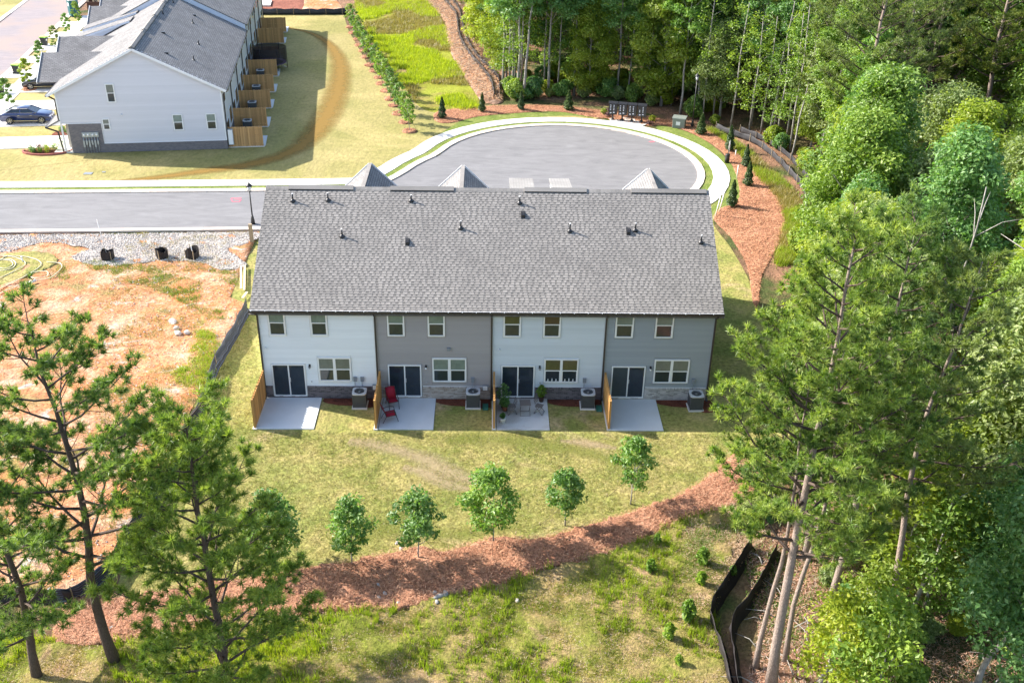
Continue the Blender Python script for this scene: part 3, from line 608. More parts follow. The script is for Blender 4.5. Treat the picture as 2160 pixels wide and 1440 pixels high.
    # electrical disconnect and conduit
    for ex in ([4.93,5.31],[11.3],[17.39],[23.35])[u]:
        m = MB(); m.box((ex-.09,-.13,1.10),(ex+.09,-.036,1.36)); m.box((ex-.10,-.14,1.34),(ex+.10,-.036,1.37)); e = m.build('disconnect_box', M['grey_box'], house)
        m = MB(); m.tube([(ex-.02,-.10,1.10),(ex-.02,-.11,.7),(ex+.03,-.3,.45)],.018,6); m.build('conduit', M['grey_box'], e)
    m = MB(); m.lathe([(.03,0),(.035,.03),(.015,.06)], (dx+dw+.30,-.06,1.02), 8); m.build('hose_tap', M['chrome'], house)
m = MB(); m.box((9.93,-.12,3.03),(10.11,-.036,3.20)); m.box((9.915,-.14,3.18),(10.125,-.036,3.21)); m.build('exhaust_hood', M['grey_box'], house)
for cx in (.28, 12.70):
    m = MB(); m.lathe([(.045,0),(.05,.03),(.03,.05)], (cx,-.06,3.13), 10); m.tube([(cx,-.08,3.15),(cx+.05,-.19,3.10)],.035,8); m.build('security_camera', M['white_plastic'], house)
# side and front walls
m = MB(); m.extr([(.121,0),(DEP,0),(DEP,EZ),(RY,RZ-.12),(.121,EZ+.03)],'x',.002,.122); m.build('wall', M['sid_white'], house)['label'] = 'left end wall'
m = MB(); m.extr([(.121,0),(DEP,0),(DEP,EZ),(RY,RZ-.12),(.121,EZ+.03)],'x',XU[4]-.122,XU[4]-.002); m.build('wall', M['sid_blue'], house)['label'] = 'right end wall'
m = MB(); m.box((.13,DEP-.12,0),(XU[4]-.13,DEP-.002,EZ)); m.build('wall', M['sid_pale'], house)['label'] = 'front wall'
# soffit, fascia, gutter, downspouts
m = MB(); m.box((-.28,-.34,EZ-.10),(XU[4]+.28,-.005,EZ-.07)); m.build('soffit', M['trim'], house)
m = MB(); m.box((-.28,-.37,EZ-.12),(XU[4]+.28,-.342,EZ+.02)); m.build('fascia', M['trim'], house)
m = MB(); m.extr([(-.375,EZ-.10),(-.375,EZ+.015),(-.385,EZ+.015),(-.385,EZ-.085),(-.465,EZ-.085),(-.478,EZ+.010),(-.49,EZ+.010),(-.475,EZ-.10)],'x',-.30,XU[4]+.30); gut = m.build('gutter', M['bronze'], house)
m = MB()
for i in range(34): m.box((-.2+i*.73,-.488,EZ+.011),(-.17+i*.73,-.376,EZ+.018))
tag(m.build('gutter_strap', M['meter'], gut), kind='stuff')
for i, dx in enumerate((.03, XU[1], XU[2], XU[3], XU[4]-.04)):
    m = MB(); w_ = .075
    pts = [(dx,-.43,EZ-.09),(dx,-.43,EZ-.2),(dx,-.095,EZ-.42),(dx,-.095,.35),(dx,-.16,.16),(dx,-.34,.10)]
    for a, b in zip(pts[:-1], pts[1:]): m.bar(a, b, .085, .07, up=(0,1,0))
    d = m.build('downspout', M['bronze'], house)
# roof
gx0, gx1 = -.32, XU[4]+.32
def rp(x, y, lift=0): return (x, y, EZ+SLP*y+lift)
ey = -.40; L_rear = math.hypot(RY-ey, (RY-ey)*SLP); cs = 1/math.hypot(1,SLP); sn = SLP*cs
roof = planar('roof', [rp(gx0,ey,.05),rp(gx1,ey,.05),rp(gx1,RY,.05),rp(gx0,RY,.05)], M['shingle_base'], house, thick=.06)
FY = DEP+.45
fr = planar('roof', [(gx0,RY,RZ+.05),(gx1,RY,RZ+.05),(gx1,FY,RZ+.05-SLP*(FY-RY)),(gx0,FY,RZ+.05-SLP*(FY-RY))], M['shingle_far'], house, thick=.06); fr['label'] = 'front roof slope'
rr = random.Random(11); expo = .160; ncr = int(L_rear/expo); tabs = []
for c_ in range(ncr):
    x = gx0-rr.uniform(0,.3); bl = 0
    while x < gx1:
        w_ = rr.choice((.14,.17,.20,.24)); g = rr.choice((.07,.10,.13,.16))
        a, b = max(x,gx0), min(x+w_,gx1)
        if b-a > .03: tabs.append((c_, a, b))
        x += w_+g
def tab_geo(a, b, v0, v1, wob):
    """thin wedge lying on the slope: butt end proud, top end flush"""
    P = []
    for (xx, v, h) in ((a,v0,.052),(b,v0,.052),(b,v1,.052),(a,v1,.052),(a,v0,.0685+wob*.4),(b,v0,.0685+wob*.4),(b,v1,.0545),(a,v1,.0545)):
        y = ey+v*cs; P.append((xx, y-h*sn*0, EZ+SLP*ey+v*sn+h))
    return P
TF = [(4,5,6,7),(0,1,5,4),(1,2,6,5),(2,3,7,6),(3,0,4,7)]
# course strips (the darker lower layer of each course)
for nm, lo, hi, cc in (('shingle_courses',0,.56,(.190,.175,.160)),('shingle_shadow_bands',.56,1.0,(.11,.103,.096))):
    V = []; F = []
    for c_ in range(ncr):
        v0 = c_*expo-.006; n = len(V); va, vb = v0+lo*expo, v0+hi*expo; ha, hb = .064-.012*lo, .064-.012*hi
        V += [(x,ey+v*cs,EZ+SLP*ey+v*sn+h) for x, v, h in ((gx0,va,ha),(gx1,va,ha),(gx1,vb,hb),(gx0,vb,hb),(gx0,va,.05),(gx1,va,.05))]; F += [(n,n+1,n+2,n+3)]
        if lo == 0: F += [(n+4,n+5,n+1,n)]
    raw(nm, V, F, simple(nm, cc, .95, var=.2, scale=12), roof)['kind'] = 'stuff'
V = []; F = []
for i, (c_, a, b) in enumerate(tabs):
    v0 = c_*expo+rr.uniform(-.004,.004); P = tab_geo(a, b, v0, v0+expo*.96, rr.uniform(0,.004))
    if i < 300:
        cx = (a+b)/2; cy = ey+v0*cs; cz = EZ+SLP*ey+v0*sn
        o = raw('shingle', [(p[0]-cx,p[1]-cy,p[2]-cz) for p in P], TF, M['shingle'], roof); o.location = (cx,cy,cz)
    else: n = len(V); V += P; F += [tuple(k+n for k in f) for f in TF]
raw('shingles', V, F, M['shingle'], roof)['kind'] = 'stuff'
# ridge: cap shingles and the four raised ridge vents
m = MB(); x = gx0; caps = []
while x < gx1:
    m.extr([(RY-.17,RZ-.17*SLP+.055),(RY,RZ+.075),(RY+.17,RZ-.17*SLP+.055),(RY+.17,RZ-.17*SLP+.075),(RY,RZ+.10),(RY-.17,RZ-.17*SLP+.075)],'x',x,min(x+.205,gx1)); x += .21
tag(m.build('ridge_caps', M['shingle'], roof), kind='stuff')
for a, b in ((.95,4.55),(6.6,10.15),(14.1,17.6),(20.1,24.35)):
    m = MB(); m.extr([(RY-.20,RZ-.20*SLP+.07),(RY-.20,RZ-.20*SLP+.125),(RY,RZ+.165),(RY+.2,RZ-.2*SLP+.125),(RY+.2,RZ-.2*SLP+.07)],'x',a,b); v = m.build('ridge_vent', M['shingle'], roof)
    m = MB(); m.box((a+.02,RY-.215,RZ-.20*SLP+.06),(b-.02,RY-.201,RZ-.20*SLP+.115)); m.build('vent_baffle', M['black'], v) if False else m.build('vent_baffle', M['black'], roof)
# pipes and vents on the rear slope
for x, y, h in ((1.26,5.79,.42),(3.2,5.85,.42),(7.79,5.86,.34),(10.58,4.32,.42),(4.15,3.8,.42),(13.82,5.79,.40),(16.56,4.21,.45),(20.16,4.29,.42),(23.72,3.64,.42)):
    p = rp(x,y,.06); m = MB(); m.tube([(p[0],p[1],p[2]-.05),(p[0],p[1],p[2]+h)],.045,10); v = m.build('vent_pipe', M['black'], house)
    m = MB(); m.lathe([(.16,-.04),(.15,.03),(.07,.10),(.055,.12)], p, 12); m.build('flashing_boot', M['black'], v)
    m = MB(); m.tube([(p[0],p[1],p[2]+h),(p[0],p[1],p[2]+h+.012)],.047,10); m.build('pipe_rim', M['white_plastic'], v)
for x, y in ((7.71,3.51),(14.0,5.11),(19.78,4.21)):
    p = rp(x,y,.06); m = MB(); m.extr([(y-.17,p[2]-.17*SLP-.01),(y-.17,p[2]+.10-.05),(y-.05,p[2]+.14),(y+.16,p[2]+.16*SLP+.02)],'x',x-.09,x+.09); m.extr([(y-.22,p[2]-.22*SLP),(y-.22,p[2]-.22*SLP+.012),(y+.22,p[2]+.22*SLP+.012),(y+.22,p[2]+.22*SLP)],'x',x-.12,x+.12); m.build('roof_vent', M['black'], house)
# cross gables on the street side
def cross_gable(x, z, hw, yf, pit=1.0):
    ya = RY+(RZ+.05-z)/SLP; ze = z-hw*pit
    yb = RY+(RZ+.05-ze)/SLP
    for s in (-1,1):
        g = planar('gable_roof', [(x,ya,z),(x,yf,z),(x+s*hw,yf,ze),(x+s*hw,min(yb,yf-.1),ze)], M['shingle_far'], house, u=(0,1,0), thick=.05)
        m = MB(); m.bar((x+s*.01,yf+.03,z-.02),(x+s*hw,yf+.03,ze-.02),.05,.18); m.build('rake_trim', M['trim'], g)
        m = MB(); y = ya
        while y < yf: m.bar((x+s*.0,y,z+.012),(x+s*.0,min(y+.2,yf),z+.02),.22,.02); y += .22
        if s > 0: tag(m.build('ridge_caps', M['shingle'], g), kind='stuff')
    m = MB(); m.extr([(x-hw+.15,ze-.3),(x+hw-.15,ze-.3),(x+hw-.15,ze+.02),(x,z-.16),(x-hw+.15,ze+.02)],'y',yf-.35,yf-.2); m.build('gable_wall', M['sid_pale'], house)
    m = MB(); m.box((x-hw+.2,DEP,0),(x+hw-.2,yf-.36,ze-.1)); m.build('front_bay', M['sid_pale'], house)
cross_gable(4.62, 8.35, 2.6, 14.3, .95); cross_gable(10.48, 8.30, 2.6, 14.2, .95); cross_gable(22.2, 8.25, 2.6, 14.1, .95)
for x0, x1 in ((13.36,14.82),(15.84,17.08)):
    zt = 8.9; y0 = RY+.9; yf = 12.8; z1 = 8.05
    g = planar('shed_dormer_roof', [(x0,y0,zt),(x1,y0,zt),(x1,yf,z1),(x0,yf,z1)], M['shingle_sunlit'], house, thick=.07)
    for xx in (x0+.08, x1-.2):
        m = MB(); m.extr([(y0+.3,zt-.4),(yf-.2,z1-.04),(yf-.2,z1-2.4)],'x',xx,xx+.12); m.build('dormer_cheek', M['trim'], house)
    m = MB(); m.box((x0+.2,yf-.32,z1-2.4),(x1-.2,yf-.2,z1-.1)); m.build('dormer_wall', M['trim'], house)
# ================================================================ PATIOS, FENCES, AC UNITS
unit_words = ['the white house','the taupe house','the pale blue house','the blue-grey house']
PATX = [(.10,3.06),(6.42,9.28),(12.6,15.38),(18.62,21.38)]
for u, (a, b) in enumerate(PATX):
    m = MB(); m.box((a,-3.13,-.10),(b,-.10,.05)); o = m.build('patio_slab', M['patio_old' if u == 2 else 'patio'], bevel=.01); tag(o, kind='structure')
def privacy_fence(x, y0, y1, u, label, proto=None, h=1.78, mat='cedar', grp='privacy fences beside the patios', n=10, loc=None, rz=0):
    """shadow-box fence panel: boards alternate on both sides of three rails; runs along y from y0 (outer) to y1 (wall)"""
    f = thing('privacy_fence', label, 'fence', loc or (x,0,0), rz, grp)
    for py in (y0+.07, (y0+y1)/2, y1-.10):
        m = MB(); m.box((-.05,py-.05,0),(.05,py+.05,h+.01)); m.build('post', M[mat], f)
    for rz_ in (.25, h*.55, h-.15):
        m = MB(); m.box((-.022,y0+.13,rz_),(.022,y1-.02,rz_+.085)); m.build('rail', M[mat], f)
    bw = .138; L_ = (y1-y0); k = int(L_/.11)
    mesh = None
    for i in range(k):
        py = y0+.02+i*(L_-.16)/max(1,k-1); s = 1 if i % 2 else -1
        if mesh is None:
            m = MB(); m.add([(-.01,0,.05),(.01,0,.05),(.01,bw,.05),(-.01,bw,.05),(-.01,0,h-.05),(.01,0,h-.05),(.01,bw,h-.05),(-.01,bw,h-.05),(-.01,.035,h),(.01,.035,h),(-.01,bw-.035,h),(.01,bw-.035,h)],
                [(0,3,2,1),(0,1,5,4),(2,3,7,6),(0,4,8,10,7,3),(1,2,6,11,9,5),(4,5,9,8),(8,9,11,10),(10,11,6,7)]); o = m.build('board', M[mat], f); mesh = o.data
        else: o = bpy.data.objects.new('board', mesh); put(o, f)
        o.location = (s*.036, py, rs.uniform(-.012,.012))
    m = MB(); m.box((-.11,y0-.06,-.05),(.11,y1,.055)); m.build('footing', M['concrete'], f)
    return f
for u, x in enumerate((.0,6.28,12.46,18.50)):
    privacy_fence(x, -3.12+(.06 if u > 1 else 0), -.10, u, ['wooden privacy fence at the far left end of the row beside the empty patio','wooden privacy fence behind the two red chairs on the patio','wooden privacy fence beside the patio with plants and folding chairs','wooden privacy fence between the third AC unit and the last patio, facing the sun'][u])
def ac_unit(label, loc, rz=0):
    a = thing('ac_unit', label, 'air conditioner', loc, rz, 'AC units behind the townhouses')
    m = MB(); m.box((-.46,-.46,-.05),(.46,.46,.07)); m.build('pad', M['concrete'], a)
    w_ = .40; c = .07; P = [(-w_+c,-w_),(w_-c,-w_),(w_,-w_+c),(w_,w_-c),(w_-c,w_),(-w_+c,w_),(-w_,w_-c),(-w_,-w_+c)]
    m = MB(); m.prism([(x*.94,y*.94) for x,y in P], .08, .88); b = m.build('housing', M['ac_body'], a)
    for k in range(10):
        z = .12+k*.074; m = MB(); m.prism(P, z, z+.045); m.build('louvre', M['ac_body'], b)
    for s in ((-1,-1),(1,-1),(1,1),(-1,1)):
        m = MB(); m.box((s[0]*.37-.03,s[1]*.37-.03,.07),(s[0]*.37+.03,s[1]*.37+.03,.88)); m.build('corner_post', M['ac_body'], a)
    # top with a round opening
    n = 24; m = MB(); ins = [(.31*math.cos(2*PI*i/n), .31*math.sin(2*PI*i/n)) for i in range(n)]
    def sq(i):
        t = 2*PI*i/n; k = .425/max(abs(math.cos(t)),abs(math.sin(t))); k = min(k,.54); return (k*math.cos(t), k*math.sin(t))
    out = [sq(i) for i in range(n)]
    V = [(x,y,.93) for x,y in ins]+[(x,y,.92) for x,y in out]+[(x,y,.87) for x,y in out]+[(x,y,.86) for x,y in ins]
    m.add(V, [(i,(i+1)%n,n+(i+1)%n,n+i) for i in range(n)]+[(n+i,n+(i+1)%n,2*n+(i+1)%n,2*n+i) for i in range(n)]+[(3*n+i,3*n+(i+1)%n,(i+1)%n,i) for i in range(n)]); m.build('top_cover', M['ac_top'], a)
    m = MB(); m.lathe([(.305,0),(.305,.01)], (0,0,.83), 20); m.build('fan_well', M['ac_fan'], a)
    f = MB()
    for k in range(4):
        t = k*PI/2+.4; f.add([(.05*math.cos(t),.05*math.sin(t),.85),(.28*math.cos(t-.25),.28*math.sin(t-.25),.845),(.28*math.cos(t+.35),.28*math.sin(t+.35),.885),(.06*math.cos(t+.6),.06*math.sin(t+.6),.87)], [(0,1,2,3)])
    f.lathe([(.07,.84),(.07,.9),(.03,.92)], (0,0,0), 12); f.build('fan', M['ac_top'], a, fix=False)
    m = MB()
    for k in range(7):
        r_ = .06+k*.038; m.tube([(r_*math.cos(2*PI*i/20), r_*math.sin(2*PI*i/20), .945+.01*(k % 2)) for i in range(21)], .005, 4)
    for k in range(6): t = k*PI/3; m.tube([(.05*math.cos(t),.05*math.sin(t),.945),(.31*math.cos(t),.31*math.sin(t),.945)],.006,4)
    tag(m.build('fan_guard', M['ac_body'], a), kind='stuff')
    return a
acs = ac_unit('grey AC unit behind the white house, left of the red chairs', (5.22,-.80))
for (x, y, l) in ((11.33,-.74,'grey AC unit behind the taupe house, left of the potted plants'),(17.55,-.74,'grey AC unit behind the pale blue house, left of the sunlit fence post'),(23.42,-.86,'grey AC unit at the right end of the row, near the pines')):
    place(False, acs, (x,y,0), rs.uniform(-.04,.04), (.9,.9,1), l)
acs.scale = (.9,.9,1)
m = MB(); m.extr([(-.5,.03),(-.45,.10),(.0,.14),(.0,.03)],'x',-.15,.15); m.box((-.15,-.5,.02),(-.12,0,.17)); m.box((.12,-.5,.02),(.15,0,.17)); sb = m.build('splash_block', M['green_plastic']); sb.location = (12.0,-.75,0)
tag(sb, 'dark green splash block beside the AC unit of the taupe house', 'splash block', 'splash blocks under the downspouts')
for x, y, rz_, l in ((18.15,-.85,0,'dark green splash block beside the AC unit of the pale blue house'),(24.45,-.75,.9,'green splash block turned sideways at the right end of the row')):
    o = sb.copy(); C.objects.link(o); o.location = (x,y,0); o.rotation_euler = (0,0,rz_); o['label'] = l
for x, l in ((6.02,'white utility box on the brick base beside the second downspout'),(12.0,'white utility box near the AC unit of the taupe house')):
    t_ = thing('utility_box', l, 'utility box', (x,-.11,.62), 0, 'white utility boxes'); m = MB(); m.box((-.16,-.10,0),(.16,.0,.30)); m.build('housing', M['grey_box'], t_); m = MB(); m.box((-.14,-.112,.02),(.10,-.101,.28)); m.build('door', M['white_plastic'], t_)

# ================================================================ HOUSE ROW ON THE LEFT (own frame: x across, y along the row)
h2 = thing('townhouse_row', 'long white townhouse row beside the lawn with a blank gable wall and brown patio fences', 'house', (*HO,0), HA)
W2, E2, Z2, X2 = 13.2, 5.5, 9.0, 6.3; LEN = 49.5; STEP = 22.9
XL = -.65; s2 = (Z2-E2)/(X2-XL)
m = MB(); m.extr([(XL,2.62),(0,2.62),(0,.0),(W2,0),(W2,E2),(X2,Z2-.08),(XL,E2)],'y',0,.14); gw = m.build('wall', M['sid_h2'], h2); gw['label'] = 'lilac-white gable wall'
m = MB(); m.box((W2-.14,.142,0),(W2,LEN,E2)); rw = m.build('wall', M['sid_h2b'], h2); rw['label'] = 'shaded rear wall'
m = MB(); m.box((XL,.142,2.62),(XL+.14,LEN,E2)); m.box((XL,3.2,0),(XL+.14,LEN,2.6)); m.build('wall', M['sid_h2'], h2)['label'] = 'front wall'
m = MB(); m.extr([(XL,0),(W2,0),(W2,E2),(X2,Z2-.08),(XL,E2)],'y',LEN-.14,LEN); m.build('wall', M['sid_h2b'], h2)['label'] = 'far end wall'
# lap siding boards on the gable (too thin to pick out one by one)
m = MB(); z = .78; rr = random.Random(3)
W2W = [(4.0,4.0,.62,1.62,'l'),(3.1,2.0,.62,1.10,'l'),(8.85,1.95,.92,1.55,'l'),(11.75,1.95,.92,1.55,'l')]
W2W = [(3.60,4.42,.72,1.60),(2.86,2.02,.62,.98),(8.78,1.82,.86,1.42),(11.62,1.82,.86,1.42)]
while z < Z2-.1:
    zt = z+.18; xa = XL+.10 if z < E2 else XL+(z-E2)/s2+.12; xb = W2-.10 if z < E2 else W2-(z-E2)/((Z2-E2)/(W2-X2))-.12
    if z < 2.72: xa = 2.78
    if xa < xb:
        cuts = sorted((a-.03,a+w_+.03) for a, b, w_, h_ in W2W if b < zt-.02 and b+h_ > z+.02); cur = xa
        for a, b in cuts:
            if a > cur: m.extr([(-.030,z-.004),(-.006,zt),(-.002,zt),(-.002,z-.004)],'x',cur,a)
            cur = max(cur,b)
        if cur < xb: m.extr([(-.030,z-.004),(-.006,zt),(-.002,zt),(-.002,z-.004)],'x',cur,xb)
    z += .18
tag(m.build('siding_boards', M['sid_h2'], gw), kind='stuff')
m = MB(); m.box((0.0,-.08,0),(2.72,-.002,2.60)); m.box((2.722,-.08,0),(W2,-.002,.72)); m.box((2.722,-.11,.721),(W2,-.002,.775)); b = m.build('brick_base', M['brick_far'], h2)
m = MB(); m.box((2.722,-.05,.776),(W2-.1,-.031,.82)); m.box((XL+.1,-.05,2.602),(2.77,-.031,2.66)); m.box((2.725,-.05,.82),(2.77,-.031,2.60)); m.build('trim_board', M['vinyl'], gw)
for xx in (XL, W2-.1):
    m = MB(); m.box((xx,-.045,.78 if xx > 0 else 2.64),(xx+.1,-.031,E2-.05)); m.build('corner_board', M['vinyl'], gw)
for k, (a, b_, w_, h_) in enumerate(W2W):
    window(h2, a, b_, w_, h_, -.02, ('pane_tan','pane_tan','pane_blind','pane_blind')[k], 'pane_dark', ('upstairs gable window','small square window beside the meters','left of the two low rear windows','right of the two low rear windows')[k])
m = MB(); m.lathe([(.06,0),(.07,.05),(.03,.1)], (4.55,-.08,3.3), 10); m.tube([(4.55,-.1,3.35),(4.63,-.22,3.3)],.04,8); m.build('security_camera', M['white_plastic'], h2)
mt = MB(); mt.box((1.02,-.20,1.45),(2.40,-.082,1.85)); me_ = mt.build('meter_bank', M['meter'], h2)
for k in range(4):
    m = MB(); m.lathe([(.085,0),(.085,.06),(.05,.08)], (0,0,0), 12); o = m.build('meter_dial', M['white_plastic'], me_); o.location = (1.22+k*.33+(.03 if k > 1 else -.03),-.20,1.66); o.rotation_euler = (PI/2,0,0)
for k in range(6):
    m = MB(); x = 1.08+k*.235; m.box((x-.07,-.22,.55+(k % 2)*.22),(x+.07,-.11,1.15)); m.tube([(x,-.14,0),(x,-.14,1.45)],.028,6); m.build('meter_cabinet', M['meter'], me_)
# porch in the corner under the upper floor
m = MB(); m.box((-1.6,.0,.0),(-.01,3.1,.12)); m.build('porch_slab', M['concrete'], h2)
m = MB(); m.box((-.12,.142,.12),(-.005,3.1,2.6)); m.box((XL,3.0,.12),(-.13,3.1,2.6)); m.build('porch_wall', M['mortar_light'], h2)
m = MB(); m.box((-.60,1.3,.12),(-.14,1.36,2.3)); m.build('front_door', M['door_tan'], h2)
m = MB(); m.box((XL-.02,.02,.12),(XL+.12,.16,2.6)); m.build('porch_post', M['trim'], h2)
# roof planes
ov = .35
def z_at(x, lift=.04): return (Z2-(X2-x)*s2 if x <= X2 else Z2-(x-X2)*(Z2-E2)/(W2-X2))+lift
def slope(name, x0, x1, y0, y1, lift, lab=None):
    g = planar(name, [(x0,y0,z_at(x0,lift)),(x1,y0,z_at(x1,lift)),(x1,y1,z_at(x1,lift)),(x0,y1,z_at(x0,lift))], M['shingle_far'], h2, u=(0,1,0), thick=.08)
    if lab: g['label'] = lab
    return g
slope('roof', X2, W2+.42, -.30, STEP, .04, 'rear roof slope, near half'); slope('roof', -1.25, X2, -.30, STEP, .04, 'street roof slope, near half')
slope('roof', X2, W2+.42, STEP+.06, LEN+.3, .62, 'rear roof slope, raised far half'); slope('roof', -1.25, X2, STEP+.06, LEN+.3, .62, 'street roof slope, raised far half')
m = MB(); m.extr([(-1.1,z_at(-1.1,-.1)),(X2,Z2-.1),(W2+.3,z_at(W2+.3,-.1)),(W2+.3,z_at(W2+.3,.53)),(X2,Z2+.53),(-1.1,z_at(-1.1,.53))],'y',STEP+.10,STEP+.3); m.build('parapet_wall', M['step_wood'], h2)
m = MB(); m.bar((-1.27,-.33,z_at(-1.27,-.06)),(X2,-.33,Z2-.06),.04,.20); m.bar((X2,-.33,Z2-.06),(W2+.44,-.33,z_at(W2+.44,-.06)),.04,.20); m.build('rake_trim', M['trim'], h2)
m = MB(); y = -.3
while y < LEN:
    l = .10 if y < STEP else .68; m.extr([(X2-.18,z_at(X2-.18,l)),(X2,Z2+l+.03),(X2+.18,z_at(X2+.18,l)),(X2+.18,z_at(X2+.18,l)+.02),(X2,Z2+l+.06),(X2-.18,z_at(X2-.18,l)+.02)],'y',y,y+.2); y += .22
tag(m.build('ridge_caps', M['shingle'], h2), kind='stuff')
for a, b in ((-.25,5.2),(6.4,11.2),(12.5,17.8),(19,22.6)):
    m = MB(); m.extr([(X2-.22,z_at(X2-.22,.10)),(X2-.22,z_at(X2-.22,.20)),(X2,Z2+.22),(X2+.22,z_at(X2+.22,.20)),(X2+.22,z_at(X2+.22,.10))],'y',a,b); m.build('ridge_vent', M['shingle'], h2)
for a, b, l in ((-.3,STEP,0),(STEP+.1,LEN,.58)):
    m = MB(); m.box((W2+.40,a,z_at(W2+.42,l)-.13),(W2+.52,b,z_at(W2+.42,l)+.01)); m.build('gutter', M['bronze'], h2)
    m = MB(); m.box((-1.37,a,z_at(-1.25,l)-.13),(-1.25,b,z_at(-1.25,l)+.01)); m.build('gutter', M['bronze'], h2)
for k in range(9):
    y = .12+k*6.1; zt = z_at(W2+.42, .58 if y > STEP else 0)-.1; m = MB(); pts = [(W2+.44,y,zt),(W2+.10,y,zt-.35),(W2+.10,y,.2)]
    for a, b in zip(pts[:-1],pts[1:]): m.bar(a,b,.10,.10,up=(0,1,0))
    m.build('downspout', M['bronze'], h2)
m = MB(); pts = [(-1.3,.05,z_at(-1.25)-.12),(XL-.07,.05,z_at(-1.25)-.5),(XL-.07,.05,2.95)]
for a, b in zip(pts[:-1],pts[1:]): m.bar(a,b,.11,.11,up=(0,1,0))
m.build('downspout', M['bronze'], h2)
m = MB(); pts = [(-1.85,.0,2.30),(-.95,.0,1.95),(-.78,.0,.1)]
for a, b in zip(pts[:-1],pts[1:]): m.bar(a,b,.11,.11,up=(0,1,0))
m.build('downspout', M['bronze'], h2)
g = planar('porch_roof', [(-1.8,-.1,2.42),(XL,-.1,3.02),(XL,3.4,3.02),(-1.8,3.4,2.42)], M['shingle_far'], h2, u=(0,1,0), thick=.12)
m = MB(); m.box((-1.93,-.1,2.28),(-1.81,3.4,2.42)); m.build('gutter', M['bronze'], h2)
# street gables: dark slopes towards the viewer
def gable2(y, z, hw, xl, ze, cheek=False):
    xa = X2-(Z2+.04-z)/s2; xb = X2-(Z2+.04-ze)/s2
    for s in (-1,1):
        g = planar('gable_roof', [(xa,y,z),(xl,y,z),(xl,y+s*hw,ze),(max(xb,xl+.1),y+s*hw,ze)], M['shingle_far'], h2, u=(1,0,0), thick=.06)
        m = MB(); m.bar((xl-.03,y,z-.03),(xl-.03,y+s*hw,ze-.03),.05,.2); m.build('rake_trim', M['trim'], g)
    m = MB(); m.extr([(y-hw+1.6,ze-.3),(y+hw-1.6,ze-.3),(y+hw-1.6,ze+.3),(y,z-.15),(y-hw+1.6,ze+.3)],'x',xl+1.3,xl+1.42); m.box((xl+1.3,y-hw+1.6,.0),(XL-.01,y-hw+1.72,ze)); m.box((xl+1.3,y+hw-1.72,.0),(XL-.01,y+hw-1.6,ze)); m.box((xl+1.3,y-hw+1.72,2.5),(xl+1.42,y+hw-1.72,ze-.31)); m.build('gable_wall', M['sid_h2b'], h2)
    m = MB(); m.box((xl+1.34,y-hw+1.73,0),(xl+1.4,y+hw-1.73,2.48)); m.build('garage_door', M['trim'], h2)
gable2(7.6, 6.95, 3.3, -3.1, 5.1); gable2(14.1, 6.9, 3.0, -3.1, 5.2); gable2(28.2, 6.9, 3.2, -3.1, 5.2); gable2(34.6, 7.0, 3.2, -3.1, 5.2); gable2(44.0, 7.0, 3.3, -3.1, 5.1)
for y0, y1 in ((18.0,20.3),(22.0,24.4)):
    g = planar('shed_dormer_roof', [(-2.9,y0,5.75),(2.9,y0,7.5),(2.9,y1,7.5),(-2.9,y1,5.75)], M['shingle_far'], h2, u=(0,1,0), thick=.08)
    m = MB(); m.extr([(-2.8,4.6),(2.6,7.3),(-2.8,5.68)][::1],'y',y0+.08,y0+.2); m.extr([(-2.8,5.5),(2.8,7.28),(2.8,7.45),(-2.8,5.72)],'y',y0-.03,y0+.07); m.build('dormer_cheek', M['step_wood'], h2)
    m = MB(); m.box((-2.75,y0+.2,2.6),(-2.6,y1-.2,5.6)); m.build('dormer_wall', M['sid_h2b'], h2)
for x, y in ((6.9,20.2),(6.75,14.4),(9.2,16.0),(10.4,9.7),(10.6,4.2),(8.9,25.9),(9.0,32),(10.4,38)):
    l = .04 if y < STEP else .62; z = z_at(x,l); m = MB(); m.tube([(x,y,z-.05),(x,y,z+.42)],.05,8); m.lathe([(.15,-.03),(.12,.05),(.06,.11)],(x,y,z),10); m.build('vent_pipe', M['black'], h2)
for x, y in ((9.0,19.0),(7.6,8.2),(8.6,2.6)):
    z = z_at(x,.04); m = MB(); m.box((x-.16,y-.14,z-.06),(x+.16,y+.14,z+.12)); m.build('roof_vent', M['black'], h2)
# rear windows and doors, seen at a sharp angle
def rear_opening(name, y, z, w_, h_, mat, lab=None):
    m = MB(); m.box((W2+.005,y,z),(W2+.05,y+w_,z+h_)); f = m.build(name, M['vinyl'], h2); m = MB(); m.box((W2+.051,y+.08,z+.08),(W2+.062,y+w_/2-.03,z+h_-.08)); m.box((W2+.051,y+w_/2+.03,z+.08),(W2+.062,y+w_-.08,z+h_-.08)); m.build('pane', M[mat], f)
for k in range(8):
    y = .15+k*6.1
    for a in (.7,3.9): rear_opening('window', y+a, 3.9, .92, 1.5, 'pane_dark')
    rear_opening('sliding_door', y+.6, .1, 1.8, 2.05, 'pane_navy'); rear_opening('window', y+3.4, 1.1, 1.8, 1.45, 'pane_dark')
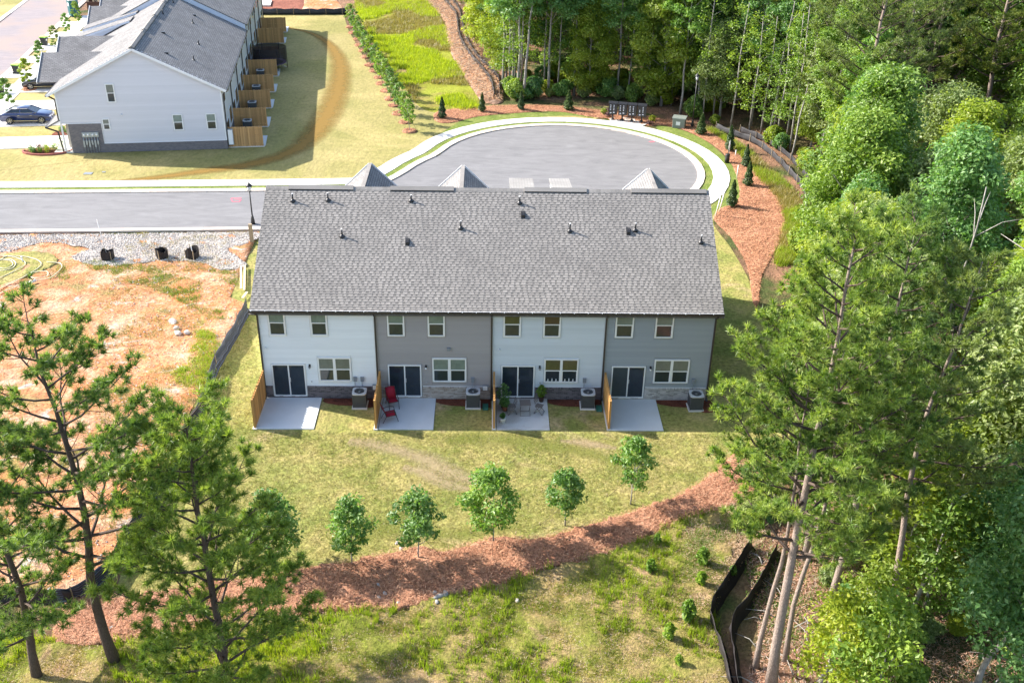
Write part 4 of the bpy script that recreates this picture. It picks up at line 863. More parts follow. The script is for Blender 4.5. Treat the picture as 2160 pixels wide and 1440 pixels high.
# fences, patios, AC units behind it
m = MB(); m.box((W2-.2,.1,.0),(W2+.02,LEN,.70)); m.build('brick_base', M['brick_far'], h2)
def h2p(x, y, z=0): p = H(x,y); return (p[0],p[1],z)
names = ['nearest','second','third','fourth','fifth','sixth','seventh','eighth']
labs = ['sunlit bright wooden fence at the near corner of the left row, white box beside it','second wooden fence from the near corner, beside an AC unit','third wooden fence from the near corner of the left row','fourth wooden fence from the near corner of the left row','wooden fence just in front of the trampoline','wooden fence half hidden behind the dark trampoline net','wooden fence just beyond the trampoline, second from the far end','farthest wooden fence of the left row, next to the black silt fence']
pf = None
FYS = [.35,6.15,12.2,18.0,24.3,30.3,39.6,45.6]
for k, y in enumerate(FYS):
    if pf is None:
        # built along local y, so turn it a quarter to stand out from the wall
        pf = privacy_fence(0, -3.12, -.05, 0, labs[0], h=1.85, mat='cedar2', grp='privacy fences behind the left row', loc=h2p(W2,y), rz=HA+PI/2)
    else: place(False, pf, h2p(W2,y), HA+PI/2, 1, labs[k])
    m = MB(); m.box((W2+.02,y+.16,-.1),(W2+3.25,y+2.9,.06)); o = m.build('patio_slab', M['patio']); o.location = (*HO,0); o.rotation_euler = (0,0,HA); tag(o, kind='structure')
for k, l in ((1,'AC unit of the left row against the second wooden fence'),(2,'AC unit of the left row against the third wooden fence'),(3,'AC unit of the left row between the third and fourth fence'),(4,'AC unit of the left row half hidden behind the fifth fence'),(5,'AC unit of the left row beside the trampoline')):
    place(False, acs, h2p(W2+1.35,FYS[k]-.75), HA, 1, l, 'AC units behind the left row')
t_ = thing('utility_cabinet', 'pale narrow cabinet between the gable corner and the nearest wooden fence', 'cabinet', h2p(W2+.35,.05), HA); m = MB(); m.box((-.22,-.12,.35),(.22,.12,1.75)); m.build('housing', M['meter'], t_); m = MB(); m.box((-.19,-.135,.4),(.19,-.121,1.7)); m.build('door', M['white_plastic'], t_)
# trampoline
tr = thing('trampoline', 'round trampoline with dark safety net and purple pad between the wooden fences', 'trampoline', h2p(W2+2.2,27.4), HA)
n = 20; r_ = 1.75; ring = lambda r_, z: [(r_*math.cos(2*PI*i/n), r_*math.sin(2*PI*i/n), z) for i in range(n+1)]
m = MB(); m.tube(ring(r_,.75),.03,6); m.build('frame', M['chrome'], tr)
for k in range(4):
    t = k*PI/2+.5; a = (r_*math.cos(t-.3), r_*math.sin(t-.3)); b = (r_*math.cos(t+.3), r_*math.sin(t+.3)); m = MB(); m.tube([(*a,.75),(a[0]*1.05,a[1]*1.05,.03),(b[0]*1.05,b[1]*1.05,.03),(*b,.75)],.025,6); m.build('leg', M['chrome'], tr)
m = MB(); V = ring(1.80,.79)[:-1]+ring(1.45,.80)[:-1]; m.add(V,[(i,(i+1)%n,n+(i+1)%n,n+i) for i in range(n)]); m.build('pad', M['purple'], tr, fix=False)
m = MB(); m.lathe([(1.44,.775),(1.44,.78)], (0,0,0), 20); m.build('mat', M['net'], tr)
for k in range(6):
    t = k*PI/3; m = MB(); m.tube([(1.85*math.cos(t),1.85*math.sin(t),.2),(1.85*math.cos(t),1.85*math.sin(t),2.6)],.035,6); m.build('pole', M['net'], tr)
def netmat():
    t = NT('trampoline_net'); t.fin((.035,.03,.032), .8); t.b.inputs['Alpha'].default_value = .82; return t.m
m = MB(); V = ring(1.80,.8)[:-1]+ring(1.80,2.5)[:-1]; m.add(V,[(i,(i+1)%n,n+(i+1)%n,n+i) for i in range(n)],0,True); m.build('safety_net', netmat(), tr, fix=False)
# ================================================================ SILT FENCES
def silt_fence(label, path, h=.7, mat='silt', post_step=2.6, lean=0, posts=True, post_mat='stake', wavy=.11, post_side=1, grp='black silt fences'):
    Q = resample(spline(path, 4, False), .45); f = thing('silt_fence', label, 'silt fence', (*Q[0],0), 0, grp); ox, oy = Q[0]; V = []; F = []; uvs = []
    rows = 5; run = 0; rr = random.Random(len(label))
    for i, p in enumerate(Q):
        a = Q[max(i-1,0)]; b = Q[min(i+1,len(Q)-1)]; d = Vector((b[0]-a[0],b[1]-a[1])).normalized(); nx, ny = -d.y, d.x
        if i: run += math.dist(Q[i],Q[i-1])
        sag = (1-abs(math.cos(PI*run/post_step)))*.13+rr.uniform(0,.05); ww = rr.uniform(-1,1)*wavy
        for r_ in range(rows):
            t = r_/(rows-1); o_ = ww*math.sin(t*PI)+lean*t+rr.uniform(-.03,.03)+(.22*post_side*(1-t)**3 if r_ == 0 else 0)
            V.append((p[0]-ox+nx*o_, p[1]-oy+ny*o_, t*(h-sag)-.03)); uvs.append((run,t*h*1.6))
    k = len(Q)
    for i in range(k-1):
        for r_ in range(rows-1): F.append((i*rows+r_,(i+1)*rows+r_,(i+1)*rows+r_+1,i*rows+r_+1))
    me = bpy.data.meshes.new('fabric'); me.from_pydata(V, [], F); uv = me.uv_layers.new(name='UVMap')
    for l in me.loops: uv.data[l.index].uv = uvs[l.vertex_index]
    for p_ in me.polygons: p_.use_smooth = True
    me.materials.append(M[mat]); o = put(bpy.data.objects.new('fabric', me), f); s = o.modifiers.new('thickness','SOLIDIFY'); s.thickness = .012
    if posts:
        P = resample(spline(path, 4, False), post_step)
        for i, p in enumerate(P):
            b = P[min(i+1,len(P)-1)]; a = P[max(i-1,0)]; d = Vector((b[0]-a[0],b[1]-a[1])).normalized(); nx, ny = -d.y*post_side, d.x*post_side
            m = MB(); m.box((-.022,-.022,-.1),(.022,.022,h+.12)); q = m.build('stake', M[post_mat], f); q.location = (p[0]-ox-nx*.05, p[1]-oy-ny*.05, 0); q.rotation_euler = (rr.uniform(-.08,.08), rr.uniform(-.08,.08), 0)
    return f
silt_fence('black silt fence with pale stakes between the rear lawn and the bare lot', [(-3.11,10.18),(-3.16,7.06),(-3.35,4.37),(-3.40,2.22),(-3.18,-0.17),(-3.19,-2.50),(-3.41,-4.87),(-3.43,-7.26),(-3.58,-9.46),(-3.69,-11.17),(-3.86,-12.56),(-3.90,-14.00),(-4.22,-15.02),(-4.84,-15.81),(-5.57,-15.92)], .95, 'silt', 2.3, 0, post_side=1)
silt_fence('brown-black silt fence running left from the corner, behind the left pines', [(-4.88,-15.92),(-6.02,-15.76),(-7.23,-15.65),(-9.16,-15.65),(-11.82,-15.73)], .75, 'silt_plain', 2.4)
silt_fence('black silt fence across the far end of the lawn beside the left row', [H(10.2,56.3),H(14,56.2),H(18,55.9),H(24.4,55.8)], .9, 'silt', 2.2)
silt_fence('left strand of the double silt fence on the brush berm', [(2.74,118.06),(6.17,104.07),(7.55,96.33),(8.24,85.23),(9.43,76.73),(11.20,68.76),(12.27,63.29),(12.62,57.53)], .85, 'silt_plain', 3, .05, grp='silt fences on the berms')
silt_fence('right strand of the double silt fence on the brush berm', [(4.11,120.12),(7.57,102.55),(8.46,93.45),(9.31,82.74),(10.88,73.42),(13.06,65.25),(13.21,57.55)], .85, 'silt_plain', 3, -.05, grp='silt fences on the berms')
silt_fence('grey silt fence curving round the grass bank at the forest edge', [(33.98,48.36),(35.21,46.52),(36.73,44.20),(37.56,40.27),(37.94,36.00),(38.11,32.61),(37.40,28.90),(36.24,24.98)], .75, 'silt_grey', 2.2, .05, grp='silt fences on the berms')
silt_fence('outer silt fence behind the grey one, right at the trees', [(36.14,47.70),(37.79,44.92),(38.80,40.95),(39.17,36.63),(39.00,32.09),(38.22,28.42)], .7, 'silt_grey', 2.2, grp='silt fences on the berms')
silt_fence('left of the two black silt fences at the foot of the right pines', [(23.98,-12.38),(22.70,-14.45),(21.37,-16.61),(21.40,-18.49),(21.38,-20.87)], .75, 'silt_plain', 2.5, -.08, posts=False, wavy=.1)
silt_fence('right of the two black silt fences at the foot of the right pines', [(25.08,-12.70),(23.38,-15.55),(22.07,-17.33),(21.80,-19.11),(21.61,-21.10)], .70, 'silt_plain', 2.5, -.06, posts=False, wavy=.1)
# torn brush and debris on the berms are scattered below
# ================================================================ STREET FURNITURE
def lamp(label, p, h):
    l = thing('street_lamp', label, 'street lamp', p, 0, 'black street lamps')
    m = MB(); m.lathe([(.16,0),(.15,.25),(.09,.6),(.06,.7)], (0,0,0), 12); m.build('base', M['black'], l)
    m = MB(); m.tube([(0,0,.6),(0,0,h-.6)],[.055,.045],10); m.build('pole', M['black'], l)
    m = MB(); m.lathe([(.05,h-.62),(.14,h-.58),(.10,h-.55)], (0,0,0), 8); m.lathe([(.27,h-.14),(.20,h-.05),(.06,h+.06),(.02,h+.16)], (0,0,0), 8)
    for k in range(4):
        t = k*PI/2; m.tube([(.12*math.cos(t),.12*math.sin(t),h-.56),(.19*math.cos(t),.19*math.sin(t),h-.13)],.012,4)
    hd = m.build('lamp_head', M['black'], l); m = MB(); m.lathe([(.10,h-.54),(.16,h-.16)], (0,0,0), 8); m.build('lamp_glass', M['lens'], hd)
lamp('black lantern street lamp at the left end of the main roof', (-5.55,24.2), 3.15)
lamp('tall black street lamp in front of the dark trees behind the cul-de-sac', (31.85,49.31), 5.1)
mb_ = thing('mailbox_cluster', 'row of black pedestal mailboxes on a concrete pad by the cul-de-sac', 'mailboxes', (25.66,50.90), R(-13))
for k in range(4):
    x = -1.42+k*.95; u = MB(); z0 = .62; u.box((x-.40,-.22,z0),(x+.40,.22,1.72)); b = u.build('mailbox', M['black'], mb_)
    m = MB(); m.extr([(-.28,1.72),(.28,1.72),(.24,1.78),(0,1.90),(-.24,1.78)],'x',x-.45,x+.45); m.build('cap', M['black'], b)
    m = MB(); m.tube([(x,0,.05),(x,0,z0)],.07,8); m.lathe([(.20,.05),(.18,.12),(.09,.22)],(x,0,0),12); m.build('pedestal', M['black'], b)
    m = MB()
    for j in range(2):
        for i in range(4 if not (k == 3 and j == 0) else 2): xx = x-.27+j*.32; m.box((xx,-.235,1.05+i*.15),(xx+.09,-.221,1.13+i*.15))
        m.box((x-.27+j*.3,-.235,.74+.05*j),(x-.12+j*.3,-.221,.84+.05*j))
    m.build('number_plate', M['glow_red'], b)
t_ = thing('transformer', 'green utility transformer box on the mulch beside the tall lamp', 'transformer', (30.55,49.26), R(-18)); m = MB(); m.box((-.60,-.5,0),(.60,.5,.95)); m.build('housing', M['transformer'], t_, bevel=.03)
m = MB(); m.extr([(-.55,.955),(.55,.955),(.50,1.03),(-.50,1.03)],'x',-.66,.66); m.build('lid', M['transformer'], t_); m = MB(); m.box((-.25,-.515,.3),(.15,-.502,.65)); m.build('warning_plate', M['white_plastic'], t_)
t_ = thing('utility_box', 'small dark grey utility box left of the tall lamp', 'utility box', (31.11,50.19), 0); m = MB(); m.box((-.25,-.2,0),(.25,.2,.5)); m.box((-.27,-.22,.5),(.27,.22,.56)); m.build('housing', M['grey_box'], t_)
def marker(name, label, p, h, w_=.09, lean=0, grp='white marker posts right of the cul-de-sac', mat='pvc'):
    t = thing(name, label, 'post', p, 0, grp); m = MB(); m.tube([(0,0,0),(lean,0,h)],w_/2,8); m.build('pipe', M[mat], t); m = MB(); m.lathe([(w_*.6,h-.05),(w_*.6,h+.03)],(lean,0,0),8); m.build('cap', M[mat], t); return t
marker('marker_post','short white post in the mulch beside the upper shrubs', (34.30,40.80), .55); marker('marker_post','white post on the grass verge below the upper shrubs', (33.23,35.05), 1.15)
marker('marker_post','left of the two tall white posts at the right roof corner', (29.79,26.62), 1.75, .10, .25); marker('marker_post','right of the two tall white posts at the right roof corner', (30.26,27.51), 1.6, .10, .22)
marker('marker_post','thin white pole standing in the first black filter bag', (-14.28,17.75), 2.9, .05, -.25, 'white pipes on the bare lot'); marker('marker_post','short white pipe in the filter bag nearest the house', (-8.42,17.88), 1.1, .06, -.05, 'white pipes on the bare lot')
marker('marker_post','white stake on the green patch beside the hose', (-19.72,16.86), .5, .10, -.05, 'white pipes on the bare lot')
t_ = thing('hydrant_cover','dark cylinder on the verge beside a white post', 'utility cover', (33.19,39.11)); m = MB(); m.lathe([(.20,0),(.21,.75),(.18,.80)],(0,0,0),12); m.build('barrel', M['black'], t_); m = MB(); m.tube([(.0,0,.8),(.05,0,1.3)],.03,6); m.build('stem', M['black'], t_)
t_ = thing('marker_post','white post standing behind the dark cylinder','post', (33.82,41.43)); m = MB(); m.box((-.05,-.03,0),(.05,.03,1.2)); m.build('board', M['pvc'], t_)
m = MB(); m.box((-.35,-.25,0),(.35,.25,.02)); o = m.build('manhole_cover', M['grey_box']); o.location = (*(-21.33,34.63),.0); tag(o, 'flat grey access cover in the lawn in front of the gable wall', 'access cover')
o = m.build('manhole_cover', M['grey_box']); o.location = (*(-20.16,35.01),.0); o.scale = (.4,.4,1); tag(o, 'tiny grey cover in the lawn right of the larger cover', 'access cover')
# red survey marks sprayed on the road
def ring_mark(name, label, p, pts):
    m = MB(); 
    for poly in pts:
        for a, b in zip(poly[:-1], poly[1:]): m.bar((*a,0),(*b,0),.07,.004)
    o = m.build(name, M['red_paint']); o.location = (*p,.012); return tag(o, label, 'road marking')
ring_mark('survey_mark','red sprayed survey mark on the road left of the main roof', (-7.81,28.99), [[(-.5,.35),(-.25,-.35),(.3,-.4),(.35,.1),(-.2,.15)],[(-.5,.35),(.3,.45)]])
ring_mark('survey_mark','faint red sprayed dash on the cul-de-sac below the transformer', (27.29,44.68), [[(-.3,0),(.3,.1)],[(-.2,-.2),(.25,-.1)]])
# ---- bins, portable toilet
def bin_(p, rz, label, first=[None]):
    if first[0]: return place(False, first[0], p, rz, 1, label)
    t = thing('wheelie_bin', label, 'rubbish bin', p, rz, 'black bins with lime lids'); first[0] = t
    m = MB(); m.add([(-.24,-.27,.08),(.24,-.27,.08),(.24,.25,.08),(-.24,.25,.08),(-.32,-.36,1.0),(.32,-.36,1.0),(.32,.34,1.0),(-.32,.34,1.0)],[(0,3,2,1),(4,5,6,7),(0,1,5,4),(1,2,6,5),(2,3,7,6),(3,0,4,7)]); m.build('body', M['bin'], t, bevel=.02)
    m = MB(); m.extr([(-.42,1.0),(-.40,1.06),(0,1.12),(.36,1.08),(.38,1.0)],'x',-.35,.35); m.build('lid', M['bin_lid'], t)
    for s in (-.27,.27):
        m = MB(); m.tube([(s-.03,.27,.12),(s+.03,.27,.12)],.12,12); m.build('wheel', M['tyre'], t)
    m = MB(); m.tube([(-.28,.40,.98),(.28,.40,.98)],.018,6); m.build('handle', M['bin'], t); m = MB(); m.box((-.10,-.375,.6),(.10,-.33,.78)); m.build('sticker', M['white_plastic'], t); return t
bin_(H(-11.9,40.3), HA+R(70), 'black bin with lime lid farthest up the left street'); bin_(H(-11.7,27.3), HA+R(70), 'black bin with lime lid behind the small bright green tree'); bin_(H(-11.4,19.8), HA+R(60), 'black bin at the very left edge of the picture')
t_ = thing('portable_toilet','teal portable toilet standing on the kerb of the left street','portable toilet', H(-12.0,56.9), HA+R(-60)); m = MB(); m.box((-.58,-.58,.05),(.58,.58,2.1)); m.build('cabin', M['teal'], t_, bevel=.03)
m = MB(); m.box((-.62,-.62,2.1),(.62,.62,2.2)); m.extr([(-.6,2.2),(.6,2.2),(.35,2.34),(-.35,2.34)],'x',-.6,.6); m.build('roof', M['white_plastic'], t_); m = MB(); m.box((-.42,-.60,.15),(.42,-.581,2.0)); d = m.build('door', M['teal'], t_); m = MB(); m.box((-.25,-.612,1.35),(.25,-.601,1.75)); m.build('sign', M['white_plastic'], d); m = MB(); m.box((.581,-.3,1.7),(.59,.3,1.95)); m.build('vent', M['black'], t_)
t_ = thing('skip', 'dark open waste skip beside the portable toilet', 'skip', H(-8.5,60.0), HA); m = MB(); m.box((-2.2,-1.1,.1),(2.2,-1.02,1.4)); m.box((-2.2,1.02,.1),(2.2,1.1,1.4)); m.box((-2.2,-1.02,.1),(-2.12,1.02,1.4)); m.box((2.12,-1.02,.1),(2.2,1.02,1.4)); m.box((-2.12,-1.02,.1),(2.12,1.02,.2)); m.build('container', simple('rusty_brown', (.10,.05,.035), .8), t_); m = MB(); rr = random.Random(8)
for k in range(30):
    x, y = rr.uniform(-2,2), rr.uniform(-.9,.9); m.bar((x,y,.9),(x+rr.uniform(-.8,.8),y+rr.uniform(-.5,.5),1.6+rr.uniform(-.2,.3)),.12,.04)
tag(m.build('rubble', M['lumber'], t_), kind='stuff')
# ---- cars
def car(label, p, rz, paint):
    c = thing('parked_car', label, 'car', p, rz, 'parked cars on the left driveways'); L_, w_ = 4.75, .90
    # body side profile (x forward), rounded in plan by narrowing the ends
    prof = [(-2.36,.42),(-2.38,.72),(-2.30,.96),(-1.75,1.02),(-1.45,1.03),(.95,.98),(1.55,.90),(2.10,.76),(2.32,.60),(2.36,.38),(2.20,.22),(-2.20,.24)]
    lower = [(-2.36,.36),(-2.38,.66),(-2.32,.80),(-1.7,.86),(-1.2,.86),(1.0,.82),(1.6,.76),(2.1,.66),(2.3,.55),(2.34,.40),(2.2,.22),(-2.2,.24)]
    def nar(x): return 1-.16*max(0,(abs(x)-1.55)/.85)**2
    st = [(-w_,lower,1.0),(-w_*.97,prof,1.0),(-w_*.55,prof,1.0),(0,prof,1.0),(w_*.55,prof,1.0),(w_*.97,prof,1.0),(w_,lower,1.0)]
    V = []; k = len(prof)
    for i, (y, pr_, _) in enumerate(st):
        for (x, z) in pr_:
            zz = z+(.03 if i in (2,3,4) and z > .7 else 0); xx = x*(1 if i in (2,3,4) else .985); V.append((xx, y*nar(x), zz))
    F = [(i*k+j, i*k+(j+1)%k, (i+1)*k+(j+1)%k, (i+1)*k+j) for i in range(len(st)-1) for j in range(k)]+[tuple(range(k)), tuple((len(st)-1)*k+j for j in range(k))[::-1]]
    b = MB(); b.add(V, F, 0, True); bo = b.build('body', paint, c)
    # wheel arches: dark discs, then cabin
    gh = [(-1.80,1.00),(-1.12,1.36),(-.35,1.45),(.30,1.40),(1.12,.97)]; V = []; ys = [(-.78,.0),(-.62,1),(.62,1),(.78,.0)]
    V = []
    for y, t in ((-.80,0),(-.62,1),(.62,1),(.80,0)):
        for (x, z) in gh: V.append((x if z < 1.1 else x*.96, y if z < 1.1 else math.copysign(.60,y) if t == 0 else y*.97, z if t else min(z,1.0) if z < 1.1 else z-.03))
    k = len(gh); F = [(i*k+j, i*k+j+1, (i+1)*k+j+1, (i+1)*k+j) for i in range(3) for j in range(k-1)]
    V = [(-1.80,-.74,1.0),(1.12,-.76,.97),(1.12,.76,.97),(-1.80,.74,1.0),(-1.08,-.58,1.38),(.30,-.60,1.40),(.30,.60,1.40),(-1.08,.58,1.38)]
    m = MB(); m.add(V, [(0,1,5,4),(1,2,6,5),(2,3,7,6),(3,0,4,7),(4,5,6,7)]); m.build('cabin_glass', M['car_glass'], c)
    m = MB(); m.add([(-1.14,-.585,1.375),(-.35,-.605,1.42),(.34,-.605,1.395),(.34,.605,1.395),(-.35,.605,1.42),(-1.14,.585,1.375),(-1.10,-.50,1.43),(-.35,-.50,1.475),(.30,-.50,1.44),(.30,.50,1.44),(-.35,.50,1.475),(-1.10,.50,1.43)],
        [(0,1,7,6),(1,2,8,7),(2,3,9,8),(3,4,10,9),(4,5,11,10),(5,0,6,11),(6,7,10,11),(7,8,9,10),(0,5,4,3,2,1)], 0, True); m.build('roof', paint, c)
    for s in (-1,1):
        m = MB(); m.bar((1.12,s*.765,.98),(.32,s*.607,1.41),.06,.05); m.bar((-1.82,s*.745,1.0),(-1.10,s*.585,1.39),.12,.06); m.bar((-.42,s*.755,.99),(-.38,s*.60,1.41),.07,.04); m.build('pillar', paint, c)
        m = MB(); m.bar((-1.75,s*.775,1.035),(1.0,s*.79,1.0),.015,.03); m.bar((-1.15,s*.605,1.385),(.30,s*.625,1.40),.015,.025); m.bar((-1.75,s*.905,.33),(1.3,s*.905,.30),.015,.035); m.build('chrome_trim', M['chrome'], c)
        for hx in (-.55,.55): m = MB(); m.box((hx-.1,s*.895-.02,.80),(hx+.1,s*.895+.02,.83)); m.build('door_handle', M['chrome'], c)
        m = MB(); m.box((.72,s*.94-.08,.98),(.88,s*.94+.08,1.09)); m.build('mirror', paint, c, bevel=.02)
        for wx in (-1.42,1.42):
            m = MB(); m.tube([(wx,s*.70,.335),(wx,s*.915,.335)],.335,20); wh = m.build('wheel', M['tyre'], c)
            m = MB(); m.tube([(wx,s*.86,.335),(wx,s*.917,.335)],.235,20); rm = m.build('rim', M['tyre'], wh); m = MB()
            for q in range(5):
                t = q*2*PI/5; m.bar((wx,s*.925,.335),(wx+.22*math.cos(t),s*.925,.335+.22*math.sin(t)),.06,.02,up=(0,1,0))
            m.tube([(wx+.225*math.cos(2*PI*i/16),s*.922,.335+.225*math.sin(2*PI*i/16)) for i in range(17)],.014,4); m.build('spokes', M['rim'], wh)
        m = MB(); m.box((-2.37,s*.66-.14,.68),(-2.26,s*.66+.14,.84)); m.build('tail_light', M['tail'], c)
        m = MB(); m.box((2.06,s*.62-.16,.58),(2.24,s*.62+.16,.70)); m.build('headlight', M['lens'], c)
    m = MB(); m.box((-2.385,-.25,.50),(-2.37,.25,.62)); m.build('number_plate', M['white_plastic'], c)
    m = MB(); m.box((2.30,-.45,.40),(2.37,.45,.60)); m.build('grille', M['black'], c)
    return c
car('dark navy sedan parked on the left driveway, nose towards the house', (*H(-6.1,9.55),.06), HA, M['paint_navy'])
car('black and blue car half hidden behind the nearest dark street gable', (*H(-7.2,21.5),.06), HA+PI, M['paint_black'])

# ================================================================ PATIO FURNITURE AND PLANTS
def armchair(label, p, rz):
    c = thing('patio_chair', label, 'chair', p, rz, 'red patio chairs')
    seat = MB(); seat.add([(-.25,-.26,.42),(.25,-.26,.42),(.25,.20,.37),(-.25,.20,.37)],[(0,1,2,3)]); o = seat.build('seat', M['red_fabric'], c, fix=False); s = o.modifiers.new('t','SOLIDIFY'); s.thickness = .02
    b = MB(); V = [(x,.20+t*.20+.05*t*t,.37+t*.62+(.04 if (abs(x) < .1 and t == 1) else 0)) for t in (0,.5,1) for x in (-.25,-.08,.08,.25)]; b.add(V,[(r_*4+j,r_*4+j+1,(r_+1)*4+j+1,(r_+1)*4+j) for r_ in range(2) for j in range(3)],0,True); o = b.build('backrest', M['red_fabric'], c, fix=False); s = o.modifiers.new('t','SOLIDIFY'); s.thickness = .02
    for sx in (-.27,.27):
        m = MB(); m.tube([(sx,-.40,0),(sx,-.29,.42),(sx,-.27,.62),(sx,-.10,.66),(sx,.16,.64),(sx,.28,.60)],.018,6); m.build('leg', M['bronze'], c)
        m = MB(); m.tube([(sx,.42,0),(sx,.22,.36),(sx,.30,.62),(sx,.46,1.0)],.018,6); m.build('leg', M['bronze'], c)
        m = MB(); m.tube([(sx,-.28,.41),(sx,.2,.37)],.015,6); m.build('seat_rail', M['bronze'], c)
    m = MB(); m.tube([(-.27,-.27,.42),(.27,-.27,.42)],.015,6); m.tube([(-.27,.45,1.0),(.27,.45,1.0)],.015,6); m.build('crossbar', M['bronze'], c); return c
ac1 = armchair('red sling chair close to the sliding door of the taupe house', (6.98,-.95,.05), R(20))
place(False, ac1, (6.95,-2.25,.05), R(105), 1, 'red sling chair near the front edge of the patio')
def folding(label, p, rz, table=False):
    c = thing('bistro_table' if table else 'folding_chair', label, 'table' if table else 'chair', p, rz, None if table else 'slatted folding chairs')
    if table:
        for k in range(7):
            m = MB(); m.box((-.29,-.29+k*.083,.69),(.29,-.29+k*.083+.074,.71)); m.build('slat', M['taupe_metal'], c)
        for s in (-.26,.26):
            m = MB(); m.tube([(s,-.24,.0),(s,.24,.68)],.013,6); m.build('leg', M['taupe_metal'], c); m = MB(); m.tube([(s*.92,.24,.0),(s*.92,-.24,.68)],.013,6); m.build('leg', M['taupe_metal'], c)
        m = MB(); m.tube([(-.26,-.24,.01),(.26,-.24,.01)],.012,6); m.tube([(-.24,.24,.01),(.24,.24,.01)],.012,6); m.build('crossbar', M['taupe_metal'], c)
        return c
    for k in range(5):
        m = MB(); m.box((-.20,-.20+k*.08,.44),(.20,-.20+k*.08+.07,.455)); m.build('seat_slat', M['taupe_metal'], c)
    for s in (-.21,.21):
        m = MB(); m.tube([(s,-.26,0),(s,.12,.45),(s,.24,.88)],.013,6); m.build('leg', M['taupe_metal'], c); m = MB(); m.tube([(s*.9,.24,0),(s*.9,-.20,.44)],.013,6); m.build('leg', M['taupe_metal'], c)
    for z, y in ((.62,.17),(.74,.205),(.85,.235)):
        m = MB(); m.box((-.20,y-.01,z),(.20,y+.01,z+.06)); m.build('back_slat', M['taupe_metal'], c)
    m = MB(); m.tube([(-.2,-.24,.02),(.2,-.24,.02)],.012,6); m.tube([(-.19,.23,.02),(.19,.23,.02)],.012,6); m.build('crossbar', M['taupe_metal'], c); return c
fc = folding('folding chair left of the small table', (13.42,-1.55,.05), R(-78)); place(False, fc, (14.88,-1.50,.05), R(70), 1, 'folding chair right of the small table')
folding('small square slatted bistro table between two folding chairs', (14.12,-1.60,.05), R(3), True)
# ---- foliage builders (numpy)
def leaves(cent, size, rng, up=.35, aspect=.55, bend=.25, outward=None, ow=.0):
    """leaf-shaped quads at the given points: returns verts (4N,3), faces (N,4)"""
    N = len(cent); n = rng.normal(size=(N,3)); n[:,2] = np.abs(n[:,2])+up
    if outward is not None: n = n/np.linalg.norm(n,axis=1,keepdims=True)*(1-ow)+outward*ow
    n /= np.linalg.norm(n,axis=1,keepdims=True)+1e-9
    a = np.cross(n, rng.normal(size=(N,3))); a /= np.linalg.norm(a,axis=1,keepdims=True)+1e-9; b = np.cross(n,a)
    s = size*rng.uniform(.6,1.35,(N,1)) if np.isscalar(size) else size[:,None]*rng.uniform(.6,1.35,(N,1))
    V = np.stack([cent-a*s, cent-b*s*aspect+n*s*bend*.3, cent+a*s-n*s*bend, cent+b*s*aspect+n*s*bend*.3], 1).reshape(-1,3)
    return V, np.arange(4*N).reshape(N,4)
def tube_np(pts, rad, n=6):
    m = MB(); m.tube(pts, rad, n); return m
def deciduous(seed, label, h=15, cr=3.6, base=.3, leaf='leaf', nl=13000, ls=.17, trunk_r=.2, bk='bark_grey', name='broadleaf_tree', cat='tree', shape=1.0, nclump=46, lean=.4, group=None, gap=.0, limbs=True):
    rng = np.random.default_rng(seed); rr = random.Random(seed); t = thing(name, label, cat, (0,0,0), 0, group)
    lx, ly = rr.uniform(-lean,lean), rr.uniform(-lean,lean); k = 7
    path = [(lx*(i/k)**1.5+rr.uniform(-.1,.1)*(i > 0)*min(1,h/8), ly*(i/k)**1.5+rr.uniform(-.1,.1)*(i > 0)*min(1,h/8), h*.93*i/k-(.15 if i == 0 else 0)) for i in range(k+1)]
    m = MB(); m.tube(path, [trunk_r*(1.25 if i == 0 else 1-.82*i/k) for i in range(k+1)], 7)
    def trunk_at(z):
        f = min(max(z/(h*.93)*k,0),k-.001); i = int(f); a, b = path[i], path[i+1]; return Vector(a).lerp(Vector(b), f-i)
    cl = []; golden = 2.39996
    for i in range(nclump):
        f = (i+.5)/nclump; z = h*(base+(1-base)*f); prof = math.sin(PI*min(1,(.10+.90*f))**shape)**.6 if f < .98 else .25
        prof = max(.18,prof); R_ = cr*prof*rr.uniform(.40,1.12); a = i*golden+rr.uniform(-.4,.4); p0 = trunk_at(z*.93-R_*.25); c = Vector((p0.x+R_*math.cos(a), p0.y+R_*math.sin(a), z+rr.uniform(-.3,.3)*h/15))
        cl.append((c, rr.uniform(.6,1.3)*cr*.34))
        if limbs and i % 2 == 0:
            st = trunk_at(max(h*.12, z*.93-R_*.7)); mid = st.lerp(c,.5)+Vector((0,0,-.08*R_)); m.tube([st,mid,c],[max(.02,trunk_r*.32*(1-.5*f)),max(.014,trunk_r*.2),.012],4)
    m.build('trunk', M[bk], t)
    w_ = np.array([r_**2 for _, r_ in cl]); w_ = w_/w_.sum(); cnt = rng.multinomial(nl, w_); C_ = []; O_ = []; RND = []
    for (c, r_), q in zip(cl, cnt):
        d = rng.normal(size=(q,3)); d /= np.linalg.norm(d,axis=1,keepdims=True); rad = r_*rng.uniform(.1,1.25,(q,1))**.6; P = d*rad*np.array([1.15,1.15,.72]); C_.append(np.array(c)+P); O_.append(d); RND.append(np.clip(rng.normal(.5,.22,q)+rr.uniform(-.22,.22),0,1))
    C_ = np.concatenate(C_); O_ = np.concatenate(O_); V, F = leaves(C_, ls, rng, .45, outward=O_, ow=.35)
    raw('crown', V, F, M[leaf], t, np.concatenate(RND)); return t
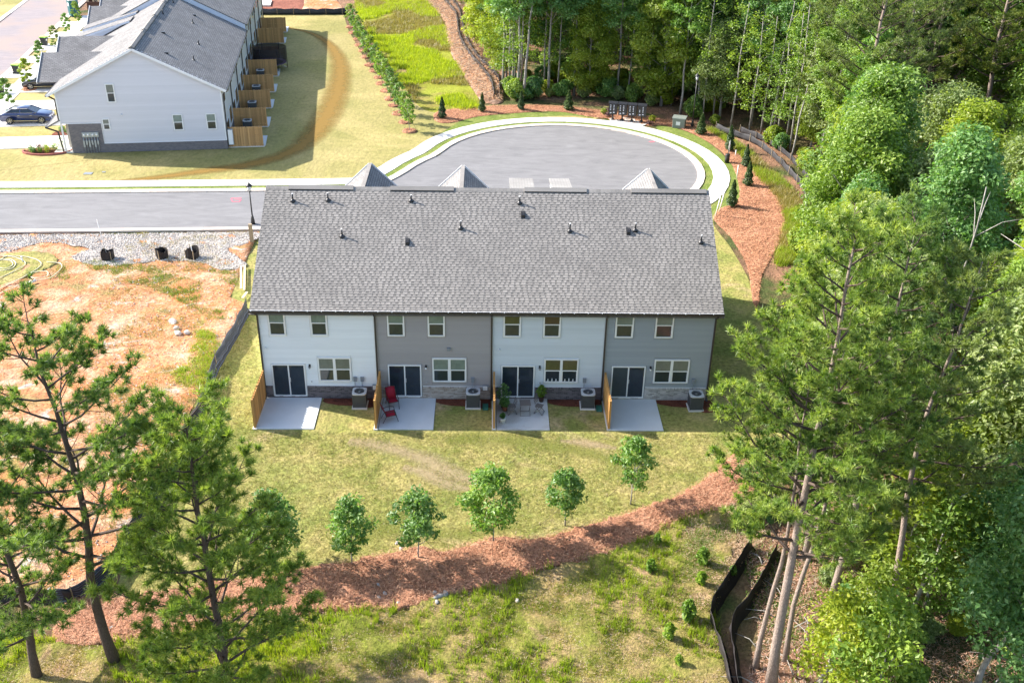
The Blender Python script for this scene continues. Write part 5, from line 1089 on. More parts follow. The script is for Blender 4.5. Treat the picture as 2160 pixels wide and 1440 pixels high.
def pine(seed, label, h=18, cr=4.2, base=.42, ntuft=760, needle='needle', trunk_r=.21, nbranch=34, tuft=.26, nn=34, group=None, open_=1.0, wid=.012, rise=.35, bk='bark_pine'):
    rng = np.random.default_rng(seed); rr = random.Random(seed); t = thing('pine_tree', label, 'pine tree', (0,0,0), 0, group); k = 10
    bx, by = rr.uniform(-.25,.25), rr.uniform(-.25,.25)
    path = [(bx*math.sin(i*.8)+rr.uniform(-.04,.04), by*math.sin(i*.7+1)+rr.uniform(-.04,.04), h*i/k-(.15 if i == 0 else 0)) for i in range(k+1)]
    m = MB(); m.tube(path, [trunk_r*(1.3 if i == 0 else 1-.86*(i/k)**1.1) for i in range(k+1)], 9); m.build('trunk', M[bk], t)
    def trunk_at(z):
        f = min(max(z/h*k,0),k-.001); i = int(f); return Vector(path[i]).lerp(Vector(path[i+1]), f-i)
    br = MB(); tips = []
    for i in range(nbranch):
        f = (i+rr.uniform(0,1))/nbranch; z = h*(base+(1-base)*f*.985); a = i*2.39996+rr.uniform(-.5,.5)
        ln = cr*(1.0-.72*f**1.6)*rr.uniform(.62,1.08)*(.75+.25*min(1,f*6)); up_ = rise+.65*f+rr.uniform(-.12,.15)
        st = trunk_at(z); d = Vector((math.cos(a),math.sin(a),0)); pts = [st]
        for j in (1,2,3,4):
            s_ = j/4; pts.append(st+d*ln*s_+Vector((rr.uniform(-.08,.08),rr.uniform(-.08,.08),0))*ln*.5+Vector((0,0,ln*(up_*s_*.5+.30*s_*s_))))
        r0 = trunk_r*.30*(1-.6*f)+.012; br.tube(pts, [r0*(1-.8*j/4) for j in range(5)], 5)
        ns = max(5,int(ln*open_*3.4))
        for s in range(ns):
            s_ = .30+.70*(s+rr.random())/ns; q = min(3.999,s_*4); jj = int(q); p0 = pts[jj].lerp(pts[jj+1], q-jj); side = (1 if s % 2 else -1); ang = a+side*rr.uniform(.4,1.2); l2 = ln*.30*(1.25-s_)*rr.uniform(.7,1.3)+.22
            e = p0+Vector((math.cos(ang)*l2,math.sin(ang)*l2,l2*rr.uniform(.15,.75))); br.tube([p0,p0.lerp(e,.5)+Vector((0,0,-.03)),e],[.018,.014,.008],3)
            nt_ = rr.choice((3,4,4,5))
            for q2 in range(nt_):
                g = 1-.22*q2; pp = p0.lerp(e,g)+Vector((rr.uniform(-.24,.24),rr.uniform(-.24,.24),rr.uniform(-.05,.28)))*(q2 > 0); tips.append((pp,(e-p0).normalized()))
        for g in (0,.1,.2): tips.append((pts[4].lerp(pts[3],g), (pts[4]-pts[3]).normalized()))
    for q in range(6): tips.append((trunk_at(h*.995)+Vector((rr.uniform(-.25,.25),rr.uniform(-.25,.25),rr.uniform(-.35,.1))), Vector((0,0,1))))
    tag(br.build('branches', M['bark_dark'] if bk == 'bark_pine' else M[bk], t, fix=False), kind='stuff')
    rr.shuffle(tips); tips = tips[:ntuft]; N = len(tips)
    c = np.array([tuple(p) for p, _ in tips]); ax = np.array([tuple(d) for _, d in tips]); ax[:,2] += .55; ax /= np.linalg.norm(ax,axis=1,keepdims=True)
    c = np.repeat(c,nn,0); ax = np.repeat(ax,nn,0); d = rng.normal(size=c.shape); d /= np.linalg.norm(d,axis=1,keepdims=True); d = d+ax*.75; d /= np.linalg.norm(d,axis=1,keepdims=True)
    L_ = np.repeat(rng.uniform(.7,1.15,N),nn)[:,None]*tuft*rng.uniform(.7,1.1,(len(c),1)); o = c-ax*rng.uniform(0,.14,(len(c),1)); wv = np.cross(d,rng.normal(size=c.shape)); wv /= np.linalg.norm(wv,axis=1,keepdims=True); wv *= wid
    V = np.stack([o-wv,o+wv,o+d*L_+wv*.5],1).reshape(-1,3); rn = np.repeat(rng.uniform(0,1,N),nn)*.6+rng.uniform(0,.4,len(c))
    raw('crown', V, np.arange(len(V)).reshape(-1,3), M[needle], t, rn); return t
def bush(seed, label, name, cat, h, r_, leaf, nl, ls, group=None, conic=False, bk='bark_dark', mulch=0):
    rng = np.random.default_rng(seed); t = thing(name, label, cat, (0,0,0), 0, group); m = MB(); rr = random.Random(seed)
    for k in range(5):
        a = k*1.26; m.tube([(0,0,-.05),(.3*r_*math.cos(a),.3*r_*math.sin(a),h*.4),(.6*r_*math.cos(a)*(.4 if conic else 1),.6*r_*math.sin(a)*(.4 if conic else 1),h*.8)],[.03*h,.02*h,.006],5)
    m.build('stem', M[bk], t); f = rng.uniform(0,1,nl)**(.85); a = rng.uniform(0,2*PI,nl)
    if conic: R_ = r_*(1-f)**.75*(.8+.2*np.sin(f*20+a*2))*np.minimum(1,f*8+.35)
    else: R_ = r_*np.sqrt(np.clip(1-(2*f-1)**2,0,1))*(.75+.25*np.sin(a*3+f*6)); 
    R_ = R_*rng.uniform(.25,1,nl)**.35; c = np.stack([R_*np.cos(a),R_*np.sin(a),.05*h+f*h*.97],1); o = np.stack([np.cos(a),np.sin(a),np.full(nl,.5)],1); V, F = leaves(c, ls, rng, .2, outward=o, ow=.4); raw('foliage', V, F, M[leaf], t, rng.uniform(0,1,nl)); 
    return t
def mound(parent, r_, h=.12, mat='straw_mulch', seed=0):
    rr = random.Random(seed); m = MB(); n = 16; P = []
    for j, (q, z) in enumerate(((1.0,-.02),(.92,h*.8),(.6,h),(.2,h*.7))): P += [(r_*q*(1+rr.uniform(-.08,.08))*math.cos(2*PI*i/n), r_*q*(1+rr.uniform(-.08,.08))*math.sin(2*PI*i/n), z+rr.uniform(-.02,.02)) for i in range(n)]
    m.add(P, [(j*n+i, j*n+(i+1)%n, (j+1)*n+(i+1)%n, (j+1)*n+i) for j in range(3) for i in range(n)]+[tuple(3*n+i for i in range(n))],0,True); return m.build('mulch_ring', M[mat], parent)
# potted plants on the third patio
def potted(label, p, pot, h, r_, seed, leaf='maple', ph=.3, pr_=.16):
    t = thing('potted_plant', label, 'potted plant', (p[0],p[1],.05), 0, 'potted plants on the patio'); m = MB(); m.lathe([(pr_*.7,0),(pr_*.95,ph*.9),(pr_*1.05,ph),(pr_*.9,ph),(pr_*.85,ph*.85)],(0,0,0),14); m.build('pot', M[pot], t)
    rng = np.random.default_rng(seed); nl = 420; f = rng.uniform(0,1,nl); a = rng.uniform(0,2*PI,nl); R_ = r_*np.sin(PI*np.clip(f*.85+.12,0,1))*rng.uniform(.3,1,nl); c = np.stack([R_*np.cos(a),R_*np.sin(a),ph+f*h],1); V, F = leaves(c, .055, rng, .5); raw('foliage', V, F, M[leaf], t, rng.uniform(0,1,nl)); m = MB()
    for k in range(4): m.tube([(0,0,ph*.8),(.5*r_*math.cos(k*1.6),.5*r_*math.sin(k*1.6),ph+h*.7)],[.012,.006],4)
    m.build('stem', M['bark_dark'], t); return t
potted('tall leafy plant in a dark pot beside the fence and door', (12.98,-.95), 'pot_dark', 1.15, .42, 1, 'leaf_dark', .35, .2)
potted('low leafy plant in a terracotta pot beside the tall one', (13.05,-1.30), 'terracotta', .5, .33, 2, 'leaf_dark', .3, .17)
potted('bright green plant in a dark pot at the right of the sliding door', (15.05,-.38), 'pot_dark', .75, .30, 3, 'weed', .32, .16)
potted('small plant in a round white pot near the patio edge', (12.92,-2.45), 'white_plastic', .28, .16, 4, 'leaf_dark', .3, .19)
# ---- young maples on the mulch bank, with guy wires
def guys(t, h, n=3, r_=1.1, seed=0):
    for k in range(n):
        a = k*2*PI/n+seed; e = (r_*math.cos(a), r_*math.sin(a), .02); m = MB(); m.tube([(0,0,h),e],.008,4); m.build('guy_line', M['bark_dark'], t); m = MB(); m.tube([e,(e[0]*1.04,e[1]*1.04,.18)],.02,5); m.build('stake', M['stake'], t)
maple_rows = [((12.39,-12.13),4.05,1.28,'widest young maple, middle of the row on the mulch bank'),((9.14,-13.31),3.75,1.02,'oval young maple left of the widest one'),((6.27,-13.56),3.55,.95,'young maple at the left end of the free-standing row'),((15.71,-10.86),3.1,.82,'small sparse young maple with a bare lower stem, second from the right'),((18.91,-9.28),3.85,.88,'narrow tall young maple at the right end of the row'),((3.00,-13.72),3.9,1.15,'young maple half hidden behind the middle pine')]

for i, (p, h, r_, l) in enumerate(maple_rows):
    t = deciduous(100+i, l, h*.97, r_*.95, .36 if i != 3 else .46, 'maple', int(1500*r_*r_)+550, .095, .035, 'bark_grey', 'young_tree', 'young tree', .75, 30, .08, 'young maples on the mulch bank')
    t.location = (*p, .05); t.rotation_euler = (0,0,i*1.3); guys(t, h*.42, 3, 1.15, .5+i*.3)
    if i == 3:
        rng = np.random.default_rng(77); c = rng.normal(size=(260,3))*np.array([.16,.16,.22])+np.array([0,0,1.05]); V, F = leaves(c,.085,rng,.4); raw('low_sprouts', V, F, M['maple'], t, rng.uniform(0,1,260))['kind'] = 'stuff'
# ---- the diagonal row of staked lawn trees, each in a mulch ring
row = [(740,58),(746,70),(755,83),(759,96),(767,108),(773,121),(782,138),(791,150),(800,164),(806,177),(817,192),(825,209),(832,223),(842,240),(855,258),(864,277)]
RW = [(-6.03,90.25),(-5.29,87.03),(-4.37,83.70),(-3.78,80.49),(-3.01,77.66),(-2.36,74.71),(-1.49,71.04),(-0.76,68.57),(-0.02,65.79),(0.52,63.30),(1.32,60.56),(1.98,57.58),(2.51,55.22),(3.20,52.49),(4.01,49.73),(4.61,46.95)]
rt_ = [deciduous(200+k, '', 3.1, .68, .32, 'leaf' if k else 'maple', 750, .10, .035, 'bark_grey', 'young_tree', 'young tree', .9, 22, .15, 'staked trees in mulch rings along the lawn') for k in range(2)]
for k in range(2): mound(rt_[k], .72, .14, 'straw_mulch', k); guys(rt_[k], 1.3, 3, .75, .3)
ordw = ['nearest','second','third','fourth','fifth','sixth','seventh','eighth','ninth','tenth','eleventh','twelfth','thirteenth','fourteenth','fifteenth','farthest']
for i, p in enumerate(RW[::-1]):
    place(i < 2, rt_[i % 2], (*p,0), i*1.1, rs.uniform(.9,1.08), '%s staked tree of the diagonal row in mulch rings%s' % (ordw[i], (', by the cul-de-sac end' if i < 5 else ', beside the bright grass' if i < 11 else ', towards the far silt fence')))
# ---- evergreen shrubs round the cul-de-sac
ev = bush(300, '', 'evergreen_shrub', 'shrub', 2.0, .52, 'juniper', 2600, .07, 'conical evergreens round the cul-de-sac', True)
EV = [((7.53,51.10),1.05,'conical evergreen alone at the left tip of the upper mulch bed'),((11.42,53.47),.95,'second evergreen from the left on the upper mulch bed'),((15.34,54.28),.95,'third evergreen, in front of the pale leaning trunk'),((20.14,54.32),1.0,'broad light evergreen right of the middle of the upper bed'),((32.27,46.98),1.0,'wide bushy evergreen right of the tall street lamp'),((34.05,42.35),1.15,'tall thin evergreen behind the dark cylinder'),((34.61,38.05),1.0,'upper of the pair of touching evergreens on the right bed'),((33.79,33.37),1.05,'lower of the pair of touching evergreens on the right bed'),((31.47,28.64),1.1,'nearest conical evergreen, right of the main roof corner')]
for i, (p, s, l) in enumerate(EV): place(i == 0, ev, (*p,0), i*.9, (s*(1.25 if i in (3,4) else 1),s*(1.25 if i in (3,4) else 1),s), l)
lb = bush(301, 'yellow-green low shrub left of the mailboxes', 'low_shrub', 'shrub', .55, .42, 'leaf_yellow', 500, .06, 'small shrubs round the mailboxes'); lb.location = (*(23.63,53.17),0)
place(False, lb, (28.20,51.00), 1, 1.05, 'bright green low shrub right of the mailboxes'); place(False, lb, (27.42,52.21), 2, .75, 'small yellow shrub close behind the mailboxes')
pb_ = bush(302, 'small purple-leaved shrub left of the mailboxes', 'low_shrub', 'shrub', .5, .36, 'leaf', 10, .05, 'small shrubs round the mailboxes'); 
M['leaf_purple'] = leafmat('leaves_purple', [(.06,.02,.03),(.12,.04,.05),(.16,.08,.07)], .2)
for ch in pb_.children:
    if ch.name.startswith('foliage'): bpy.data.objects.remove(ch)
rng = np.random.default_rng(5); c = rng.normal(size=(320,3))*np.array([.17,.17,.10])+np.array([0,0,.28]); V, F = leaves(c,.055,rng,.4); raw('foliage', V, F, M['leaf_purple'], pb_, rng.uniform(0,1,320)); pb_.location = (*(23.92,52.23),0)
place(False, pb_, (27.75,49.76), 1, 1, 'small purple-leaved shrub in front of the green one'); place(False, pb_, (24.25,53.68), 1, 1, 'purple-leaved shrub behind the yellow one, by the mailboxes')
# ---- street trees and flower bed on the left
st_ = deciduous(310, '', 3.1, .60, .22, 'maple', 2600, .07, .03, 'bark_grey', 'street_tree', 'young tree', .8, 18, .1, 'young street trees on the left frontage')
for i, (p, s, l, mt_) in enumerate(((H(-8.9,13.8),1.0,'young street tree behind the navy sedan',None),(H(-8.9,20.9),1.05,'bright green young street tree with a mulch ring before the half-hidden car','leaf_yellow'),(H(-9.6,29.3),1.0,'young street tree left of the two nearest dark gables',None),(H(-10.1,37.9),.9,'pale thin street tree above the second dark gable','leaf_pale'),(H(-10.4,45.5),.85,'dark young street tree near the portable toilet, nearer one','leaf_dark'),(H(-10.3,51.3),.95,'young street tree in front of the portable toilet','leaf'))):
    o = place(i == 0, st_, (*p,0), i, s, l)
    if mt_:
        for ch in o.children:
            if ch.name.startswith('crown'): ch.data = ch.data.copy(); ch.data.materials[0] = M[mt_]
    if i == 1: mound(o, .8, .12, 'straw_mulch', 4)
fb = thing('flower_bed', 'kidney-shaped flower bed with red edging at the near left house corner', 'flower bed', h2p(-2.3,.5), HA)
n = 18; P = [(2.1*math.cos(2*PI*i/n), .85*math.sin(2*PI*i/n)+.15*math.cos(4*PI*i/n)) for i in range(n)]
m = MB(); m.prism(P,-.03,.09); m.build('mulch', M['dark_mulch'], fb)
for i in range(n//2+2):
    a = P[(i+n//2-1) % n]; b = P[(i+n//2) % n]; m = MB(); m.bar((*a,.08),(*b,.08),.12,.16); m.build('edging_stone', M['stone_edge'], fb)
rng = np.random.default_rng(9)
for i, (x, y, z, s, mm_) in enumerate(((1.2,.2,.75,.42,'leaf_dark'),(.55,.25,.35,.35,'leaf_dark'),(-.1,.15,.35,.32,'weed'),(-.7,.2,.35,.3,'leaf_purple'),(-1.3,0,.3,.3,'leaf_dark'),(.1,-.4,.3,.26,'leaf_yellow'),(-.5,-.4,.28,.26,'weed'),(-1.0,-.35,.25,.22,'leaf_dark'))):
    c = rng.normal(size=(300,3))*np.array([s*.45,s*.45,z*.45])+np.array([x,y,z*.85+.1]); V, F = leaves(c,.05,rng,.4); raw('bedding_plant', V, F, M[mm_], fb, rng.uniform(0,1,300))
c = rng.normal(size=(60,3))*np.array([.9,.3,.06])+np.array([-.3,-.1,.5]); V, F = leaves(c,.045,rng,.5); tag(raw('blossoms', V, F, M['flower_red'], fb, rng.uniform(0,1,60)), kind='stuff')
for i, (x, y) in enumerate(((-1.6,5.6),(-.9,6.4),(-2.3,6.2))):
    o = place(False, lb, h2p(x,y), i, .9, ('rounded low shrub nearest the porch','rounded low shrub behind the porch downspout','rounded low shrub in the bed beside the navy car')[i], 'shrubs beside the porch')
    for ch in o.children:
        if ch.name.startswith('foliage'): ch.data = ch.data.copy(); ch.data.materials[0] = M['leaf_dark']
zone('mulch_bed', M['dark_mulch'], [H(-3.0,5.1),H(-.2,5.1),H(-.2,7.3),H(-2.2,7.3)], .02, .04, .4)
pl = thing('garden_plant', 'pale leafy plant on the small porch at the gable corner', 'plant', h2p(1.9,.9,.12), HA); rng = np.random.default_rng(19); c = rng.normal(size=(260,3))*np.array([.22,.22,.35])+np.array([0,0,.8]); V, F = leaves(c,.06,rng,.4); raw('foliage', V, F, M['leaf_pale'], pl, rng.uniform(0,1,260)); m = MB(); m.lathe([(.16,0),(.22,.35),(.2,.35)],(0,0,0),10); m.build('pot', M['terracotta'], pl)
band('worn_lawn', M['tan_patch'], [(4.98,-4.17),(6.60,-4.58),(8.09,-5.20),(9.33,-6.00),(10.54,-6.98),(11.71,-7.55)], [.5,1.0,.8,1.3,1.2,.5], .004)
band('worn_lawn', M['tan_patch'], [(7.94,-6.41),(9.15,-6.99),(10.34,-7.93),(11.26,-8.11)], [.4,.8,.7,.3], .008)
band('worn_lawn', M['tan_patch'], [(15.84,-4.09),(17.29,-4.29),(18.72,-4.70)], [.3,.6,.3], .004)
band('worn_lawn', M['lush_patch'], [(9.97,-4.14),(12.41,-3.90),(15.08,-4.52),(17.69,-5.33),(19.71,-6.53)], [.6,1.2,.9,.8,.5], .006)
band('worn_lawn', M['lush_patch'], [(5.22,-12.28),(7.66,-11.30),(10.67,-11.45),(13.70,-10.94)], [.6,.9,.7,.4], .006)
# ================================================================ PINES IN THE FOREGROUND
def setp(t, p, rz=0): t.location = (p[0],p[1],0); t.rotation_euler = (0,0,rz); return t
setp(pine(1, 'open pine at the left edge with a long dark trunk passing the silt fence', 14.6, 4.6, .34, 1400, 'needle', .20, 34, .30, 44, 'loblolly pines', 1.0, .017, .30, 'bark_dark'), (-2.14,-19.26), .4)
setp(pine(2, 'pine cut by the left picture edge, behind the real trunk of the tall open pine', 11.0, 3.6, .15, 1300, 'needle', .17, 32, .30, 42, 'loblolly pines', 1.0, .016, .3, 'bark_dark'), (-4.69,-19.91), 1.5)
setp(pine(3, 'full bright pine in the lower left whose base is below the picture', 12.8, 3.7, .06, 3200, 'needle', .17, 58, .31, 44, 'loblolly pines', 1.1, .016, .38, 'bark_dark'), (2.7,-21.2), 2.2)
setp(pine(4, 'largest pine right of the house with a thick sunlit trunk down to the silt fences', 18.8, 3.9, .32, 2500, 'needle', .20, 60, .27, 36, 'loblolly pines', 1.15, .017, .42), (22.94,-20.14), .2)
setp(pine(5, 'thin pine trunk just left of the thickest trunk', 13.5, 2.2, .62, 600, 'needle', .11, 16, .22, 34, 'loblolly pines', 1.0, .017, .3), (22.68,-19.52), 1)
setp(pine(6, 'thin grey-trunked pine just right of the thickest trunk', 14.5, 2.6, .55, 800, 'needle', .11, 18, .23, 34, 'loblolly pines', 1.0, .017, .3), (23.95,-19.04), 2)
setp(pine(7, 'second large pine right of the house, trunk bending out of the undergrowth', 17.3, 3.6, .38, 1900, 'needle', .165, 50, .27, 36, 'loblolly pines', 1.1, .017, .4), (26.36,-16.39), 3)
setp(pine(8, 'mossy-trunked pine at the right, third of the large ones', 16.5, 3.6, .40, 1500, 'needle_olive', .15, 32, .25, 34, 'loblolly pines', 1.1, .017, .4), (28.00,-17.46), 4)
setp(pine(9, 'pine with light olive needles between the house corner and the forest', 13.0, 2.6, .3, 700, 'needle_olive', .15, 34, .23, 34, 'loblolly pines', 1.1, .017, .4), (26.24,-13.17), 5)
setp(pine(10, 'short olive pine low behind the double silt fence', 8.5, 2.6, .15, 900, 'needle_olive', .11, 24, .22, 34, 'loblolly pines', 1.1, .017, .4), (25.36,-10.21), 5.5)
# the far pine group at the upper right
fp = pine(20, '', 20.0, 5.2, .34, 2400, 'needle_olive', .26, 46, .36, 18, 'pines in the upper right of the forest', 1.0, .022, .35)
fp2 = pine(21, '', 18.5, 4.8, .30, 2200, 'needle_olive', .24, 44, .36, 18, 'pines in the upper right of the forest', 1.0, .022, .35)
for i, (p, s, rz, l) in enumerate((((41.71,31.09),1.0,0,'olive pine with a bare crooked lower trunk showing above the big near pine'),((42.29,41.07),.98,1,'olive pine left of the crooked one, leaning over the grey silt fence'),((47.33,39.96),1.02,2,'olive pine right of the crooked one'),((47.74,49.63),1.05,3,'olive pine behind the crooked one'),((42.88,50.65),.9,4,'smaller olive pine farthest left of the pine group'),((52.32,45.45),1.0,5,'olive pine deep in the upper right forest'),((56.14,41.53),1.0,6,'olive pine near the upper right corner'))):
    if i < 2: place(True, (fp,fp2)[i], p, rz, s, l)
    else: place(False, (fp,fp2)[i % 2], p, rz, s, l)
# ================================================================ THE FOREST
G = 'broadleaf trees of the forest'
PR = [deciduous(400, '', 15.5, 3.5, .26, 'leaf', 23000, .15, .19, 'bark_grey', shape=.8, nclump=60),
      deciduous(401, '', 17.5, 3.1, .20, 'leaf_dark', 22000, .15, .18, 'bark_grey', shape=.8, nclump=64),
      deciduous(402, '', 14.0, 3.8, .28, 'leaf_pale', 22000, .155, .20, 'bark_grey', shape=.9, nclump=54),
      deciduous(403, '', 12.5, 3.0, .15, 'leaf_yellow', 18000, .145, .15, 'bark_grey', shape=.9, nclump=50),
      deciduous(404, '', 16.5, 2.5, .34, 'leaf', 14000, .15, .14, 'bark_grey', shape=.8, nclump=48),
      deciduous(405, '', 9.5, 2.4, .10, 'leaf_dark', 12000, .13, .11, 'bark_grey', shape=.9, nclump=38),
      deciduous(406, '', 18.5, 2.3, .48, 'leaf_dark', 9000, .15, .15, 'bark_grey', shape=.8, nclump=40)]
PR += [deciduous(407, '', 6.5, 2.0, .12, 'leaf_yellow', 3600, .12, .07, 'bark_grey', shape=.8, nclump=26), deciduous(408, '', 6.0, 1.9, .15, 'leaf', 3400, .12, .07, 'bark_grey', shape=.8, nclump=24)]
used = [False]*len(PR)
kinds = ['green broadleaf tree','deep green tall tree','pale green spreading tree','yellow-green tree','slender green tree','small dark green tree','thin tall bare-trunked tree','open yellow-green sapling','open green sapling']
def grow(k, p, label, group, s=None, z=0):
    s = s or rs.uniform(.88,1.12); o = place(not used[k], PR[k], (p[0],p[1],z), rs.uniform(0,6.28), (s*rs.uniform(.92,1.08), s*rs.uniform(.92,1.08), s), label, group); used[k] = True; return o
def inwedge(p, top=16):
    return p[0] < 12+.575*(p[1]+48)+4.5 and p[0] > 12-.55*(p[1]+48)-6
placed = []
far_pines = [(o.location.x, o.location.y) for o in C.objects if o.get('group') == 'pines in the upper right of the forest']
def free(p, d):
    return all((p[0]-q[0])**2+(p[1]-q[1])**2 > d*d for q in placed)
EDGE1 = [(8.42,126.60),(10.72,102.77),(11.50,82.87),(13.09,71.37),(14.15,61.51),(14.73,57.27),(17.49,58.79),(20.51,59.28),(24.00,59.08),(26.85,57.80),(29.99,55.56),(32.04,53.20),(33.89,50.30),(36.30,48.44),(38.37,45.50),(39.41,41.62),(40.01,38.23),(39.79,33.21),(38.72,28.43),(36.64,22.72),(34.08,16.10)]
EDGE2 = [(34.08,16.10),(31.91,9.13),(29.81,2.72),(28.54,-2.67),(27.92,-6.87)]
def where(p):
    x, y = p
    if y > 47 and x < 19: return 'beside the brush berm'
    if y > 47 and x < 30: return 'behind the mailboxes'
    if y > 80: return 'far back at the top edge' if x < 45 else 'far back, upper right corner'
    if y > 40: return 'by the tall street lamp' if x < 38 else 'left of the olive pines' if x < 46 else 'among the olive pines'
    if y > 22: return 'by the curved silt fence'
    if y > 0: return 'right of the main roof'
    return 'low in the right forest'
# front row along the edge
for i, p in enumerate(resample(EDGE1, 2.7)):
    k = rs.choice((6,6,4,6,4,0,3,6,5)) if p[0] < 33 else rs.choice((6,4,5,3,2,6)); q = (p[0]+rs.uniform(-.5,.9)+(2.2 if p[0] > 33 else 0), p[1]+rs.uniform(.2,1.2)); placed.append(q)
    w_ = where(q); grow(k, q, '%s at forest edge %s' % (kinds[k], w_), 'forest edge trees '+w_, rs.uniform(.75,1.1) if p[0] < 33 else rs.uniform(.6,.85))
for i, p in enumerate(resample(EDGE2, 3.4)):
    k = rs.choice((0,2,3,5)); q = (p[0]+rs.uniform(1.5,3), p[1]); placed.append(q); w_ = where(q); grow(k, q, '%s at forest edge %s' % (kinds[k], w_), 'forest edge trees '+w_, rs.uniform(.7,.95))
poly = EDGE1+EDGE2[1:]+[(28.48,-9.84),(30.28,-10.53),(32.36,-11.54),(33.88,-13.15),(36.16,-13.76),(40,-10),(60,20),(95,95),(60,125),(0,125)]
for q in scatter(poly, 1500, np.random.default_rng(31)):
    q = (float(q[0]), float(q[1]))
    if len(placed) > 215: break
    if any((q[0]-f[0])**2+(q[1]-f[1])**2 < 36 or (0 < f[1]-q[1] < 13 and abs(q[0]-f[0]+.3*(f[1]-q[1])) < 3.5) for f in far_pines): continue
    if not inwedge(q) or not free(q, 4.3 if q[1] < 60 else 5.0) or q[1] > 112: continue
    if q[1] > 88 and rs.random() < .35: continue
    placed.append(q); k = rs.choice((0,0,1,2,2,3,4)) if q[1] < 45 else rs.choice((0,1,1,1,4,2)); w_ = where(q); grow(k, q, '%s in the forest %s' % (kinds[k], w_), 'forest trees '+w_, rs.uniform(.66,.9) if q[1] < 30 else None)
# single trees at the lower right
for (k, p, s, l) in ((0,(31.82,-21.57),.72,'large leafy deep green tree filling the lower right corner'),(1,(33.26,-17.46),.62,'dark green tree at the right edge above the corner tree'),(8,(30.24,-16.39),1.0,'small leafy tree between the mossy pine and the corner'),(7,(26.66,-19.24),.7,'low light green sapling under the second large pine'),(7,(25.08,-20.54),.75,'light green sapling at the bottom edge under the pines'),(8,(26.40,-21.77),.9,'sapling at the bottom edge right of the pale stump'),(7,(29.94,-14.68),1.1,'yellow-green sapling behind the mossy pine'),(0,(36.87,-13.14),.95,'broad tree at the right edge, middle height'),(8,(27.51,-13.17),1.0,'small tree behind the second large pine'),(3,(32.76,-12.20),.6,'yellow-green understory tree right of the mossy pine'),(3,(40.59,-2.56),.95,'bright yellow-green tree on the right edge')):
    o = grow(k, p, l, 'single trees at the lower right', s)
    if 'deep green' in l:
        for ch in o.children:
            if ch.name.startswith('crown'): ch.data = ch.data.copy(); ch.data.materials[0] = M['leaf_dark']
# pale and dead trunks that stand out
def snag(label, p, h, r_, lean, seed, n=5, mat='bark_grey'):
    t = thing('bare_tree', label, 'bare tree', p, 0, 'bare and dead trunks'); rr = random.Random(seed); m = MB(); pts = [(lean[0]*(i/6)+rr.uniform(-.1,.1), lean[1]*(i/6)+rr.uniform(-.1,.1), h*i/6-.1*(i == 0)) for i in range(7)]; m.tube(pts,[r_*(1-.75*i/6) for i in range(7)],7); m.build('trunk', M[mat], t); m = MB()
    for k in range(n):
        f = rr.uniform(.35,.98); q = Vector(pts[int(f*6)]).lerp(Vector(pts[min(6,int(f*6)+1)]), f*6 % 1); a = rr.uniform(0,6.28); l = rr.uniform(.5,1.6)*h/8; m.tube([q, q+Vector((math.cos(a)*l*.5,math.sin(a)*l*.5,l*.4)), q+Vector((math.cos(a)*l,math.sin(a)*l,l*.55))],[r_*.35,r_*.2,.01],4)
    m.build('branches', M[mat], t, fix=False)
snag('pale leaning bare trunk at forest edge behind the upper mulch bed', (15.56,57.31), 12, .17, (.9,.2), 1, 3)
snag('dark forked trunk just left of the pale leaning one', (14.98,57.63), 5, .14, (.7,.1), 2, 3, 'bark_dark')
snag('thin grey straight trunk beside the curved silt fence', (38.53,45.79), 14, .13, (.6,.3), 3, 8); snag('thin pale trunk farther right by the curved silt fence', (39.32,40.45), 11, .10, (.7,.3), 4, 7)
snag('pale dead tree top rising from the right canopy', (36.5,0), 12.5, .11, (.4,.2), 5, 9); snag('dead grey snag near the right edge', (38.0,-5), 13, .18, (.3,.2), 6, 8); snag('pale broken trunk at the bottom edge, lower right', (24.81,-20.19), 3.4, .13, (1.0,.2), 7, 4); snag('pale dead trunk lower right of the mossy pine', (29.55,-16.93), 6, .11, (.5,.1), 8, 5); snag('leaning dead trunk at the bottom right corner', (30.91,-20.32), 4.5, .14, (.9,.3), 9, 5)
TT = None
for i, p in enumerate(resample(EDGE1[4:17], 1.9)):
    q = (p[0]+rs.uniform(-.6,.6), p[1]+rs.uniform(.3,3.0)); w_ = where(q)
    if TT is None:
        TT = thing('thin_tree', '', 'tree', (0,0,0)); m = MB(); m.tube([(0,0,-.1),(.12,.05,4),(.05,.15,8),(.3,.1,13)],[.10,.085,.065,.03],6); m.build('trunk', M['bark_grey'], TT); m = MB(); r0 = random.Random(4)
        for k in range(16):
            z = 3+k*.6; a = k*2.4; l = r0.uniform(.5,1.5); m.tube([(.1,.1,z),(.1+l*math.cos(a),.1+l*math.sin(a),z+l*.5)],[.025,.008],4)
        m.build('branches', M['bark_grey'], TT, fix=False); rng = np.random.default_rng(41); cc = []
        for k in range(16):
            z = 3+k*.6; a = k*2.4; cc.append(rng.normal(size=(90,3))*.33+np.array([.1+1.0*math.cos(a),.1+1.0*math.sin(a),z+.6]))
        cc = np.concatenate(cc); V, F = leaves(cc,.13,rng,.4); raw('crown', V, F, M['leaf'], TT, rng.uniform(0,1,len(cc))); o = TT; o.location = (q[0],q[1],0)
    else: o = place(False, TT, q, rs.uniform(0,6), (1,1,rs.uniform(.7,1.15)))
    o['label'] = 'thin grey-trunked tree %s' % w_; o['group'] = 'thin trunks '+w_
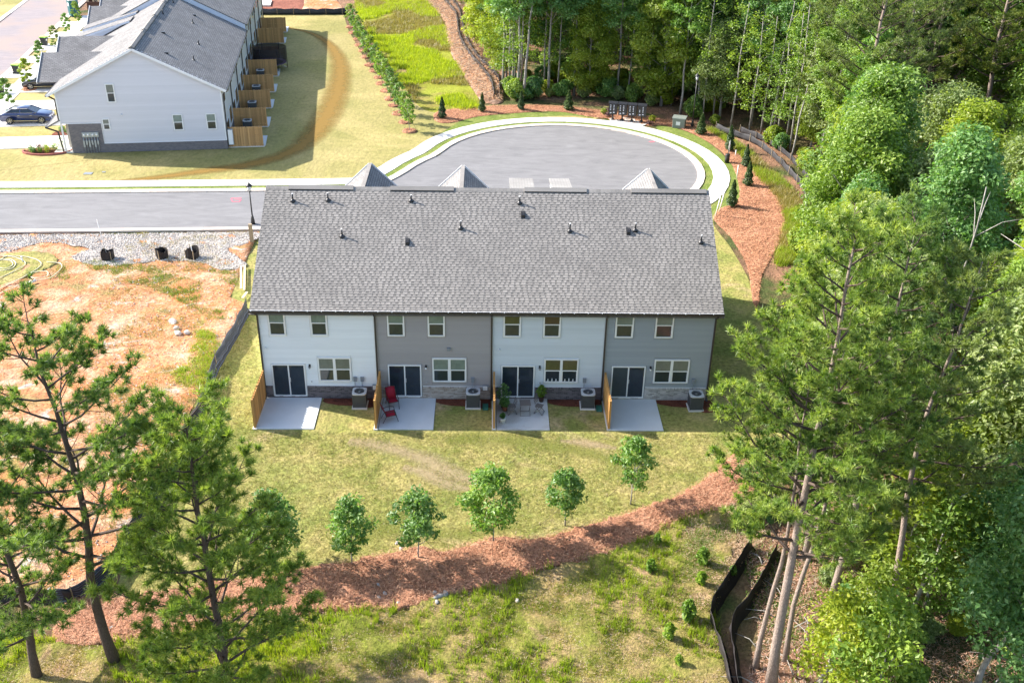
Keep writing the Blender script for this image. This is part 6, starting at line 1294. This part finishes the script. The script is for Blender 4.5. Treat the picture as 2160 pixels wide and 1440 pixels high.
# ---- understory bushes
UB = [bush(500, '', 'understory_bush', 'bush', 2.2, 1.3, 'leaf_yellow', 2200, .13), bush(501, '', 'understory_bush', 'bush', 2.6, 1.4, 'leaf', 2400, .13), bush(502, '', 'understory_bush', 'bush', 1.5, 1.1, 'leaf_pale', 1500, .12), bush(503, '', 'understory_bush', 'bush', 1.8, 1.2, 'leaf_dark', 1700, .12)]
ubn = ['yellow-green bush','leafy green bush','pale green bush','dark green bush']; ubu = [False]*4
def ub(k, p, s, label, group): o = place(not ubu[k], UB[k], p, rs.uniform(0,6), (s,s,s*rs.uniform(.8,1.1)), label, group); ubu[k] = True
for i, p in enumerate(resample(EDGE1[4:], 2.0)):
    if rs.random() < .22: continue
    q = (p[0]+rs.uniform(-.6,.6), p[1]+rs.uniform(-.3,.9)); k = rs.choice((0,0,1,2,3)) if q[0] > 30 else rs.choice((1,2,3,0)); w_ = where(q); ub(k, q, rs.uniform(.45,1.0), '%s below the trees %s' % (ubn[k], w_), 'edge bushes '+w_)
LOW = [(27.03,-10.20),(28.84,-10.88),(30.81,-12.20),(32.36,-13.77),(33.70,-15.54),(34.83,-17.46),(33.10,-21.12),(29.32,-21.56),(26.80,-21.11),(25.92,-19.24),(26.19,-16.66),(26.38,-13.79)]
for i, q in enumerate(scatter(LOW, 15, np.random.default_rng(8))):
    k = rs.choice((0,1,2,1,3)); ub(k, q, rs.uniform(.3,.75), '%s in the undergrowth below the right pines' % ubn[k], 'undergrowth bushes below the right pines')
for (x, y, s, k) in ((0,0,0,0),)[:0]: pass
for q in scatter([(14.12,59.70),(14.73,57.27),(17.49,58.79),(20.51,59.28),(24.00,59.08),(26.85,57.80),(29.99,55.56),(32.04,53.20),(35.12,49.44),(38,62),(30,72),(14,72)], 46, np.random.default_rng(44)):
    k = rs.choice((3,1,3,0)); ub(k, q, rs.uniform(.6,1.25), '%s in the shade behind the mailboxes' % ubn[k], 'bushes in the shade behind the mailboxes')
SH = [(25.69,-6.29),(26.98,-6.88),(26.05,-10.55),(24.56,-11.23),(23.91,-10.21),(23.87,-8.79),(24.91,-7.66)]
for q in scatter(SH, 10, np.random.default_rng(4)): k = rs.choice((2,3,0)); ub(k, q, rs.uniform(.25,.5), '%s on the bank above the two black silt fences' % ubn[k], 'bushes above the black silt fences')
# ================================================================ WEEDS, STONES, DEBRIS (things one can point at)
wd = bush(510, '', 'weed_plant', 'weed', .8, .30, 'weed', 230, .11, 'tall bright weeds on the meadow')
for i, (p, s, l) in enumerate((((20.34,-16.94),1.15,'tall bright weed left of the silt fence bend'),((21.53,-13.55),1.0,'bright weed near the upper end of the black silt fence'),((19.20,-14.10),.8,'bright weed below the mulch bank, in front of a dark shaded patch'),((19.40,-17.98),.9,'narrow upright weed left of the tallest one'),((19.76,-12.17),.6,'small weed just under the right end of the mulch bank'),((21.25,-14.87),.8,'weed between the two largest weeds'),((22.74,-14.25),.6,'weed against the upper silt fence'),((19.57,-19.35),.6,'small weed near the bottom right of the meadow'))):
    place(i == 0, wd, (*p,.05), i, (s,s,s*1.15), l)
def rock(name, label, p, s, seed, mat='rock', group=None, cat='rock', z=0):
    rr = random.Random(seed); bm = bmesh.new(); bmesh.ops.create_icosphere(bm, subdivisions=2, radius=1)
    for v in bm.verts: v.co *= rr.uniform(.82,1.12); v.co = Vector((v.co.x*s[0], v.co.y*s[1], max(v.co.z,-.4)*s[2]))
    me = bpy.data.meshes.new(name); bm.to_mesh(me); bm.free(); me.materials.append(M[mat]); o = put(bpy.data.objects.new(name, me)); o.location = (p[0],p[1],z+s[2]*.3); o.rotation_euler = (0,0,rr.uniform(0,6)); return tag(o, label, cat, group)
for i, (p, s, l, mt_) in enumerate((((-7.29,8.34),(.42,.24,.16),'flat pale rock, largest on the bare lot','rock'),((-6.86,7.49),(.20,.15,.14),'middle rock below the flat one on the bare lot','rock'),((-6.58,6.84),(.30,.2,.15),'lumpy rock at the lower end of the rock pile','rock'),((-6.07,6.96),(.18,.22,.16),'pale rock standing apart right of the rock pile','rock'),((10.13,-15.65),(.26,.12,.10),'largest pale stone slab at the foot of the mulch bank','rock_grey'),((9.96,-15.43),(.12,.09,.09),'small stone above the largest slab','rock_grey'),((10.40,-15.46),(.2,.12,.10),'grey stone right of the largest slab','rock_grey'),((10.06,-15.96),(.14,.09,.08),'small flat stone below the largest slab','rock_grey'),((7.86,-15.46),(.13,.09,.08),'white stone in the shadow of the second maple','rock_grey'),((7.64,-15.69),(.12,.07,.07),'lower small stone in the same maple shadow','rock_grey'),((7.53,-14.95),(.14,.08,.08),'upper small stone in the maple shadow','rock_grey'),((13.39,-15.90),(.11,.09,.09),'single pale stone in the green shaded grass','rock'),((8.46,-16.02),(.10,.08,.07),'small stone at the lower tip of the mulch bank','rock'),((-2.84,-17.47),(.14,.1,.1),'small stone left of the dark trunk','rock_grey'),((8.12,-12.27),(.12,.08,.08),'pale stone on the lawn edge beside the second maple','rock'),((8.32,-12.62),(.14,.08,.07),'flat pale stone on the lawn edge left of the second maple trunk','rock'))):
    rock('stone', l, p, s, i, mt_, 'loose stones', z=.12)
# filter bags on the bare lot
for i, (p, l) in enumerate((((-14.14,17.44),'leftmost black filter bag on the gravel, with a tall white pole'),((-10.52,17.75),'middle black filter bag on the gravel, torn rim'),((-8.44,17.80),'rightmost black filter bag on the gravel, open like a V'))):
    t = thing('filter_bag', l, 'filter bag', (*p,.12), i*.6, 'black filter bags round the drain inlets'); rr = random.Random(i); n = 14; V = []
    for r_, (q, z) in enumerate(((.42,-.05),(.44,.3),(.46,.62))):
        for j in range(n): a = 2*PI*j/n; sq = 1/max(abs(math.cos(a)),abs(math.sin(a)))*.85; V.append((q*sq*math.cos(a)+rr.uniform(-.04,.04), q*sq*math.sin(a)+rr.uniform(-.04,.04), z+(rr.uniform(-.16,.14)+(.18*math.cos(a*2) if i == 2 else 0) if r_ == 2 else 0)))
    m = MB(); m.add(V,[(r_*n+j, r_*n+(j+1)%n, (r_+1)*n+(j+1)%n, (r_+1)*n+j) for r_ in range(2) for j in range(n)]); o = m.build('fabric', M['silt_plain'], t, fix=False); s = o.modifiers.new('t','SOLIDIFY'); s.thickness = .02
    for k in range(4):
        a = k*PI/2+PI/4; m = MB(); m.box((-.02,-.02,-.05),(.02,.02,.72)); q = m.build('stake', M['stake'], t); q.location = (.46*math.cos(a),.46*math.sin(a),0)
# boards, hose, pipe
for i, (a, b, l) in enumerate((((-4.78,16.32),(-4.05,12.85),'left of the two long boards lying by the left house corner'),((-4.54,16.41),(-3.80,12.64),'right of the two long boards lying by the left house corner'),((-3.56,12.37),(-3.68,11.49),'short board lying askew below the two long boards'))):
    m = MB(); c = ((a[0]+b[0])/2,(a[1]+b[1])/2); m.bar((a[0]-c[0],a[1]-c[1],0),(b[0]-c[0],b[1]-c[1],0),.14,.05); o = m.build('board', M['lumber']); o.location = (*c,.22); tag(o, l, 'board', 'loose boards')
m = MB(); a, b = (-18.08,13.29), (-17.69,13.79); m.tube([(*a,.2),(*b,.24)],.10,10); tag(m.build('pipe_offcut', M['pvc']), 'short white pipe offcut above the top of the left pine', 'pipe')
hz = .20; hs = thing('hose', 'long cream hose lying in loose coils on the green patch', 'hose', (*(-19.77,16.18),0)); hc = hs.location
def hose(P, nm='coil'):
    Q = spline(P, 6, False); m = MB(); m.tube([(x-hc.x,y-hc.y,hz+.012*math.sin(i)) for i,(x,y) in enumerate(Q)],.028,5); m.build(nm, M['hose'], hs)
hose([(-20.91,13.59),(-20.23,14.18),(-19.70,15.21),(-19.39,16.41),(-20.22,17.32),(-21.34,17.68),(-21.89,17.44),(-21.82,16.51),(-20.73,15.41),(-20.04,15.64),(-20.08,16.55),(-20.80,17.15),(-21.47,16.83),(-21.26,16.07),(-20.51,15.64),(-20.15,16.17),(-20.55,16.85),(-21.28,17.06),(-21.76,16.82)])
hose([(-21.28,17.14),(-21.15,17.61),(-20.37,17.70),(-19.26,17.34),(-18.39,16.58),(-18.31,15.68),(-18.74,14.35),(-19.24,13.27),(-19.89,11.88)]); hose([(-18.54,14.64),(-17.91,14.22),(-17.25,14.52),(-17.52,15.25),(-18.40,15.08),(-18.49,14.50)]); hose([(-18.07,16.74),(-17.22,16.61),(-16.78,16.01),(-16.77,15.12),(-16.98,14.24),(-18.16,13.64),(-18.74,12.79),(-19.29,11.89)])
# kerb-side stake and stump at the left roof corner
t_ = thing('utility_post','small grey post at the kerb beside the left roof edge','post', (-4.9,20.6,0)); m = MB(); m.box((-.12,-.1,0),(.12,.1,1.5)); m.build('cabinet', M['stake'], t_)
m = MB(); m.box((-1.6,-1.9,0),(1.6,1.9,.25)); o = m.build('concrete_pad', M['concrete']); o.location = (*H(11.8,63.2),.02); o.rotation_euler = (0,0,HA); tag(o, 'bare concrete pad on the building site at the top left', 'concrete pad')
t_ = thing('brick_stack','low red brick wall end beside the concrete pad','wall', h2p(9.6,62.5), HA); m = MB(); m.box((-.5,-3.5,0),(.5,3,1.6)); m.build('bricks', M['brick_red_raw'], t_)
# ================================================================ GROUND COVER (stuff)
def blades(name, poly, ntuft, nb, h, wid, spread, mat, seed, lean=.5, z=0.0, clump=None):
    rng = np.random.default_rng(seed); c = scatter(poly, ntuft, rng)
    if clump:
        # keep tufts where a coarse wave field is high, so they stand in patches
        f = sum(np.sin(c[:,0]*a+c[:,1]*b+p_) for a, b, p_ in rng.uniform(-1,1,(5,3))*np.array([clump*2,clump*2,6])); c = c[f > np.quantile(f,.45)]
    N = len(c); c3 = np.repeat(np.c_[c, np.full(N,z)], nb, 0); c3[:,:2] += rng.normal(size=(N*nb,2))*spread; a = rng.uniform(0,2*PI,N*nb); hh = h*rng.uniform(.5,1.3,N*nb)*np.repeat(rng.uniform(.5,1.35,N),nb); d = np.c_[np.cos(a)*lean*hh*rng.uniform(.2,1,N*nb), np.sin(a)*lean*hh*rng.uniform(.2,1,N*nb), hh]; wv = np.c_[-np.sin(a),np.cos(a),np.zeros(N*nb)]*wid
    V = np.stack([c3-wv,c3+wv,c3+d],1).reshape(-1,3); rn = np.clip(np.repeat(rng.uniform(0,1,N),nb)*.7+rng.uniform(0,.3,N*nb),0,1)
    return tag(raw(name, V, np.arange(len(V)).reshape(-1,3), M[mat], None, rn), kind='stuff')
def slivers(name, poly, n, ln, wid, mat, seed, z=.03, zj=.1, tilt=.25):
    rng = np.random.default_rng(seed); c = scatter(poly, n, rng); a = rng.uniform(0,PI,n); L_ = ln*rng.uniform(.5,1.4,n); c3 = np.c_[c, z+rng.uniform(0,zj,n)]; d = np.c_[np.cos(a)*L_,np.sin(a)*L_,rng.normal(size=n)*tilt*L_]; wv = np.c_[-np.sin(a),np.cos(a),np.zeros(n)]*wid
    V = np.stack([c3-d/2-wv,c3-d/2+wv,c3+d/2+wv*.6],1).reshape(-1,3); return tag(raw(name, V, np.arange(len(V)).reshape(-1,3), M[mat], None, rng.uniform(0,1,n)), kind='stuff')
MD = [(-7.84,-17.85),(-4.83,-17.98),(-1.15,-17.85),(3.14,-16.81),(6.14,-16.27),(8.86,-16.18),(9.62,-15.74),(12.39,-14.88),(15.29,-13.51),(18.58,-12.08),(21.21,-10.40),(23.34,-9.69),(23.69,-11.24),(22.73,-13.79),(21.42,-16.39),(21.50,-17.98),(21.43,-20.65),(8.15,-21.07),(-6.65,-21.04)]
blades('meadow_grass', MD, 9500, 12, .16, .010, .10, 'grass_blade', 1, .8, .06, .8)
blades('meadow_grass', MD, 3000, 15, .30, .017, .07, 'grass_lime', 2, .5, .06, .6)
blades('meadow_grass', MD, 6000, 9, .11, .010, .12, 'grass_dry', 3, 1.2, .06)
slivers('dead_grass', MD, 16000, .14, .007, 'litter', 4, .06, .12)
blades('bright_grass', [(-7.84,-17.85),(-4.09,-17.98),(-1.11,-17.98),(3.21,-17.21),(4.74,-17.21),(5.78,-19.22),(5.34,-21.07),(-2.33,-21.05),(-6.65,-21.04)], 2400, 12, .22, .012, .12, 'grass_lime', 5, .6, .06, .5)
slivers('pine_straw', spline(MULCH,2), 34000, .18, .009, 'straw', 6, .06, .26, .5)
slivers('pine_straw', spline(MUL1,2), 20000, .24, .014, 'straw', 7, .05, .08)
slivers('brush_debris', BERM, 9000, .5, .022, 'litter', 8, .25, .35); slivers('brush_debris', BERM, 5000, .5, .03, 'straw', 9, .2, .35)
slivers('straw_litter', spline(LOT,1), 26000, .16, .009, 'litter', 10, .06, .12)
blades('lot_weeds', LOT[2:14], 2600, 10, .16, .017, .14, 'grass_dry', 11, 1.0, .08, .5)
blades('lot_weeds', [(-5.45,7.33),(-4.59,7.34),(-3.72,5.03),(-3.57,1.81),(-3.99,0.30),(-5.28,1.28),(-5.81,2.30),(-5.02,3.36)], 420, 14, .16, .014, .16, 'grass_lime', 12, 1.0, .1)
blades('lot_weeds', [(-16.69,17.39),(-4.94,15.72),(-3.82,11.15),(-4.29,8.57),(-10.76,13.78),(-17.19,14.38)], 1500, 10, .15, .017, .14, 'grass_blade', 13, 1.0, .08, .5)
blades('wild_grass_blades', W, 20000, 7, .40, .035, .22, 'grass_lime', 14, .6, .0, .35)
blades('wild_grass_blades', W, 14000, 8, .34, .03, .22, 'grass_dry', 15, .8, .0, .2)
blades('wild_grass_blades', spline(WILD2,2), 5200, 8, .38, .022, .18, 'grass_lime', 16, .7, .0, .5)
blades('wild_grass_blades', spline(WILD2,2), 2600, 8, .35, .02, .18, 'grass_dry', 17, .7, .0)
LN = [(.3,-3.4),(24,-3.4),(28.5,-4),(26.26,-2.69),(24.89,-5.07),(23.50,-6.50),(21.53,-8.43),(18.84,-9.89),(16.75,-10.86),(14.53,-11.77),(12.39,-11.84),(10.50,-12.58),(9.02,-12.46),(6.29,-13.34),(2.63,-14.14),(-1.52,-15.16),(-3.14,-15.02),(-3.33,-11.67),(-3.40,-2.05),(-2.82,9.22),(0,-.5)]
blades('lawn_blades', LN, 30000, 4, .05, .010, .06, 'grass_dry', 18, 1.3, -.005)
blades('lawn_blades', LN, 16000, 4, .055, .010, .05, 'grass_blade', 19, 1.1, -.005, .7)
blades('lawn_edge_grass', resample(offset([(25.97,-5.07),(24.89,-5.12),(23.49,-6.58),(21.52,-8.50),(18.83,-9.96),(16.75,-10.89),(14.53,-11.83),(12.39,-11.84),(10.50,-12.65),(9.03,-12.53),(6.29,-13.37),(4.18,-13.71)],.05),.3)+resample(offset([(4.18,-13.71),(6.29,-13.37),(9.03,-12.53),(10.50,-12.65),(12.39,-11.84),(14.53,-11.83),(16.75,-10.89),(18.83,-9.96),(21.52,-8.50),(23.49,-6.58),(24.89,-5.12),(25.97,-5.07)],-.12),.3), 900, 6, .08, .009, .04, 'grass_dry', 20, 1, .02)
FL = [(23.69,-11.24),(27.13,-9.85),(30.17,-10.88),(32.60,-13.15),(35.07,-16.11),(32.53,-21.57),(21.51,-21.54),(23.15,-17.46)]
slivers('leaf_litter', FL, 14000, .16, .016, 'straw', 21, .0, .12); slivers('leaf_litter', FL, 6000, .3, .010, 'litter', 22, .0, .15)
blades('forest_weeds', FL, 1500, 9, .2, .016, .14, 'weed', 23, .9, .0, .5)
SB = [(21.18,-10.57),(24.21,-8.78),(26.41,-7.27),(26.68,-9.85),(24.34,-12.22),(22.61,-14.39),(21.02,-16.39),(20.65,-13.80)]
blades('bank_weeds', SB, 1500, 10, .2, .012, .15, 'weed', 24, .8, .05, .7); slivers('pine_straw', SB, 8000, .18, .009, 'litter', 25, .05, .12)
def stones(name, poly, n, s, mat, seed, z=.1):
    rng = np.random.default_rng(seed); c = scatter(poly, n, rng); O = np.array([(1,0,0),(0,1,0),(-1,0,0),(0,-1,0),(0,0,1),(0,0,-1)],float); T = [(0,1,4),(1,2,4),(2,3,4),(3,0,4),(1,0,5),(2,1,5),(3,2,5),(0,3,5)]
    a = rng.uniform(0,PI,n); S = s*rng.uniform(.5,1.5,(n,1,1))*rng.uniform(.6,1.2,(n,6,1)); P = O[None]*S*np.array([1,1,.6]); ca, sa = np.cos(a)[:,None], np.sin(a)[:,None]; X = P[:,:,0]*ca-P[:,:,1]*sa; Y = P[:,:,0]*sa+P[:,:,1]*ca
    V = np.stack([X+c[:,0:1],Y+c[:,1:2],P[:,:,2]+z],2).reshape(-1,3); F = (np.array(T)[None]+np.arange(n)[:,None,None]*6).reshape(-1,3); return tag(raw(name, V, F, M[mat], None), kind='stuff')
stones('gravel', spline(GRAVEL,2), 14000, .055, 'gravel', 30, .15)
stones('gravel', LOT[2:14], 1500, .05, 'gravel', 31, .12)
# fallen branches on the forest floor and berm
rr = random.Random(55); m = MB()
for q in list(scatter(FL, 46, np.random.default_rng(66)))+list(scatter(BERM, 60, np.random.default_rng(67))):
    a = rr.uniform(0,PI); l = rr.uniform(.5,1.8); z = .1 if q[1] < 20 else .5; m.tube([(q[0],q[1],z),(q[0]+l*.5*math.cos(a),q[1]+l*.5*math.sin(a),z+.12),(q[0]+l*math.cos(a+.2),q[1]+l*math.sin(a+.2),z+.05)],[.03,.022,.01],4)
tag(m.build('fallen_branches', M['bark_grey']), kind='stuff')

# look-alikes that differ only in place say so
from collections import defaultdict
same = defaultdict(list)
for o in list(C.objects):
    if o.parent is None and 'label' in o and o.name.split('.')[0] in ('broadleaf_tree','understory_bush','thin_tree'): same[o['label']].append(o)
for l, os_ in same.items():
    k = len(os_)
    if k < 2 or k > 9: continue
    os_.sort(key=lambda o: o.location.y); rows = [os_] if k <= 3 else [os_[:(k+1)//2], os_[(k+1)//2:]] if k <= 6 else [os_[:3], os_[3:6], os_[6:]]
    rn = [['']] if len(rows) == 1 else [['front row'],['back row']] if len(rows) == 2 else [['front row'],['middle row'],['back row']]
    for r_, row_ in enumerate(rows):
        row_.sort(key=lambda o: o.location.x); w3 = {1:[''],2:['left one','right one'],3:['leftmost','centre one','rightmost']}[len(row_)]
        for o, w_ in zip(row_, w3): o['label'] = l+', '+' '.join(x for x in (rn[r_][0], w_) if x)

for o in C.objects:
    if len(o.get('label','').split()) > 16: o['label'] = o['label'].replace(' at forest edge','').replace(' in the forest','')
